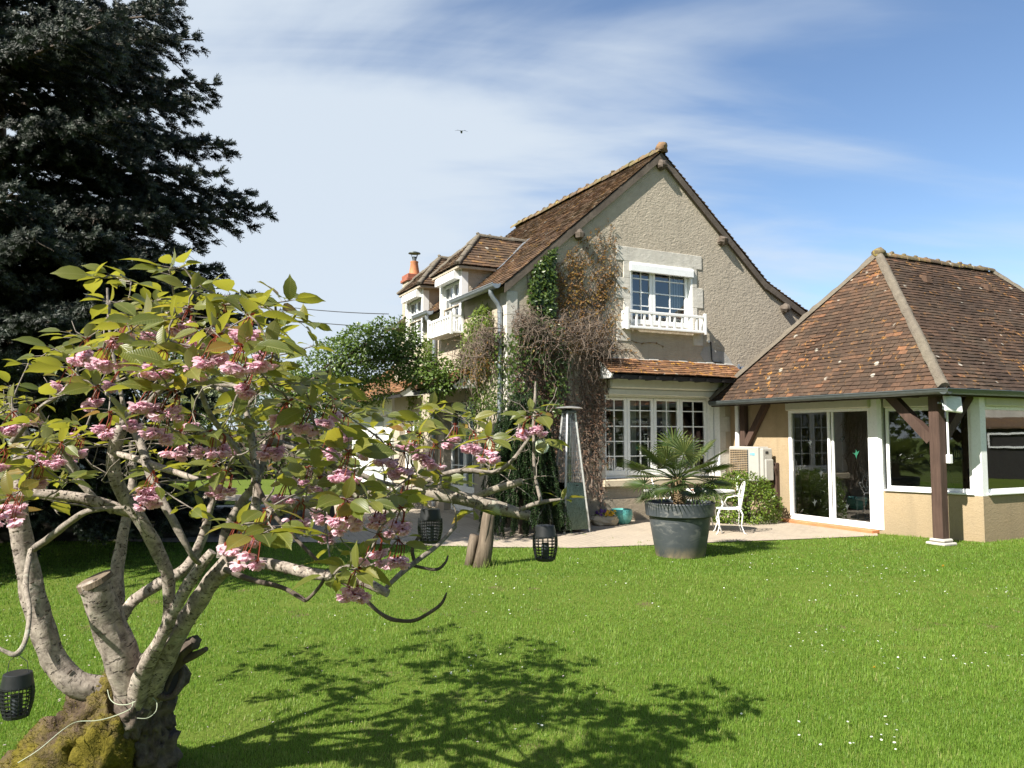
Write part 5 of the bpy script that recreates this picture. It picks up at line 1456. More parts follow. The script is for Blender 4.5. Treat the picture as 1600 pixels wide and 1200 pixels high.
LIMBS = [
 # left limb, curving up out of the picture's left edge
 ([(165,1080,3.05,30),(120,1068,3.0,27),(88,1035,2.98,25),(66,980,2.96,24),(50,920,2.95,23),(38,860,2.95,22),(28,800,2.95,20),(30,740,2.98,16),(36,680,3.0,13),(22,640,3.0,8)], 'cherry_bark', 18),
 # the sawn-off stump
 ([(210,1092,3.02,36),(196,1045,2.98,35),(178,995,2.95,34),(160,950,2.92,33),(150,920,2.90,32),(146,907,2.90,28)], 'cherry_bark', 24),
 # twin limbs to the right
 ([(232,1135,3.16,30),(232,1095,3.06,29),(242,1060,2.98,26),(268,1005,2.92,22),(300,955,2.88,20),(330,910,2.85,19),(356,880,2.84,18),(376,850,2.84,15),(392,815,2.86,12),(402,770,2.9,9),(396,715,2.94,7),(387,650,2.95,5)], 'cherry_bark', 18),
 ([(222,1130,3.10,26),(218,1088,2.98,24),(226,1045,2.90,18),(250,1000,2.84,14),(272,955,2.80,12),(290,920,2.78,12),(312,888,2.78,12),(332,862,2.78,9)], 'cherry_bark', 14),
 # crooked dark limb
 ([(256,1010,3.0,12),(264,960,2.95,12),(263,905,2.9,13),(246,860,2.86,14),(222,815,2.82,14),(196,780,2.8,14),(180,745,2.78,13),(177,712,2.78,13),(186,678,2.78,13),(198,652,2.8,12),(220,634,2.82,10),(238,622,2.84,6)], 'cherry_bark', 14),
 ([(176,990,3.15,10),(186,945,3.2,11),(182,900,3.22,13),(190,850,3.25,12),(200,795,3.3,10),(208,740,3.35,8),(204,690,3.35,5)], 'cherry_bark', 12),
 ([(186,975,3.15,11),(208,940,3.15,12),(250,912,3.15,13),(292,886,3.16,12),(316,840,3.2,10),(330,790,3.22,7),(350,740,3.25,5)], 'cherry_bark', 12),
 # long low limb to the right
 ([(330,905,2.85,12),(375,880,2.78,12),(425,882,2.7,12),(470,893,2.62,12),(520,901,2.55,12),(562,906,2.5,11),(606,928,2.46,9)], 'cherry_bark', 14),
 # lichen-covered limb far right
 ([(350,872,2.95,11),(392,822,2.98,12),(450,792,3.0,13),(520,778,3.0,13),(590,772,3.0,13),(650,770,3.0,14),(710,776,2.98,15),(765,790,2.96,14),(828,806,2.95,11)], 'lichen_bark', 16),
 ([(735,778,2.97,8),(775,764,2.95,8),(816,752,2.93,7)], 'lichen_bark', 10),
 # horizontals on the left
 ([(-60,782,2.7,10),(0,778,2.72,11),(60,772,2.74,11),(130,779,2.78,12),(186,795,2.8,12),(212,806,2.82,8)], 'cherry_bark', 12),
 ([(52,858,2.95,8),(80,838,2.85,8),(112,814,2.75,7),(140,798,2.7,6),(196,793,2.65,4)], 'twig_bark', 8),
 ([(176,708,2.78,7),(210,716,2.72,7),(250,730,2.66,7),(292,744,2.6,6),(310,748,2.58,3)], 'cherry_bark', 8),
 ([(208,668,2.8,8),(222,700,2.72,9),(236,745,2.66,9),(258,790,2.62,9),(280,830,2.6,8),(300,868,2.62,6),(312,880,2.7,5)], 'twig_bark', 10),
 # middle crown
 ([(345,872,2.9,9),(352,830,2.92,9),(380,780,2.95,9),(398,755,2.97,9),(396,700,3.0,8),(386,650,3.02,7),(384,612,3.05,5),(378,580,3.05,3)], 'twig_bark', 10),
 ([(398,762,3.0,8),(412,720,3.05,9),(418,692,3.1,9),(450,697,3.1,8),(490,712,3.1,7),(540,732,3.1,7),(590,752,3.1,6),(640,764,3.1,4)], 'twig_bark', 10),
 ([(398,740,2.9,6),(360,690,2.8,6),(330,650,2.7,6),(310,600,2.6,5),(300,560,2.5,4),(296,500,2.45,3)], 'twig_bark', 8),
 ([(230,634,2.82,7),(262,600,2.7,6),(300,592,2.6,6),(345,600,2.5,6),(380,605,2.45,4)], 'twig_bark', 8),
 ([(198,655,2.8,5),(190,620,2.8,5),(182,580,2.82,4),(172,520,2.84,3),(168,450,2.85,2.2)], 'twig_bark', 7),
 ([(395,610,2.6,5),(372,620,2.65,7),(330,600,2.7,7),(300,590,2.72,5)], 'twig_bark', 8),
 ([(384,640,3.0,5),(410,600,2.9,4),(430,560,2.8,4),(432,520,2.7,3),(430,470,2.6,2)], 'twig_bark', 7),
 ([(640,767,3.0,6),(690,742,3.05,5),(730,735,3.05,6),(770,738,3.05,5),(800,720,3.0,4),(838,668,3.0,3)], 'twig_bark', 8),
 ([(808,798,2.95,4),(828,790,2.93,5),(850,784,2.92,5),(876,780,2.90,2)], 'twig_bark', 7),
 ([(846,785,2.92,4),(836,740,2.94,4),(834,680,2.96,3.5),(836,620,2.98,2.5),(837,596,2.98,1.5)], 'twig_bark', 7),
 ([(352,890,2.75,7),(390,905,2.68,6),(440,918,2.62,5),(470,934,2.58,5),(480,937,2.56,4),(500,916,2.55,3),(508,900,2.55,2.5)], 'dark_bark', 7),
 ([(528,905,2.55,6),(552,918,2.5,6),(570,936,2.48,5),(590,955,2.46,4.6),(608,966,2.44,5),(625,970,2.42,4.2),(645,970,2.41,4),(662,963,2.4,4),(688,945,2.4,3),(698,926,2.4,1.6)], 'dark_bark', 7),
 ([(598,924,2.47,5),(622,900,2.5,6),(652,876,2.55,6),(684,852,2.6,5),(712,822,2.65,3)], 'twig_bark', 8),
 ([(648,878,2.55,4),(644,860,2.55,4),(650,846,2.56,3.5),(657,835,2.57,3)], 'dark_bark', 6),
 ([(646,884,2.55,3),(680,890,2.55,3),(695,880,2.56,2.5),(700,868,2.57,1.5)], 'dark_bark', 6),
 ([(400,755,2.9,6),(425,800,2.75,5),(470,850,2.6,4),(500,880,2.55,3)], 'dark_bark', 7),
 # left low hanging twig that carries a lantern
 ([(48,860,2.9,6),(40,910,2.7,6),(46,955,2.55,5),(40,1000,2.48,5),(26,1022,2.45,6),(8,1018,2.44,4),(-10,1008,2.44,3)], 'lichen_bark', 8),
 ([(20,690,2.98,7),(60,640,2.9,5),(100,610,2.85,4),(130,560,2.85,3)], 'twig_bark', 7),
 ([(100,720,3.3,7),(140,770,3.3,7),(175,800,3.3,6)], 'lichen_bark', 8),
 ([(60,640,2.95,4),(90,690,3.2,6),(120,735,3.3,7)], 'lichen_bark', 8),
]
q0 = random.Random(15); SPO=[];SPD=[];SPU=[];SPS=[];SPT=[]
for spec, mt, n in LIMBS:
    p_, r_ = path(spec, 6)
    b_ = MB(); b_.tube(p_, r_, n, wob=.22); b_.build('limb', M[mt], cherry, smooth=True, auto=55)
    for i in range(2, len(p_)-1):
        if r_[i] < .018: continue
        for _ in range(3):
            if q0.random() < .45: continue
            d0 = (p_[i+1]-p_[i]).normalized(); rv = Vector((q0.gauss(0,1), q0.gauss(0,1), q0.gauss(0,1))); rv = (rv - d0*rv.dot(d0)).normalized()
            SPO.append(tuple(p_[i].lerp(p_[i+1], q0.random()) + rv*r_[i]*.97)); SPD.append(tuple(d0.cross(rv))); SPU.append(tuple(rv)); l_ = q0.uniform(.010,.028); SPS.append((l_*.35, l_, l_*.5)); SPT.append(.3)
    SK += [p_[i] for i in range(2, len(p_))]
lent_ = bulk('lenticels', [(-.5,-.5,0),(.5,-.5,0),(.5,.5,0),(-.5,.5,0),(0,-.4,.35),(0,.4,.35)], [(0,1,4),(1,2,5,4),(2,3,5),(3,0,4,5)], SPO,SPD,SPU,SPS,SPT, M['rough_bark'], cherry)
tag(lent_, kind='stuff')
# sawn face of the stump, hollow knot and broken snag
b_ = MB(); c = atc(147,905,2.9); d_ = Vector((-.35,-.25,.9)).normalized()
b_.tube([c-d_*.02, c+d_*.004], [.080,.078], 18); b_.build('cut_face', M['log'], cherry)
b_ = MB(); c = atc(263,1058,3.02); ax = Vector((.35,-.9,.25)).normalized(); s_ = ax.cross(Vector((0,0,1))).normalized(); u_ = s_.cross(ax)
ring = [c + s_*(.062*math.cos(a)) + u_*(.093*math.sin(a)) + ax*.01*math.sin(2*a) for a in [k*2*math.pi/20 for k in range(21)]]
b_.tube(ring, [.016+.006*noise.noise(Vector((k*.7,0,0))) for k in range(21)], 9, cap=False)
b_.tube([c-ax*.16, c-ax*.02], [.10,.085], 16, wob=.5)
b_.build('hollow_knot', M['rough_bark'], cherry, smooth=True)
b_ = MB(); b_.add([c + s_*(.06*math.cos(a)) + u_*(.09*math.sin(a)) - ax*.004 for a in [k*2*math.pi/20 for k in range(20)]], [tuple(range(20))]); b_.build('hollow_shade', M['black_wood'], cherry)  # flat black disc paints the darkness inside the knot
b_ = MB(); p_, r_ = path([(262,1062,3.06,26),(275,1032,3.04,20),(292,1010,3.02,15),(305,1003,3.0,13)], 6); b_.tube(p_, r_, 14, wob=.8)
p_, r_ = path([(290,1030,3.02,9),(308,1022,3.0,7),(322,1013,2.98,5)], 5); b_.tube(p_, r_, 8, wob=.4)
b_.build('snag', M['dark_bark'], cherry, smooth=True)

# leaf clusters: where the photo shows blossom, then filling the crown's outline
BLOS = [(178,548,2.25),(222,552,2.3),(162,560,2.4),(340,540,2.0),(378,556,1.95),(420,553,2.0),(235,622,2.1),(270,626,2.1),(252,660,2.15),(294,498,2.2),(300,520,2.3),(352,492,2.3),(450,642,2.2),(486,652,2.1),(190,592,2.6),
        (540,664,2.5),(518,690,2.4),(545,722,2.1),(540,795,2.05),(552,800,2.1),(608,708,2.5),(632,722,2.5),(585,694,2.6),(655,695,2.7),(764,700,2.7),(740,690,2.9),(590,850,2.2),(622,858,2.3),(625,808,2.2),(600,795,2.4),
        (415,812,2.1),(398,850,2.0),(372,835,2.05),(345,690,2.5),(325,690,2.4),(16,790,2.3),(30,780,2.4),(242,770,2.5),(238,755,2.5),(70,705,2.7),(95,708,2.7),(825,668,2.95),(842,664,3.0),(640,690,2.9),(558,905,2.15),(448,770,2.6),(480,745,2.6),(210,655,2.7),(120,700,2.9),(52,645,2.8),(300,660,2.9),(505,790,2.5),(470,800,2.3),(135,545,2.5),(110,590,2.6),(200,520,2.3),(255,560,2.1),(310,560,2.1),(390,510,2.0),(150,620,2.6),(60,740,2.5),(170,660,2.5),(280,690,2.3),(430,690,2.3),(520,640,2.4),(400,590,2.1),(680,710,2.7),(710,680,2.8),(560,770,2.2),(640,760,2.5),(355,750,2.4),(20,660,2.7)]
POLY = [(40,560),(110,535),(150,490),(205,480),(250,455),(300,460),(345,480),(400,490),(455,505),(490,530),(530,570),(590,600),(660,625),(730,640),(790,640),(845,655),(850,690),(790,720),(745,760),(700,775),(690,800),(650,850),(590,870),(540,880),(455,830),(390,840),(340,850),(300,800),(240,770),(180,745),(110,770),(40,810),(-50,830),(-60,620),(10,600)]
def inpoly(x, y, P):
    c_ = False; j = len(P)-1
    for i in range(len(P)):
        xi, yi = P[i]; xj, yj = P[j]
        if (yi > y) != (yj > y) and x < (xj-xi)*(y-yi)/(yj-yi)+xi: c_ = not c_
        j = i
    return c_
q = random.Random(21)
CL = [(x, y-16, Y-.12, True) for x, y, Y in BLOS]
TOPS = [(148,432,2.5),(178,430,2.55),(205,440,2.5),(172,470,2.4),(200,490,2.5),(265,420,2.2),(288,418,2.2),(300,450,2.1),(325,455,2.2),(360,462,2.1),(372,470,2.1),(408,480,2.0),(445,495,2.0),(452,470,2.2),(480,505,2.0),(225,500,2.1),(270,500,2.0),(330,510,1.9),(240,575,1.9),(295,575,1.9),(110,520,2.6),(85,545,2.7),(60,560,2.7),(120,560,2.7),(430,600,2.0),(470,600,2.0),(510,600,2.2),(130,600,2.7),(90,620,2.7),(70,780,2.5),(10,720,2.5),(50,700,2.4),(20,620,2.6),(60,660,2.3),(430,830,1.9),(500,700,2.0),(545,690,2.0),(575,780,1.95),(545,890,2.0),(520,900,2.2),(560,640,2.5),(600,650,2.6),(640,660,2.7),(690,640,2.8),(720,650,2.8),(790,690,2.8),(830,640,2.95),(850,690,3.0),(740,800,2.9),(880,800-20,3.0),(480,760,2.1),(620,770,2.2)]
CL += [(x, y, Y, False) for x, y, Y in TOPS]
while len(CL) < 272:
    x, y = q.uniform(-60,860), q.uniform(405,890)
    if not inpoly(x, y, POLY): continue
    dens = 1.0
    if 150 < x < 420 and 700 < y < 860: dens = .32
    if y > 770: dens *= .45
    if 420 < x and y < 640: dens *= .55
    if x < 150 and y > 740: dens *= .5
    if x > 640: dens *= .5
    if x < 240 and 575 < y < 640: dens *= .35
    if q.random() > dens: continue
    Y = q.uniform(2.2, 3.8) if q.random() < .7 else q.uniform(2.8, 4.1)
    if x > 560: Y = q.uniform(2.5, 3.3)
    if any(abs(x-bx_) < 46 and -30 < by_-y < 75 and Y < bY_+.15 for bx_, by_, bY_ in BLOS): continue
    CL.append((x, y, Y, q.random() < .12))
cl = [(atc(x, y, Y), b) for x, y, Y, b in CL]
SKn = [tuple(s_) for s_ in SK]
def dist_near(p):
    A_ = np.array(SKn); d_ = np.linalg.norm(A_ - np.array(p), axis=1); i = int(d_.argmin()); return d_[i], Vector(SKn[i])
rem = sorted(range(len(cl)), key=lambda i: dist_near(cl[i][0])[0])
tw = MB(); cal = MB(); leaf_o = []; leaf_d = []; leaf_u = []; leaf_s = []; leaf_t = []
blossoms = []
for i in rem:
    p, hasb = cl[i]
    dd, b0 = dist_near(p)
    d = p - b0
    mid = b0 + d*.5 + Vector((q.uniform(-.1,.1), q.uniform(-.1,.1), q.uniform(-.10,.04)))*d.length
    m1 = b0 + d*.25 + Vector((q.uniform(-.08,.08), q.uniform(-.08,.08), q.uniform(-.08,.06)))*d.length
    sp = spline([tuple(b0), tuple(m1), tuple(mid), tuple(p)], 4)
    pts = [Vector(a) for a in sp]
    r0 = .0032 + .0045*min(1, d.length/.5)
    tw.tube(pts, [r0*(1-k/len(pts)*.6) for k in range(len(pts))], 6)
    for a in pts[1:]: SKn.append(tuple(a))
    end = (pts[-1]-pts[-2]).normalized() if d.length > .02 else Vector((0,0,1))
    # a spur: short side shoots
    out = Vector((p.x+1.1, p.y-2.9, 0)); out = out.normalized() if out.length > .1 else Vector((0,-1,0))
    nl = q.randint(5, 8) if not hasb else q.randint(3, 5)
    a0 = q.uniform(0, 6.28)
    for k in range(nl):
        a = a0 + k*2.4
        hd = Vector((math.cos(a), math.sin(a), q.uniform(-.35, .38))) + out*.35 + end*.25
        up = Vector((q.gauss(0,.55), q.gauss(-.15,.55), 1.0))
        base = p + hd.normalized()*.018 - end*.012*k*.5
        sz = q.uniform(.064, .120)*(1.12 if k < 2 else 1)*(q.uniform(.45,.8) if q.random() < .38 else 1)
        tip = base + hd.normalized()*.02
        leaf_o.append(tuple(tip)); leaf_d.append(tuple(hd)); leaf_u.append(tuple(up)); leaf_s.append((sz*q.uniform(.85,1.08), sz, sz))
        leaf_t.append(q.gauss(.48,.2) if q.random() > .06 else q.uniform(.88,1))
        tw.tube([p - end*.012*k*.5, tip], .0011, 3, cap=False)
    if k >= 0 and q.random() < .5:      # young upright pair
        hd = Vector((q.uniform(-.4,.4), q.uniform(-.4,.4), 1)); sz = q.uniform(.06,.09)
        leaf_o.append(tuple(p)); leaf_d.append(tuple(hd)); leaf_u.append(tuple(Vector((q.uniform(-1,1), q.uniform(-1,1), .2)))); leaf_s.append((sz,sz,sz)); leaf_t.append(q.uniform(.5,.9))
    if hasb: blossoms.append((p, q.random()))
for k in range(230):
    b0 = SK[q.randrange(len(SK))]
    if b0.z < 1.42 or b0.z > 2.15: continue
    d = Vector((q.gauss(0,1), q.gauss(0,.8), q.gauss(.25,.8))).normalized(); L_ = q.uniform(.10,.34); pts = [b0]
    for i in range(5):
        d = (d + Vector((q.gauss(0,.35), q.gauss(0,.35), q.gauss(.03,.3)))).normalized(); pts.append(pts[-1]+d*L_/5)
    tw.tube(pts, [.0034,.003,.0027,.0023,.002,.0014], 5)
    if q.random() < .6:
        i = q.randint(2,4); d2 = (d + Vector((q.gauss(0,.9), q.gauss(0,.9), q.gauss(0,.9)))).normalized(); tw.tube([pts[i], pts[i]+d2*L_*.25, pts[i]+d2*L_*.4+Vector((0,0,.01))], [.0022,.0018,.0012], 4)
tw.build('twig_network', M['twig_bark'], cherry, smooth=True)
lv, lf_ = leaf_template(.54, .20, .10)
bulk('foliage', lv, lf_, leaf_o, leaf_d, leaf_u, leaf_s, leaf_t, M['cherry_leaf'], cherry, smooth=True, uv=True)
# double blossom, hanging in bunches on red stalks
PV = [(0,0,0),(.36,.38,.10),(.40,.78,.06),(.14,1.0,-.06),(0,.93,-.03),(-.14,1.0,-.06),(-.40,.78,.06),(-.36,.38,.10)]
PF = [(0,1,2,3,4),(0,4,5,6,7)]
for p, rv_ in blossoms:
    O_ = []; D_ = []; U_ = []; S_ = []; T_ = []
    ck = MB()
    for k in range(q.randint(5, 7)):
        a = q.uniform(0, 6.28); ln = q.uniform(.04,.075)
        dr_ = Vector((math.cos(a)*.75, math.sin(a)*.75, -.75)).normalized()
        c = p + dr_*ln*.62 + Vector((-.008,-.018,-ln*.72))
        ck.tube([p, p+dr_*ln*.45, c], .0016, 4, cap=False)
        ax = (dr_*.5 + Vector((0,0,-.8)) + Vector((q.uniform(-.3,.3), q.uniform(-.3,.3)-.15, 0))).normalized()
        ck.tube([c-ax*.006, c+ax*.006], [.003,.0055], 6)
        for _k in range(2):
            pass
        s_ = ax.cross(Vector((.3,.2,.9))).normalized(); u_ = s_.cross(ax)
        R_ = q.uniform(.025,.033)
        for ringn, (el, num, sc_) in enumerate(((12, 7, 1.0), (38, 7, .92), (62, 6, .8), (82, 4, .62))):
            for j in range(num):
                an = j*2*math.pi/num + ringn*.5 + q.uniform(-.25,.25); e_ = R(el + q.uniform(-10,10))
                pd = (s_*math.cos(an)+u_*math.sin(an))*math.cos(e_) + ax*math.sin(e_)
                O_.append(tuple(c+ax*.004)); D_.append(tuple(pd)); U_.append(tuple(-ax + pd*.2 + Vector((q.uniform(-.3,.3), q.uniform(-.3,.3), q.uniform(-.3,.3)))))
                S_.append((R_*sc_*.85, R_*sc_, R_*sc_)); T_.append(q.gauss(.50 + .12*(ringn == 0) - .10*(ringn > 1), .18))
    bo = bulk('blossom_cluster', PV, PF, O_, D_, U_, S_, T_, M['petal'], cherry)
    # bronze bud scales at the top of the bunch
    for k in range(7):
        a = q.uniform(0,6.28); d = Vector((math.cos(a), math.sin(a), q.uniform(-.5,.7))).normalized()*q.uniform(.012,.026); w_ = d.cross(Vector((.2,.5,.7))).normalized()*.005
        ck.add([p, p+d*.5+w_, p+d, p+d*.5-w_], [(0,1,2,3)])
    ck.build('stalk', M['calyx'], bo)

# pale wire wound round the stump
wq = MB()
def pxpath(L_, per=5): return [Vector(a) for a in spline([tuple(atc(*a)) for a in L_], per)]
wq.tube(pxpath([(28,1192,2.72),(60,1172,2.74),(96,1142,2.80),(120,1128,2.86),(150,1126,2.87),(175,1120,2.88),(203,1108,2.86),(208,1096,2.88)]), .0019, 5)
wq.tube(pxpath([(168,1078,2.94),(172,1092,2.88),(182,1100,2.86),(198,1101,2.85),(212,1096,2.84)]), .0019, 5)
wq.tube(pxpath([(214,1122,2.86),(230,1122,2.87),(243,1112,2.9),(245,1098,2.95),(238,1090,2.97)]), .0018, 5)
tag(wq.build('garden_wire', simple('pale_wire', (.36,.40,.29), .6), None, origin=atc(120,1128,2.85)), 'thin pale green wire wound around the mossy cherry stump', 'wire')

# lanterns hung in the cherry
def lantern(px, py, Y, hpx, wpx, label, hook):
    c = atc(px, py, Y); H_ = hpx*Y*KT/1200; r = wpx*Y*KT/2400
    t_ = thing('hanging_lantern', label, 'lantern', c, 0, 'black lanterns hanging in the cherry tree')
    q_ = MB(); 
    def rad(f): return r*(.80 + .20*math.sin(math.pi*min(1, f*1.05+.02)) - (.12*(1-f)**2) )
    q_.lathe([(rad(1.0)*.90,H_*1.0),(rad(.98),H_*.985),(rad(.72),H_*.70),(rad(.70)*.93,H_*.69)], c, 28, cap=False)
    q_.lathe([(r*.2,H_*1.005),(rad(1)*.9,H_)], c, 28, cap=True)
    q_.build('lid', M['black_plastic'], t_, smooth=True, auto=35)
    q_ = MB()
    for k in range(8):
        z = H_*(.08 + .60*k/7.0); f = z/H_
        ri = rad(f); q_.lathe([(ri-.004,z-.0018),(ri,z-.0018),(ri,z+.0018),(ri-.004,z+.0018),(ri-.004,z-.0018)], c, 28, cap=False)
    for k in range(14):
        a = k*2*math.pi/14; w_ = .9 if k % 7 else 3.2
        pts = [c + Vector((rad(f)*.975*math.cos(a), rad(f)*.975*math.sin(a), f*H_)) for f in (.03,.2,.4,.6,.72)]
        q_.tube(pts, [.0022*w_]*5, 5)
    q_.lathe([(rad(0)*.1,0),(rad(0),.0),(rad(.06),H_*.07),(rad(.06)*.9,H_*.075),(rad(0)*.1,H_*.06)], c, 28, cap=False)
    q_.build('cage', M['black_plastic'], t_)
    q_ = MB(); q_.lathe([(r*.32,H_*.08),(r*.34,H_*.3),(r*.30,H_*.5)], c, 14); q_.build('lamp_core', M['pot_plastic'], t_)
    q_ = MB(); hk = atc(*hook)
    q_.tube([c+Vector((-rad(1)*.85,0,H_*.95)), c+Vector((-rad(1)*.7,0,H_*1.25)), hk], .0014, 4); q_.tube([c+Vector((rad(1)*.85,0,H_*.95)), c+Vector((rad(1)*.7,0,H_*1.25)), hk], .0014, 4)
    q_.build('wire_handle', M['cable'], t_)
lantern(25, 1120, 2.45, 66, 49, 'black slatted lantern hanging low left of the cherry stump', (27,1022,2.45))
lantern(672, 848, 2.98, 52, 37, 'black slatted lantern hanging directly under the lichen-covered limb', (672,784,2.98))
lantern(852, 876, 2.92, 54, 37, 'black slatted lantern hanging at the far right tip of the cherry', (856,783,2.92))
# white rose-like flowers caught between the twigs
def rose(px, py, Y, r, label):
    c = atc(px, py, Y); O_=[];D_=[];U_=[];S_=[];T_=[]
    q = random.Random(int(px)); ax = Vector((.25,-.9,.35)).normalized(); s_ = ax.cross(Vector((0,0,1))).normalized(); u_ = s_.cross(ax)
    for ringn, (el, num, sc_) in enumerate(((5,6,1.0),(30,6,.95),(52,5,.85),(72,4,.7),(86,3,.5))):
        for j in range(num):
            an = j*2*math.pi/num+ringn*.6; e_ = R(el); pd = (s_*math.cos(an)+u_*math.sin(an))*math.cos(e_)+ax*math.sin(e_)
            O_.append(tuple(c)); D_.append(tuple(pd)); U_.append(tuple(-ax+pd*.3)); S_.append((r*sc_*1.15,r*sc_,r*sc_*1.5)); T_.append(q.random())
    o_ = bulk('white_rose', PV, PF, O_, D_, U_, S_, T_, M['white_petal'], None, origin=c)
    tag(o_, label, 'flower', 'white roses behind the cherry twigs')
M['white_petal'] = m_leaf('white_petal', [(0.0,(.55,.60,.42)),(.6,(.78,.80,.70)),(1.0,(.86,.86,.82))], .3, (.7,.8,.5), .5, .2)
rose(846, 698, 3.2, .040, 'greenish white rose to the right of the pink blossom before the conifer')
rose(772, 694, 3.1, .042, 'white rose behind the pink cherry blossom before the conifer')

# ------------------------------------------------------------------ the big blue spruce on the left
SPB = Vector((-7.4, 10.6, 0))
spr = thing('spruce_tree', 'tall dark blue spruce with layered drooping boughs at the left edge', 'tree', SPB)
q = random.Random(77)
b_ = MB(); b_.tube([SPB+Vector((0,0,-.1)), SPB+Vector((.05,0,3)), SPB+Vector((.0,.05,7)), SPB+Vector((0,0,10.9))], [.30,.25,.13,.02], 14, wob=.4); b_.build('trunk', M['dark_bark'], spr, smooth=True)
NS = [needle_shoot(18, s, .30, w=.055) for s in (1,2,3)]
so = []; sd2 = []; su = []; ss = []; stt = []
bb = MB()
def bough(base, d, L_, rise, dens=1.0, droop=.30, tip=.17):
    side = Vector((-d.y, d.x, 0)); ph = q.uniform(0,6)
    pts = []
    for i in range(11):
        t = i/10
        pts.append(base + d*(L_*t) + side*(L_*.05*math.sin(t*3+ph)) + Vector((0,0, L_*(rise*t - droop*t*t + tip*t**3.2))))
    bb.tube(pts, [.050*(1-t_/11.0)*max(.35, L_/4)+.006 for t_ in range(11)], 6)
    def along(t):
        f = t*10; i = min(9, int(f)); return pts[i].lerp(pts[i+1], f-i), (pts[i+1]-pts[i]).normalized()
    def shoot(p, v, l__, tn):
        so.append(tuple(p)); sd2.append(tuple(v)); su.append((q.uniform(-1,1),q.uniform(-1,1),.6)); ss.append((l__*1.2,l__,l__*1.2)); stt.append(tn+.04)
    t = .22
    while t < 1.0:
        c, dd = along(min(.999, t))
        for sg in (-1, 1):
            ll = min((1.0-t)*L_*.42 + .26, 1.05)*q.uniform(.55,1.15)
            ld = (dd*.72 + side*sg*.72 + Vector((0,0,q.uniform(-.38,.06)))).normalized()
            n = max(2, int(ll/.085))
            if ll > .35: bb.tube([c, c+ld*ll*.6+Vector((0,0,-.04*ll)), c+ld*ll+Vector((0,0,-.18*ll))], [.008,.006,.003], 3, cap=False)
            for j in range(n):
                f = (j+.5)/n
                if q.random() > dens: continue
                p = c + ld*(ll*f) + Vector((0,0,-.18*ll*f*f)) + Vector((q.uniform(-.03,.03), q.uniform(-.03,.03), q.uniform(-.03,.05)))
                for rep in range(5 if f < .85 else 7):
                    v = (ld*.8 + side*sg*q.uniform(-.5,.7) + dd*q.uniform(-.2,.6) + Vector((0,0,q.uniform(-.55,.5)))).normalized()
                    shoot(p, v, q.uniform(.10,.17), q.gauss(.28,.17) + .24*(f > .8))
        t += .075/L_*2.1 if L_ > 1 else .12
    for rep in range(7):
        v = (dd + Vector((q.uniform(-.5,.5), q.uniform(-.5,.5), q.uniform(-.1,.6)))).normalized(); shoot(pts[-1], v, .14, q.uniform(.5,.9))
def spruce_r(z): return max(.15, 4.15*(1-(z/13.6)**1.25)*(1 if z < 7.6 else max(0, (10.6-z)/3.0)))
z = .9
while z < 10.4:
    nb = 7 if z < 9 else 6
    a0 = q.uniform(0, 6.28)
    for k in range(nb):
        a = a0 + k*2*math.pi/nb + q.uniform(-.3,.3)
        L_ = spruce_r(z)*q.uniform(.55,1.08)
        if math.sin(a) > .7 and q.random() < .6: continue      # a little thinner at the back
        if 3.6 < z < 4.5 and math.cos(a) > .2: L_ *= .5           # the open gap between two storeys
        bough(SPB + Vector((0,0,z + q.uniform(-.1,.1))), Vector((math.cos(a), math.sin(a), 0)), L_, q.uniform(.0,.18) if z > 3 else q.uniform(-.12,.04), .88)
    z += q.uniform(.34,.62)
# the long boughs that stand out against the sky
for x, y, Y, dn in ((398,318,10.3,.9),(385,298,10.9,.8),(372,345,10.0,.55),(360,232,10.4,.85),(338,268,9.9,.6),(326,126,10.5,.85),(312,165,10.0,.6),(305,66,10.6,.8),(280,10,10.3,.85),(262,30,9.6,.7),(345,425,10.2,1.0),(425,490,10.8,1.0),(405,470,10.2,.95),(330,455,9.8,.9),(290,395,9.8,.6),(250,335,9.2,.5),(120,360,8.2,1.0),(60,370,7.6,1.0),(170,375,8.6,1.0),(230,415,9.0,1.0),(40,300,7.8,.95),(150,30,8.0,1.0),(220,45,8.8,1.0),(200,180,8.6,.9),(60,500,7.4,1.0),(160,480,8.0,1.0),(90,600,7.4,1.0),(200,560,8.6,1.0),(20,560,7.2,1.0),(260,520,9.2,1.0)):
    tip_ = at(x, y, Y); hz = Vector((tip_.x-SPB.x, tip_.y-SPB.y, 0)); L_ = hz.length; rs_ = q.uniform(.02,.12)
    bough(Vector((SPB.x, SPB.y, tip_.z - L_*(rs_-.30+.17))), hz.normalized(), L_, rs_, dn)
bb.build('branch_network', M['dark_bark'], spr)
print('spruce shoots', len(so))
idx = np.arange(len(so))
bulk('foliage', *NS[0], so, sd2, su, ss, stt, M['spruce_needle'], spr)

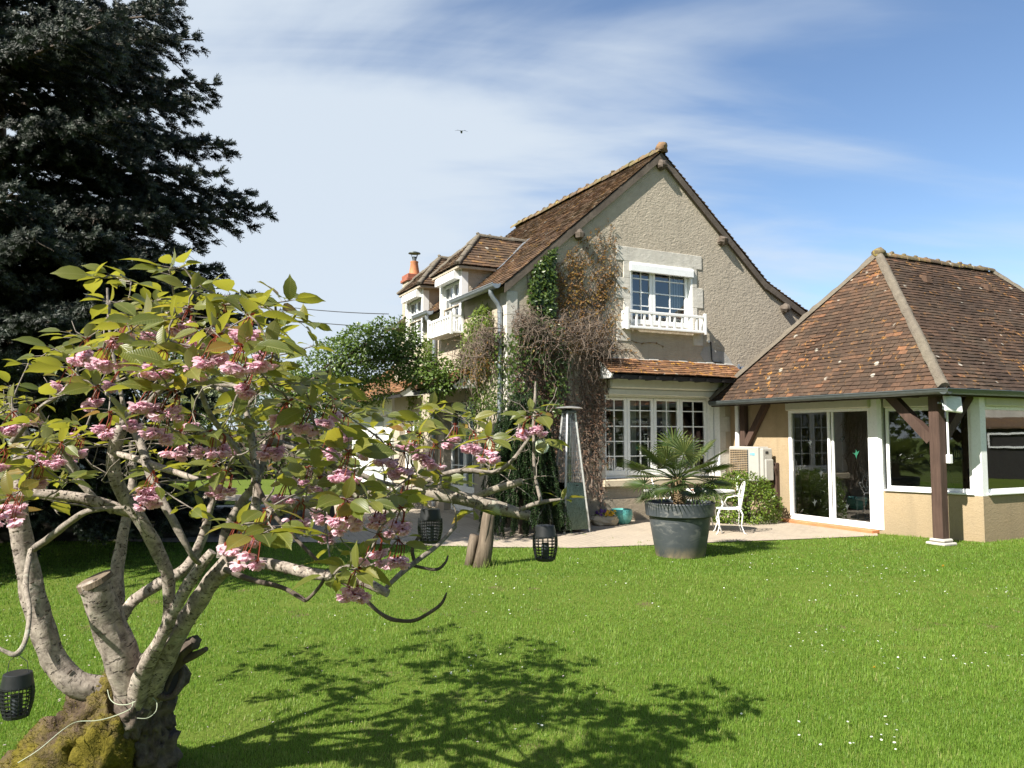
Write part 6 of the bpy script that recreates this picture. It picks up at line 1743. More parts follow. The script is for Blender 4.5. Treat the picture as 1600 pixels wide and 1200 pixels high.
# ------------------------------------------------------------------ climbers on the house (frame u, v, z)
q = random.Random(5)
def wall_pts(n, poly, dens=None):
    xs = [p[0] for p in poly]; zs = [p[1] for p in poly]; out = []
    while len(out) < n:
        x, z = q.uniform(min(xs), max(xs)), q.uniform(min(zs), max(zs))
        if not inpoly(x, z, poly): continue
        if dens and q.random() > dens(x, z): continue
        out.append((x, z))
    return out
def leaves_on_gable(n, poly, size, dens=None, depth=.10, left=False):
    O_=[];D_=[];U_=[];S_=[];T_=[]
    for x, z in wall_pts(n, poly, dens):
        dp = q.uniform(.012, depth)
        if left: p = Vector((-dp, x, z)); nrm = Vector((-1, q.uniform(-.5,.5), q.uniform(0,.9))); dr_ = Vector((q.uniform(-.4,0), q.uniform(-.7,.7), q.uniform(-1,.2)))
        else: p = Vector((x, -dp, z)); nrm = Vector((q.uniform(-.6,.4), -1, q.uniform(0,.9))); dr_ = Vector((q.uniform(-.7,.7), q.uniform(-.4,0), q.uniform(-1,.2)))
        O_.append(tuple(HM @ p)); D_.append(tuple(HM.to_3x3() @ dr_)); U_.append(tuple(HM.to_3x3() @ nrm)); s = size*q.uniform(.7,1.3); S_.append((s*1.25,s,s)); T_.append(q.gauss(.5,.22))
    return O_,D_,U_,S_,T_
def clumpy(sc, th): return lambda x, z: 1.0 if noise.noise(Vector((x*sc, z*sc, 3.3))) > th else .12
ivy = thing('ivy', 'green ivy climbing the gable below the left end of the verge', 'climber', HL(.6,-.02,3.5), HOUSE_ROT)
bulk('foliage', *LEAF2, *leaves_on_gable(1500, [(.38,3.75),(.95,3.75),(1.0,4.3),(.98,4.9),(1.02,5.35),(.85,5.25),(.55,4.95),(.42,4.5)], .075, clumpy(2.2,-.12), .14), M['ivy_leaf'], ivy)
sb = MB(HM)
for k in range(14):
    x = q.uniform(.45,.9); pts = [(x+.12*noise.noise(Vector((x*5,zz,0))), -.015, zz) for zz in (3.6,3.9,4.2,4.5,4.8,5.0)]; sb.tube(pts, .006, 4)
sb.build('stem', M['vine_bark'], ivy)
ivy2 = thing('ivy', 'bright lime green ivy patch under the eaves between down-pipe and dormer balcony', 'climber', HL(-.02,1.3,3.4), HOUSE_ROT)
bulk('foliage', *LEAF2, *leaves_on_gable(1500, [(.55,3.2),(2.3,3.1),(2.25,3.5),(1.9,3.95),(1.3,4.2),(.8,4.32),(.55,4.1)], .075, clumpy(1.8,-.1), .16, True), M['lime_leaf'], ivy2)
ivy3 = thing('ivy', 'lime green ivy on the garden wall left of the dormer balcony', 'climber', HL(-.02,4.0,2.4), HOUSE_ROT)
bulk('foliage', *LEAF2, *leaves_on_gable(1500, [(3.3,1.9),(5.2,1.2),(5.6,3.6),(4.6,3.7),(4.2,4.05),(3.7,3.9),(3.4,3.2)], .08, clumpy(1.6,-.05), .14, True), M['lime_leaf'], ivy3)
# rust-coloured creeper fanning up the gable
crp = thing('creeper', 'rust coloured budding creeper fanning up the gable left of the upper window', 'climber', HL(1.6,-.02,3.6), HOUSE_ROT)
tw = MB(HM); O_=[];D_=[];U_=[];S_=[];T_=[]
for k in range(190):
    x = q.uniform(.6,2.2); z = q.uniform(3.3,4.3); ang = R(90 - (x-1.3)*16 + q.uniform(-26,22)); pts = [Vector((x,-.014,z))]; L_ = q.uniform(.7,2.7)
    n = int(L_/.13)
    for i in range(n):
        ang += q.gauss(0,.20)
        p = pts[-1] + Vector((math.cos(ang)*.13, 0, math.sin(ang)*.13)); p.y = -.012-.03*q.random()
        lim = min(roof_z(p.x)-.45, 6.25 - abs(p.x-2.1)*.3)
        if p.z > lim or p.x > 2.46 - max(0, (p.z-5.3))*.1 or p.x < .55: break
        pts.append(p)
        if q.random() < .66:
            for _ in range(q.randint(1,3)):
                dv = HM.to_3x3() @ Vector((q.uniform(-1,1), q.uniform(-.8,-.1), q.uniform(-1,.6)))
                O_.append(tuple(HM @ (p+Vector((q.uniform(-.04,.04),-.01,q.uniform(-.04,.04)))))); D_.append(tuple(dv)); U_.append(tuple(HM.to_3x3() @ Vector((q.uniform(-.5,.5),-1,.4)))); s = q.uniform(.028,.065); S_.append((s*1.2,s,s)); T_.append(q.gauss(.45,.25))
    if len(pts) > 2: tw.tube(pts, [.0055*(1-.7*i/len(pts)) for i in range(len(pts))], 4)
for (xa, za, xb, zb) in ((2.2,3.75,3.6,3.52),(2.3,4.9,2.75,4.6),(2.0,3.6,2.9,3.35)):
    pts = [Vector((xa+(xb-xa)*t, -.015, za+(zb-za)*t+.05*math.sin(t*9))) for t in [i/8 for i in range(9)]]; tw.tube(pts, .005, 4)
    for p in pts:
        for _ in range(3): O_.append(tuple(HM @ p)); D_.append((q.uniform(-1,1),q.uniform(-1,0),q.uniform(-1,.5))); U_.append((0,-1,.5)); s = q.uniform(.03,.06); S_.append((s,s,s)); T_.append(q.random())
tw.build('stem', M['vine_bark'], crp)
o2, d2_, u2, s2, t2 = leaves_on_gable(420, [(.05,3.5),(1.0,3.9),(2.3,3.75),(2.25,3.3),(.4,3.2)], .05, clumpy(2.4,0), .45)
O_ += o2; D_ += d2_; U_ += u2; S_ += s2; T_ += t2
o2, d2_, u2, s2, t2 = leaves_on_gable(420, [(.05,3.5),(1.7,3.1),(1.9,2.7),(.9,2.7),(.05,3.0)], .055, clumpy(2.4,0), .4, True)
O_ += o2; D_ += d2_; U_ += u2; S_ += s2; T_ += t2
bulk('foliage', *LEAF2, O_,D_,U_,S_,T_, M['bronze_leaf'], crp)
# overhanging tangle of bare brown vine round the corner
vn = thing('dead_vine', 'overhanging tangle of bare brown vine stems around the corner of the house', 'climber', HL(0,-.1,2.5), HOUSE_ROT)
tw = MB(HM); O_=[];D_=[];U_=[];S_=[];T_=[]
def corner(sv, out_):
    """run s along the corner: negative on the garden wall, positive on the gable; out_ = distance off the wall"""
    if sv >= 0: return Vector((sv, -out_, 0))
    return Vector((-out_, -sv, 0))
for k in range(760):
    sv = q.uniform(-1.75, 2.2) if q.random() < .5 else (q.uniform(-.4,2.15) if q.random() < .6 else q.uniform(-.55,.45))
    zt = 3.70 + .30*noise.noise(Vector((sv*2,0,0))) + q.gauss(0,.13) - max(0, -sv)*.26 + (.06 if sv < 1.8 else -.1)
    ot = q.uniform(.05,.55)
    if -0.25 < sv < .25: ot *= .8
    p = corner(sv, ot*.5); p.z = zt - q.uniform(-.06,.25) - ot*.25
    pts = [p.copy()]; L_ = q.uniform(.25,.8) if q.random() < .8 else q.uniform(.8,1.4)
    if sv < 0: L_ *= 1.15
    dx = q.gauss(0,1.3); oo = q.uniform(.2,1.0); n = max(3, int(L_/.09)); up = q.uniform(-.2,.8); dirr = Vector((dx, 0, up))
    for i in range(n):
        tgt = Vector((q.gauss(0,1.0), 0, -.75 if i > 2 else .1)); dirr = dirr*.66 + tgt*.34
        stp = dirr.normalized()*.09
        sv2 = stp.x; ot = min(.75, max(.03, ot + q.gauss(.012*oo,.03)))
        if (sv >= 0) != (sv + sv2*.8 >= 0): break
        svn = (sv := sv + sv2*.8)
        p2 = corner(svn, ot); p2.z = pts[-1].z + stp.z
        pts.append(p2)
    r0 = q.choice((.0035,.004,.005,.006,.009))
    if len(pts) < 2: continue
    tw.tube(pts, [r0*(1-.6*i/len(pts)) for i in range(len(pts))], 4, cap=False, tint=q.random())
    for p in pts:
        if q.random() < .17:
            O_.append(tuple(HM @ p)); D_.append((q.uniform(-1,1),q.uniform(-1,0),q.uniform(-1,.3))); U_.append((q.uniform(-1,1),-1,.5)); s = q.uniform(.02,.05); S_.append((s,s,s)); T_.append(q.random())
# trunks of the vine, down to the patio
for k in range(95):
    x = q.uniform(.65,2.12) if q.random() < .7 else q.uniform(-.02,.7); pts = []; z0 = q.uniform(3.0,3.7); zend = q.choice((0.05,.5,1.2,1.8))
    m = 18
    for i in range(m): 
        zz = z0 + (zend-z0)*i/(m-1); pts.append(Vector((x+.16*noise.noise(Vector((k*3.1,zz*1.3,0)))+.05*q.gauss(0,1), -.05-.08*abs(noise.noise(Vector((k*1.7,zz*2,4)))), zz)))
    tw.tube(pts, [q.choice((.006,.009,.014,.02))]*m, 5, cap=False)
    for p in pts:
        for _ in range(q.randint(0,5)):
            a = p + Vector((q.uniform(-.12,.12), -q.uniform(0,.08), q.uniform(-.1,.1)))
            O_.append(tuple(HM @ a)); D_.append((q.uniform(-1,1),q.uniform(-1,0),q.uniform(-1,.3))); U_.append((q.uniform(-1,1),-1,.5)); s = q.uniform(.025,.06); S_.append((s,s,s)); T_.append(q.gauss(.4,.25))
            if q.random() < .35: tw.tube([p, a, a+Vector((q.uniform(-.08,.08),-.03,q.uniform(-.12,.05)))], .0035, 3, cap=False)
tw.build('stem', M['vine_bark'], vn)
bulk('dead_foliage', *LEAF2, O_,D_,U_,S_,T_, M['dead_leaf'], vn)
ivy4 = thing('ivy', 'dark green ivy growing through the bare vine on the corner', 'climber', HL(.6,-.05,2.2), HOUSE_ROT)
a_ = leaves_on_gable(1500, [(-.05,1.0),(1.0,1.9),(1.25,3.0),(1.1,3.8),(.3,3.85),(-.05,3.6)], .07, clumpy(2.0,-.15), .35)
b2 = leaves_on_gable(1700, [(-.05,1.0),(1.5,1.5),(1.9,2.3),(1.7,3.0),(.9,3.4),(-.05,3.6)], .07, clumpy(1.9,-.15), .25, True)
bulk('foliage', *LEAF2, *[list(x)+list(y) for x, y in zip(a_, b2)], M['ivy_leaf'], ivy4)

# ------------------------------------------------------------------ weeping conifer in front of the corner
CO = Vector((.17, 13.35, .0))
cn = thing('weeping_conifer', 'small dark green weeping conifer growing in front of the corner of the house', 'conifer', CO)
O_=[];D_=[];U_=[];S_=[];T_=[]; sb = MB()
sb.tube([CO, CO+Vector((.02,0,1.2)), CO+Vector((-.03,0,2.2))], [.07,.05,.02], 8)
for k in range(300):
    z = q.uniform(.5,2.35); a = q.uniform(0,6.28); rr = (.22+.55*(1-((z-.3)/2.3))**.7)*q.uniform(.55,1.05)
    p0 = CO+Vector((0,0,z)); d = Vector((math.cos(a),math.sin(a),0)); hang = q.uniform(.3,.9)
    pts = [p0, p0+d*rr*.6+Vector((0,0,.10)), p0+d*rr+Vector((0,0,-.05))]
    n = max(3, int(hang/.08)); 
    for i in range(n): pts.append(pts[-1]+Vector((d.x*.012+q.uniform(-.012,.012), d.y*.012+q.uniform(-.012,.012), -.08)))
    pts = [p for p in pts if p.z > .08]
    if len(pts) < 4: continue
    sb.tube(pts, .004, 3, cap=False)
    for i in range(1, len(pts)):
        for rep in range(3):
            v = (pts[i]-pts[i-1]).normalized()*.9 + Vector((q.uniform(-.5,.5),q.uniform(-.5,.5),q.uniform(-.4,.1)))
            O_.append(tuple(pts[i-1].lerp(pts[i], rep*.33))); D_.append(tuple(v)); U_.append((q.uniform(-1,1),q.uniform(-1,1),.3)); s = q.uniform(.085,.13); S_.append((s*1.0,s,s*1.0)); T_.append(q.gauss(.45,.2))
sb.build('stem', M['dark_bark'], cn)
bulk('foliage', *needle_shoot(12, 5, .30, w=.10), O_,D_,U_,S_,T_, M['conifer_needle'], cn)

# ------------------------------------------------------------------ leafy shells: bushes, arching shrub, hedges, far trees
def crown(name, lumps, n, size, mat, parent, inner=.55, up=.5, seed=1, tmpl=LEAF2, flat=1.0):
    q = random.Random(seed); O_=[];D_=[];U_=[];S_=[];T_=[]
    wts = [l[1]**2 for l in lumps]
    for k in range(n):
        c, r, sq = q.choices(lumps, wts)[0]
        a = q.uniform(0,6.28); cz = q.uniform(-1,1); sn = math.sqrt(1-cz*cz); d = Vector((math.cos(a)*sn, math.sin(a)*sn, cz))
        nn = noise.noise(Vector(c)*1.3 + d*2.6)
        if nn < -.28 and q.random() < .8: continue
        rr = r*(1+.28*nn)*(q.uniform(inner,1.0)**.6)
        p = Vector(c) + Vector((d.x*sq[0], d.y*sq[1], d.z*sq[2]))*rr
        if p.z < .03: continue
        O_.append(tuple(p)); D_.append(tuple(d + Vector((q.uniform(-.9,.9),q.uniform(-.9,.9),q.uniform(-.9,.6))))); U_.append(tuple(d*.8+Vector((q.uniform(-.5,.5),q.uniform(-.5,.5),up+q.uniform(-.3,.5)))))
        s = size*q.uniform(.7,1.3); S_.append((s*1.2,s,s)); T_.append(q.gauss(.5,.2)+.3*nn)
    return bulk(name, *tmpl, O_,D_,U_,S_,T_, mat, parent)
BU = ground(1168, 822); BU.z = 0; BU = BU + Vector((.05,.55,0))
bush = thing('round_bush', 'dense bright green round box bush under the air conditioner', 'bush', BU)
sb = MB()
for k in range(26):
    a = q.uniform(0,6.28); e = q.uniform(.3,1.4); sb.tube([BU+Vector((.1*math.cos(a),.1*math.sin(a),0)), BU+Vector((.3*math.cos(a)*math.cos(e),.3*math.sin(a)*math.cos(e),.15+.3*math.sin(e))), BU+Vector((.60*math.cos(a)*math.cos(e),.5*math.sin(a)*math.cos(e),.12+.65*math.sin(e)))], [.012,.008,.004], 5)
sb.build('stem', M['dark_bark'], bush)
crown('foliage', [(BU+Vector((0,0,.40)),.66,(1.08,.85,.86)), (BU+Vector((-.35,.0,.40)),.42,(1,.9,.95)), (BU+Vector((.36,-.02,.30)),.42,(1,.9,1)), (BU+Vector((-.12,.05,.68)),.34,(1,1,.8))], 9000, .048, M['box_leaf'], bush, .72, .5, 3)

# arching shrub in front of the garden wall
SH = Vector((-3.7, 15.9, 0))
shr = thing('arching_shrub', 'large green arching shrub in front of the dormer wall', 'shrub', SH)
sb = MB()
def P3(x, y, Y): return at(x, y, Y)
for L_ in ([(430,640,16.2),(470,605,16.2),(520,578,16),(580,562,15.8),(640,568,15.6),(690,590,15.5)], [(440,700,16.2),(450,640,16.2),(490,590,16.2),(540,550,16)], [(520,578,16),(560,545,16),(600,525,15.8)], [(600,562,15.8),(650,560,15.6),(685,570,15.4)]):
    pts = [Vector(a) for a in spline([tuple(P3(*a)) for a in L_], 5)]; sb.tube(pts, [.05*(1-.75*i/len(pts)) for i in range(len(pts))], 7)
pts = [SH, SH+Vector((-.1,0,.8)), P3(440,700,16.2)]; sb.tube(pts, [.08,.07,.05], 8)
sb.build('trunk', M['dark_bark'], shr)
lump = []
for (x, y, Y, r) in ((500,580,16.2,.55),(535,560,16.1,.62),(575,540,16,.60),(612,530,15.9,.62),(645,562,15.7,.55),(680,585,15.5,.45),(710,585,15.4,.42),(600,570,15.9,.55),(560,580,16,.50),(650,580,15.6,.50),(690,600,15.4,.38),(455,600,16.3,.45),(520,545,16.1,.35),(480,615,16.4,.6),(530,615,16.4,.6),(575,612,16.3,.5),(430,590,16.5,.5),(615,545,15.9,.45),(560,530,16.0,.4),(630,535,15.6,.35)):
    lump.append((P3(x,y,Y), r, (1.1,1,.72)))
crown('foliage', lump, 16000, .075, M['shrub_leaf'], shr, .35, .5, 8)

# ------------------------------------------------------------------ leaning prop by the patio
SB = ground(752, 886); SB.z = 0
pr = thing('wooden_prop', 'leaning debarked log prop standing in the lawn before the patio', 'post', SB)
b_ = MB(); t_ = at(768, 778, 10.1); b_.tube([SB+Vector((-.01,0,-.05)), SB.lerp(t_,.35)+Vector((.012,0,0)), SB.lerp(t_,.7), t_], [.115,.095,.085,.080], 14, wob=.5); b_.build('post', M['log'], pr, smooth=True)
b_ = MB(); b_.tube([SB+Vector((-.14,.12,-.05)), SB+Vector((-.12,.11,.22)), SB+Vector((-.10,.09,.40))], [.10,.085,.06], 12, wob=.6); b_.build('stub', M['log'], pr, smooth=True)
b_ = MB()
for k in range(60):
    a = q.uniform(0,6.28); p = SB+Vector((.22*math.cos(a)*q.random()+.08,.16*math.sin(a),0)); b_.add([p, p+Vector((.008,0,0)), p+Vector((q.uniform(-.06,.06),q.uniform(-.05,.05),q.uniform(.06,.16)))], [(0,1,2)], tint=q.uniform(.6,1))
b_.build('grass_tuft', M['grass'], pr)

# ------------------------------------------------------------------ low stone wall, terrace, box hedge, shed at the left
wa, wb = Vector((-12.5, 11.2, 0)), Vector((-3.6, 13.3, 0)); wd_ = (wb-wa).normalized(); wn = Vector((-wd_.y, wd_.x, 0))
lw = thing('low_stone_wall', 'low dark stone retaining wall with pale coping in the shade of the spruce', 'wall', (wa+wb)/2)
m_, t_, b_ = new_mat('rubble'); v_ = coords(t_); vo = N(t_, 'ShaderNodeTexVoronoi'); vo.inputs['Scale'].default_value = 5.5; lk(t_, coords(t_, scale=(1,1,1.6)), vo.inputs['Vector'])
c_ = mixrgb(t_, mrange(t_, nz(t_, v_, 6, 5, .7), .35, .65), (.10,.085,.065), (.26,.23,.185)); c_ = mixrgb(t_, mrange(t_, vo.outputs['Distance'], .35, .6), c_, (.05,.042,.032)); lk(t_, c_, b_.inputs['Base Color']); b_.inputs['Roughness'].default_value = .95; bump(t_, b_, vo.outputs['Distance'], .8, .04)
b_ = MB(); b_.prism([wa, wb, wb+wn*.3, wa+wn*.3], (0,0,.44)); b_.build('stonework', m_, lw)
b_ = MB(); L_ = (wb-wa).length; k = 0; x = 0
while x < L_:
    w_ = min(q.uniform(.5,.9), L_-x); a = wa + wd_*x - wn*.04; b_.prism([a, a+wd_*(w_-.012), a+wd_*(w_-.012)+wn*.38, a+wn*.38], (0,0,.05+q.uniform(0,.012))); x += w_
for i in range(len(b_.v)): b_.v[i] = (b_.v[i][0], b_.v[i][1], b_.v[i][2]+.441)
b_.build('coping', M['cement'], lw)
tq = MB(); a = wa + wn*.3; b = wb + wn*.3
tq.add([(a.x,a.y,.43),(b.x,b.y,.43),(b.x+wn.x*1.0,b.y+wn.y*1.0,.43),(-6.5,22,.43),(-24,22,.43),(-24,a.y,.43)], [(0,1,2,3,4,5)])
tq.add([(b.x,b.y,0),(b.x+wn.x*1.0,b.y+wn.y*1.0,0),(b.x+wn.x*1.0,b.y+wn.y*1.0,.43),(b.x,b.y,.43)], [(0,1,2,3)])
tag(tq.build('terrace', M['lawn_soil']), kind='structure')
tq = MB(); p1, p2 = at(285,802,15.2), at(500,800,15.2); tq.add([(-6.6,15.0,.436),(-3.7,15.0,.436),(-3.7,16.2,.436),(-6.6,16.6,.436)], [(0,1,2,3)]); tag(tq.build('terrace_path', M['paving']), kind='structure')
for (nm, x0, x1, Y, z0, z1, lab, sd_) in (('box_hedge', -8.9, -6.95, 14.0, .43, .80, 'low clipped box hedge on the terrace behind the stone wall', 12),):
    hb = Vector(((x0+x1)/2, Y, z0)); h = thing(nm, lab, 'hedge', hb)
    b_ = MB(); b_.box(x0+.08, x1-.08, Y-.15, Y+.15, z0, z1-.08); b_.build('stems', M['dark_bark'], h)
    lumps = [(Vector((x0+.2+(x1-x0-.4)*k/6, Y, (z0+z1)/2)), .27, (1.1,1,.75)) for k in range(7)]
    crown('foliage', lumps, 2600, .05, M['box_leaf'], h, .7, .5, sd_)
sh = thing('garden_shed', 'blue grey boarded shed half hidden behind the cherry and spruce', 'shed', Vector((-13.2, 19.5, .43)))
sq = MB()
for k in range(26): sq.box(-15.2+k*.155, -15.05+k*.155, 18.4, 18.43, .43, 2.35)
sq.box(-15.2, -11.17, 18.431, 21, .43, 2.36); sq.build('wall', simple('shed_paint', (.16,.20,.22), .6, var=.15), sh)
sq = MB(); sq.prism([(-15.5,18.1,2.30),(-10.9,18.1,2.30),(-10.9,19.7,3.25),(-15.5,19.7,3.25)], (0,0,.06)); sq.prism([(-15.5,21.3,2.30),(-10.9,21.3,2.30),(-10.9,19.7,3.26),(-15.5,19.7,3.26)], (0,0,.06)); sq.build('roof', M['tile_main'], sh)
hb = thing('stone_outbuilding', 'grey stone outbuilding glimpsed behind the lower spruce boughs', 'building', Vector((-20, 25, 0)))
sq = MB(); sq.box(-25,-14.5,24,29,0,3.9); sq.build('wall', M['stone'], hb)
sq = MB(); sq.prism([(-25.3,23.7,3.8),(-14.2,23.7,3.8),(-14.2,26.5,5.6),(-25.3,26.5,5.6)], (0,0,.08)); sq.prism([(-25.3,29.3,3.8),(-14.2,29.3,3.8),(-14.2,26.5,5.6),(-25.3,26.5,5.6)], (0,0,.081)); sq.build('roof', M['tile_main'], hb)
# whitewashed wing beyond the house
wg = thing('white_wing', 'small whitewashed outbuilding with orange tiled roof beyond the garden front', 'building', HL(1.0,10,0), HOUSE_ROT)
sq = MB(HM); sq.box(.4,3.6,8.2,12.5,0,2.75); sq.build('wall', M['white_paint'], wg)
sq = MB(HM); ce = Vector((2.3,0,1.5)); tile_slope(sq, (-.3,7.6,2.62), (0,1,0), ce, ce.length, lambda s: 0.0, lambda s: 5.3, .11, .17, .018, tint_fn=tawn, seed=90); sq.quad((2.0,7.7,4.1),(4.2,7.7,2.6),(4.2,12.8,2.6),(2.0,12.8,4.1)); sq.build('roof', M['tile_awning'], wg)
sq = MB(HM); sq.box(.37,.399,9.0,9.9,.05,2.15); sq.build('door', simple('door_grey', (.45,.47,.46), .5), wg)
# distant trees
def tree(name, pos, h, r, mat, label, n, size, seed, trunk_h=.25, group=None):
    q = random.Random(seed); pos = Vector(pos); t_ = thing(name, label, 'tree', pos, 0, group)
    b_ = MB(); b_.tube([pos, pos+Vector((.1,0,h*.4)), pos+Vector((0,.1,h*.8))], [h*.03, h*.022, h*.006], 8)
    for k in range(6): a = k*1.05; b_.tube([pos+Vector((0,0,h*(.3+.07*k))), pos+Vector((r*.7*math.cos(a), r*.7*math.sin(a), h*(.5+.07*k)))], [h*.012, h*.004], 6)
    b_.build('trunk', M['dark_bark'], t_)
    lumps = [(pos+Vector((0,0,h*.62)), r*.8, (1,1,1.0))]
    for k in range(12):
        a = q.uniform(0,6.28); f = q.uniform(.3,.75); lumps.append((pos+Vector((r*f*math.cos(a), r*f*math.sin(a), h*q.uniform(trunk_h+.1,.88))), r*q.uniform(.32,.5), (1,1,.85)))
    crown('crown', lumps, n, size, mat, t_, .4, .5, seed); return t_
tree('far_tree', (-16,36,0), 7.0, 3.6, M['far_leaf'], 'dark leafy tree farthest left behind the shed', 5000, .26, 31)
tree('far_tree', (-21.5,33,0), 8.0, 3.8, M['far_leaf'], 'broad leafy tree behind the stone outbuilding', 5000, .26, 32)
tree('far_tree', (-10.2,42,0), 4.6, 3.0, M['far_leaf'], 'low leafy tree on the horizon left of the arching shrub', 4000, .26, 33)
tree('far_tree', (-5.6,38,0), 4.4, 2.8, M['far_leaf'], 'low leafy tree on the horizon directly behind the arching shrub', 4000, .26, 34)
tree('willow', (-11.0,32,0), 5.6, 1.7, M['willow_leaf'], 'pale silvery willow rising above the cherry blossom', 3500, .16, 35)
far = thing('far_hedge', 'long dark hedge closing the garden behind the terrace', 'hedge', Vector((-16,30,0)))
b_ = MB(); b_.box(-34,-4,30.2,30.8,0,1.9); b_.build('stems', M['dark_bark'], far)
crown('foliage', [(Vector((-34+k*1.0,30,1.2)), 1.2, (1,.8,1)) for k in range(31)], 9000, .2, M['far_leaf'], far, .7, .5, 41)
# overhead cable from the house
kb = MB(); a, b = at(380,470,22), HL(-.2,6.7,4.9)
for off in (0, -.35):
    pts = [a.lerp(b, t)+Vector((0,0,off-1.2*t*(1-t)*.25)) for t in [i/12 for i in range(13)]]; kb.tube(pts, .012, 5)
a0 = a + (a-b)*1.2; kb.tube([a, a0], .012, 5)
tag(kb.build('overhead_cable', M['cable'], None, origin=b), 'thin black overhead cables running to the house eaves', 'cable')
# a bird high in the sky
bp = at(721,207,55); b_ = MB()
b_.add([bp+Vector(p) for p in ((-.55,0,.12),(-.25,.05,.22),(0,0,.06),(.22,.05,.2),(.5,0,.05),(.2,-.1,.1),(0,-.35,0),(-.22,-.1,.12))], [(0,1,7),(1,2,7),(2,3,5),(3,4,5),(2,5,6,7)])
b_.blob(bp+Vector((0,0,.03)), .10, 8, 6, 0, 1, (.8,2.2,.7)); tag(b_.build('bird', M['black_plastic'], None, origin=bp), 'small dark bird flying high above the house', 'bird')

# ------------------------------------------------------------------ what stands behind and beside the camera (it shows in the panes)
hd = thing('reflection_hedge', 'tall unseen hedge added behind the viewer to darken the reflections', 'hedge', Vector((4,-22,0)))  # unseen hedge, added so panes and steel mirror dark green
lumps = []
qh = random.Random(61)
for k in range(34):
    a = R(196 + 152*k/33); rr = 27 + qh.uniform(-1.5,1.5)
    c = Vector((rr*math.cos(a)+2, rr*math.sin(a)+2, qh.uniform(2.4,4.6))); lumps.append((c, qh.uniform(2.6,4.2), (1,1,1.35)))
crown('foliage', lumps, 22000, .46, M['far_leaf'], hd, .5, .5, 62)
wh = thing('white_cottage', 'white rendered cottage with low tiled lean-to across the lawn, mirrored in the bay window', 'house', Vector((33, 10, 0)))
sq = MB(); sq.box(30, 36, -1, 22, 0, 4.2); sq.build('wall', M['stone'], wh)
sq = MB(); sq.prism([(29.5,-1.4,4.1),(29.5,22.4,4.1),(33,22.4,6.6),(33,-1.4,6.6)], (.06,0,.08)); sq.prism([(36.5,-1.4,4.1),(36.5,22.4,4.1),(33,22.4,6.61),(33,-1.4,6.61)], (.06,0,.08)); sq.build('roof', M['tile_main'], wh)
sq = MB(); sq.prism([(28.6,-1,1.95),(28.6,22,1.95),(29.99,22,2.35),(29.99,-1,2.35)], (0,0,.07)); sq.build('lean_to_roof', M['tile_main'], wh)
sq = MB(); sq.box(28.8, 29.95, -.8, 21.8, 0, 1.94); sq.build('recess_shade', M['black_wood'], wh)  # solid black block paints the dark recess below the tiled canopy
for k in range(8):
    sq = MB(); yy = -.2+k*2.7
    sq.box(28.72, 28.79, yy, yy+1.5, 1.72, 1.80); sq.box(28.72, 28.79, yy, yy+1.5, 1.2, 1.27); sq.box(28.72, 28.79, yy, yy+.07, 1.271, 1.719); sq.box(28.72, 28.79, yy+1.43, yy+1.5, 1.271, 1.719); sq.build('window', M['white_pvc'], wh)
sq = MB(); sq.box(30-.05, 30-.001, 9.6, 9.7, 2.6, 3.1); sq.box(30-.05, 30-.001, 9.4, 9.9, 2.82, 2.9); sq.build('wall_anchor', M['black_wood'], wh)
def bare_tree(pos, h, seed, label):
    q = random.Random(seed); t_ = thing('bare_tree', label, 'tree', pos); b_ = MB()
    def grow(p, d, L_, r, lvl):
        pts = [p]; 
        for i in range(5):
            d = (d + Vector((q.gauss(0,.16), q.gauss(0,.16), q.gauss(.04,.1)))).normalized(); pts.append(pts[-1]+d*L_/5)
        b_.tube(pts, [r*(1-.11*i) for i in range(6)], 6, cap=False)
        if lvl == 0: return
        for k in range(4 if lvl > 1 else 5):
            i = q.randint(2,5); nd = (d + Vector((q.gauss(0,.6), q.gauss(0,.6), q.gauss(.1,.4)))).normalized(); grow(pts[i], nd, L_*q.uniform(.5,.72), r*.5, lvl-1)
    grow(Vector(pos), Vector((0,0,1)), h*.42, h*.022, 4); b_.build('branches', M['dark_bark'], t_)
bare_tree((19,-3,0), 11, 5, 'bare branching tree across the lawn, mirrored in the upper window')

# ------------------------------------------------------------------ grass, daisies, fallen petals
rs = np.random.RandomState(4)
def lawn_pts(n, y0=836, y1=1330, x0=-420, x1=2020, seed=1):
    rs_ = np.random.RandomState(seed)
    px = rs_.uniform(x0, x1, n); py = rs_.uniform(y0, y1, n)
    x = (px-800)/1200; y = -(py-600)/1200
    dx, dy, dz = x, _c - _s*y, _s + _c*y
    t = -CAM_H/dz
    return np.stack([dx*t, dy*t], 1)
def vnoise(P, sc, off=0.0):
    return np.array([noise.noise(Vector((p[0]*sc+off, p[1]*sc-off, off))) for p in P])
def gridnoise(P, cell, off):
    """smooth noise looked up on a grid (quick for many points)"""
    lo = P.min(0)-cell; hi = P.max(0)+cell*2
    nx, ny = int((hi[0]-lo[0])/cell)+2, int((hi[1]-lo[1])/cell)+2
    nx, ny = min(nx,900), min(ny,900)
    G = np.random.RandomState(off).uniform(-1,1,(nx,ny))
    f = (P-lo)/cell; i = np.floor(f).astype(int); i[:,0] = np.clip(i[:,0],0,nx-2); i[:,1] = np.clip(i[:,1],0,ny-2); u = f-i; u = np.clip(u,0,1); u = u*u*(3-2*u)
    a = G[i[:,0],i[:,1]]; b = G[i[:,0]+1,i[:,1]]; c = G[i[:,0],i[:,1]+1]; d = G[i[:,0]+1,i[:,1]+1]
    return (a*(1-u[:,0])+b*u[:,0])*(1-u[:,1]) + (c*(1-u[:,0])+d*u[:,0])*u[:,1]
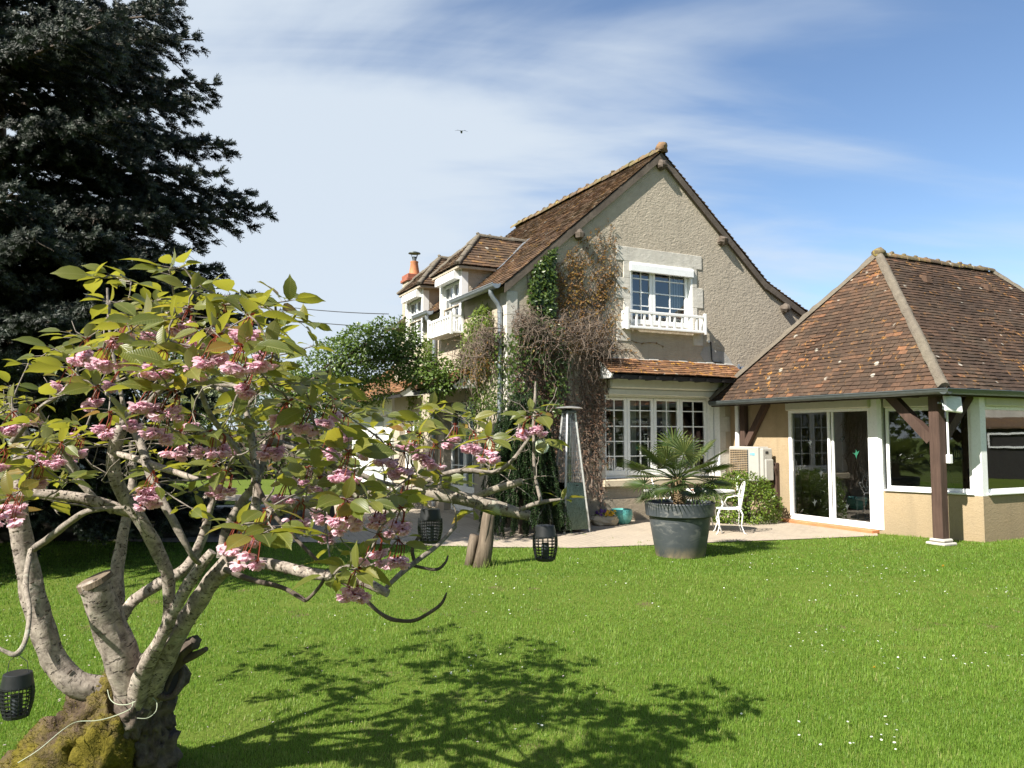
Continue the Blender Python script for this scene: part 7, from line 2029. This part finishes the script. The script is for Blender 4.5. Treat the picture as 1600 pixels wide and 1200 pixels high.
def polymask(P, poly):
    ins = np.zeros(len(P), bool); j = len(poly)-1
    for i in range(len(poly)):
        xi, yi = poly[i][0], poly[i][1]; xj, yj = poly[j][0], poly[j][1]
        cnd = (yi > P[:,1]) != (yj > P[:,1])
        ins ^= cnd & (P[:,0] < (xj-xi)*(P[:,1]-yi)/(yj-yi+1e-12)+xi); j = i
    return ins
P = np.concatenate([lawn_pts(720000, seed=1), lawn_pts(120000, 832, 900, seed=2), lawn_pts(70000, 836, 1900, 1800, 3000, seed=7), lawn_pts(60000, 836, 1900, -1300, -300, seed=8), lawn_pts(60000, 1330, 2200, -400, 2000, seed=9)])
keep = (P[:,1] < 22) & (P[:,1] > .8)
edge = gridnoise(P, .22, 91)*.10 + gridnoise(P, .06, 92)*.07
PP = [(p[0], p[1]) for p in pp]
inp = polymask(P + np.stack([edge*0, edge], 1), PP)
weeds = inp & (gridnoise(P, .28, 33) + .5*gridnoise(P, .07, 34) > .86)
keep &= (~inp) | (weeds & (rs.uniform(0,1,len(P)) < .8))
Hp = np.array([[HOUSE_O.x, HOUSE_O.y]]); cR, sR = math.cos(HOUSE_ROT), math.sin(HOUSE_ROT)
loc = (P-Hp) @ np.array([[cR,-sR],[sR,cR]])
ann = [(5.2,-3.35),(5.40,-3.66),(C2.x,C2.y),(14,C2.y),(14,1),(5.2,1)]
keep &= ~polymask(loc, ann)
keep &= ~((np.abs(loc[:,0]-5.06) < .15) & (np.abs(loc[:,1]+4.98) < .15))
wn2 = np.array([wn.x, wn.y]); keep &= ((P-np.array([[wa.x,wa.y]])) @ wn2 < -.02)
keep &= ((P-np.array([[PB.x,PB.y]]))**2).sum(1) > .34**2
n_lo = gridnoise(P, 1.3, 3)*.6 + gridnoise(P, .45, 4)*.4
n_md = gridnoise(P, .16, 5)
d_c = np.sqrt((P[:,0]+.9)**2 + (P[:,1]-3.6)**2)
dry = np.clip(1.25 - d_c/2.4, 0, 1)
bare = (gridnoise(P, .30, 8) + .35*n_md + .30*dry > .84) 
keep &= ~(bare & (rs.uniform(0,1,len(P)) < .75))
P = P[keep]; n_lo = n_lo[keep]; n_md = n_md[keep]; dry = dry[keep]; k = len(P)
dist = np.sqrt((P**2).sum(1)+CAM_H**2)
LOD = np.maximum(1, dist/4.2)
h = .027*(1+.45*n_md+.3*n_lo)*rs.uniform(.55,1.45,k)*(1-.35*dry); h = np.maximum(.012, h)
wdt = .0030*LOD**.85*rs.uniform(.7,1.3,k)
az = rs.uniform(0, 2*np.pi, k); lean = np.abs(rs.normal(.62,.34,k))
ldir = np.stack([np.cos(az), np.sin(az), np.zeros(k)],1)
dirs = ldir*np.sin(lean)[:,None] + np.array([[0,0,1]])*np.cos(lean)[:,None]
BL = ([(-.5,0,0),(.5,0,0),(.36,.55,.10),(-.36,.55,.10),(0,1,.34)], [(0,1,2,3),(3,2,4)])
tt = .46 + .16*n_lo + .13*n_md + .30*dry*rs.uniform(.3,1,k) + rs.normal(0,.15,k)
straw = rs.uniform(0,1,k) < .02+.06*dry; tt[straw] = .97
org = np.concatenate([P, np.full((k,1), -.002)],1)
g_ = bulk('grass', *BL, org, dirs, -ldir, np.stack([wdt, h, h],1), tt, M['grass'])
tag(g_, 'short mown bright green lawn grass', 'grass', kind='stuff')
print('grass', k)
# daisies in loose drifts
q = random.Random(9)
O_=[];D_=[];U_=[];S_=[]
spots = [(1215,888,14),(1240,880,14),(1170,875,8),(1360,878,16),(1390,900,26),(1330,925,12),(1450,915,8),(1480,892,6),(1560,930,10),(1310,1010,22),(1385,1040,6),(1530,1040,10),(1345,1160,9),(1410,1155,6),(770,925,20),(760,955,10),(940,905,8),(900,880,6),(560,970,5),(720,1060,5),(740,1045,5),(1180,1132,2),(850,1140,5),(60,1020,7),(120,1000,6),(500,960,3),(1000,880,8),(640,930,5),(960,960,3),(1100,960,4),(830,1010,3),(1250,960,4),(1600,1100,5)]
for x, y, n in spots:
    for _ in range(n):
        p = ground(x+q.gauss(0,46), y+q.gauss(0,13)); p.z = q.uniform(.035,.055); r = q.uniform(.006,.0095)
        O_.append(tuple(p)); a = q.uniform(0,6.28); D_.append((math.cos(a),math.sin(a),q.uniform(-.25,.25))); U_.append((q.uniform(-.4,.4),q.uniform(-.6,.2),1)); S_.append((r,r,r))
hexv = [(math.cos(i*math.pi/5)*(1 if i % 2 else .78), math.sin(i*math.pi/5)*(1 if i % 2 else .78), 0) for i in range(10)]
dz_ = bulk('daisies', hexv, [tuple(range(10))], O_,D_,U_,S_, np.random.RandomState(2).uniform(.6,1,len(O_)), M['white_petal']); tag(dz_, 'tiny white daisies scattered in the lawn', 'daisies', kind='stuff')
O_=[];D_=[];U_=[];S_=[];T_=[]
for _ in range(150):
    x, y = (q.uniform(0,480), q.uniform(960,1190)) if q.random() < .55 else (q.uniform(400,1000), q.uniform(940,1195))
    p = ground(x, y); p.z = q.uniform(.02,.05); r = q.uniform(.007,.014)
    O_.append(tuple(p)); D_.append((q.uniform(-1,1),q.uniform(-1,1),.1)); U_.append((q.uniform(-.4,.4),q.uniform(-.6,.2),1)); S_.append((r,r*1.3,r)); T_.append(q.uniform(.6,1))
fp_ = bulk('fallen_petals', [(a*.6,b+.5,c) for a, b, c in [(p[0],p[1]-.5,p[2]) for p in PV]], PF, O_,D_,U_,S_,T_, M['petal']); tag(fp_, 'pale pink cherry petals fallen on the grass', 'petals', kind='stuff')
for k_, (x, y) in enumerate(((1474,890),(1352,890),(1366,1052))):
    p = ground(x, y); p.z = .04; O2=[];D2=[];U2=[];S2=[];T2=[]
    for j in range(26):
        a = q.uniform(0,6.28); e = q.uniform(.1,1.4); O2.append(tuple(p)); D2.append((math.cos(a)*math.cos(e),math.sin(a)*math.cos(e),math.sin(e))); U2.append((0,0,1)); s = .024 if k_ == 0 else .013; S2.append((s*.6,s,s)); T2.append(q.random())
    dd_ = bulk('dandelion', *LEAF2, O2,D2,U2,S2,T2, M['yellow_petal'], None, origin=p)
    tag(dd_, ('largest yellow dandelion flowering in the lawn right of the pot', 'small yellow dandelion left of the largest one', 'tiny yellow dandelion nearest the viewer in the lawn')[k_], 'flower', 'dandelions in the lawn')
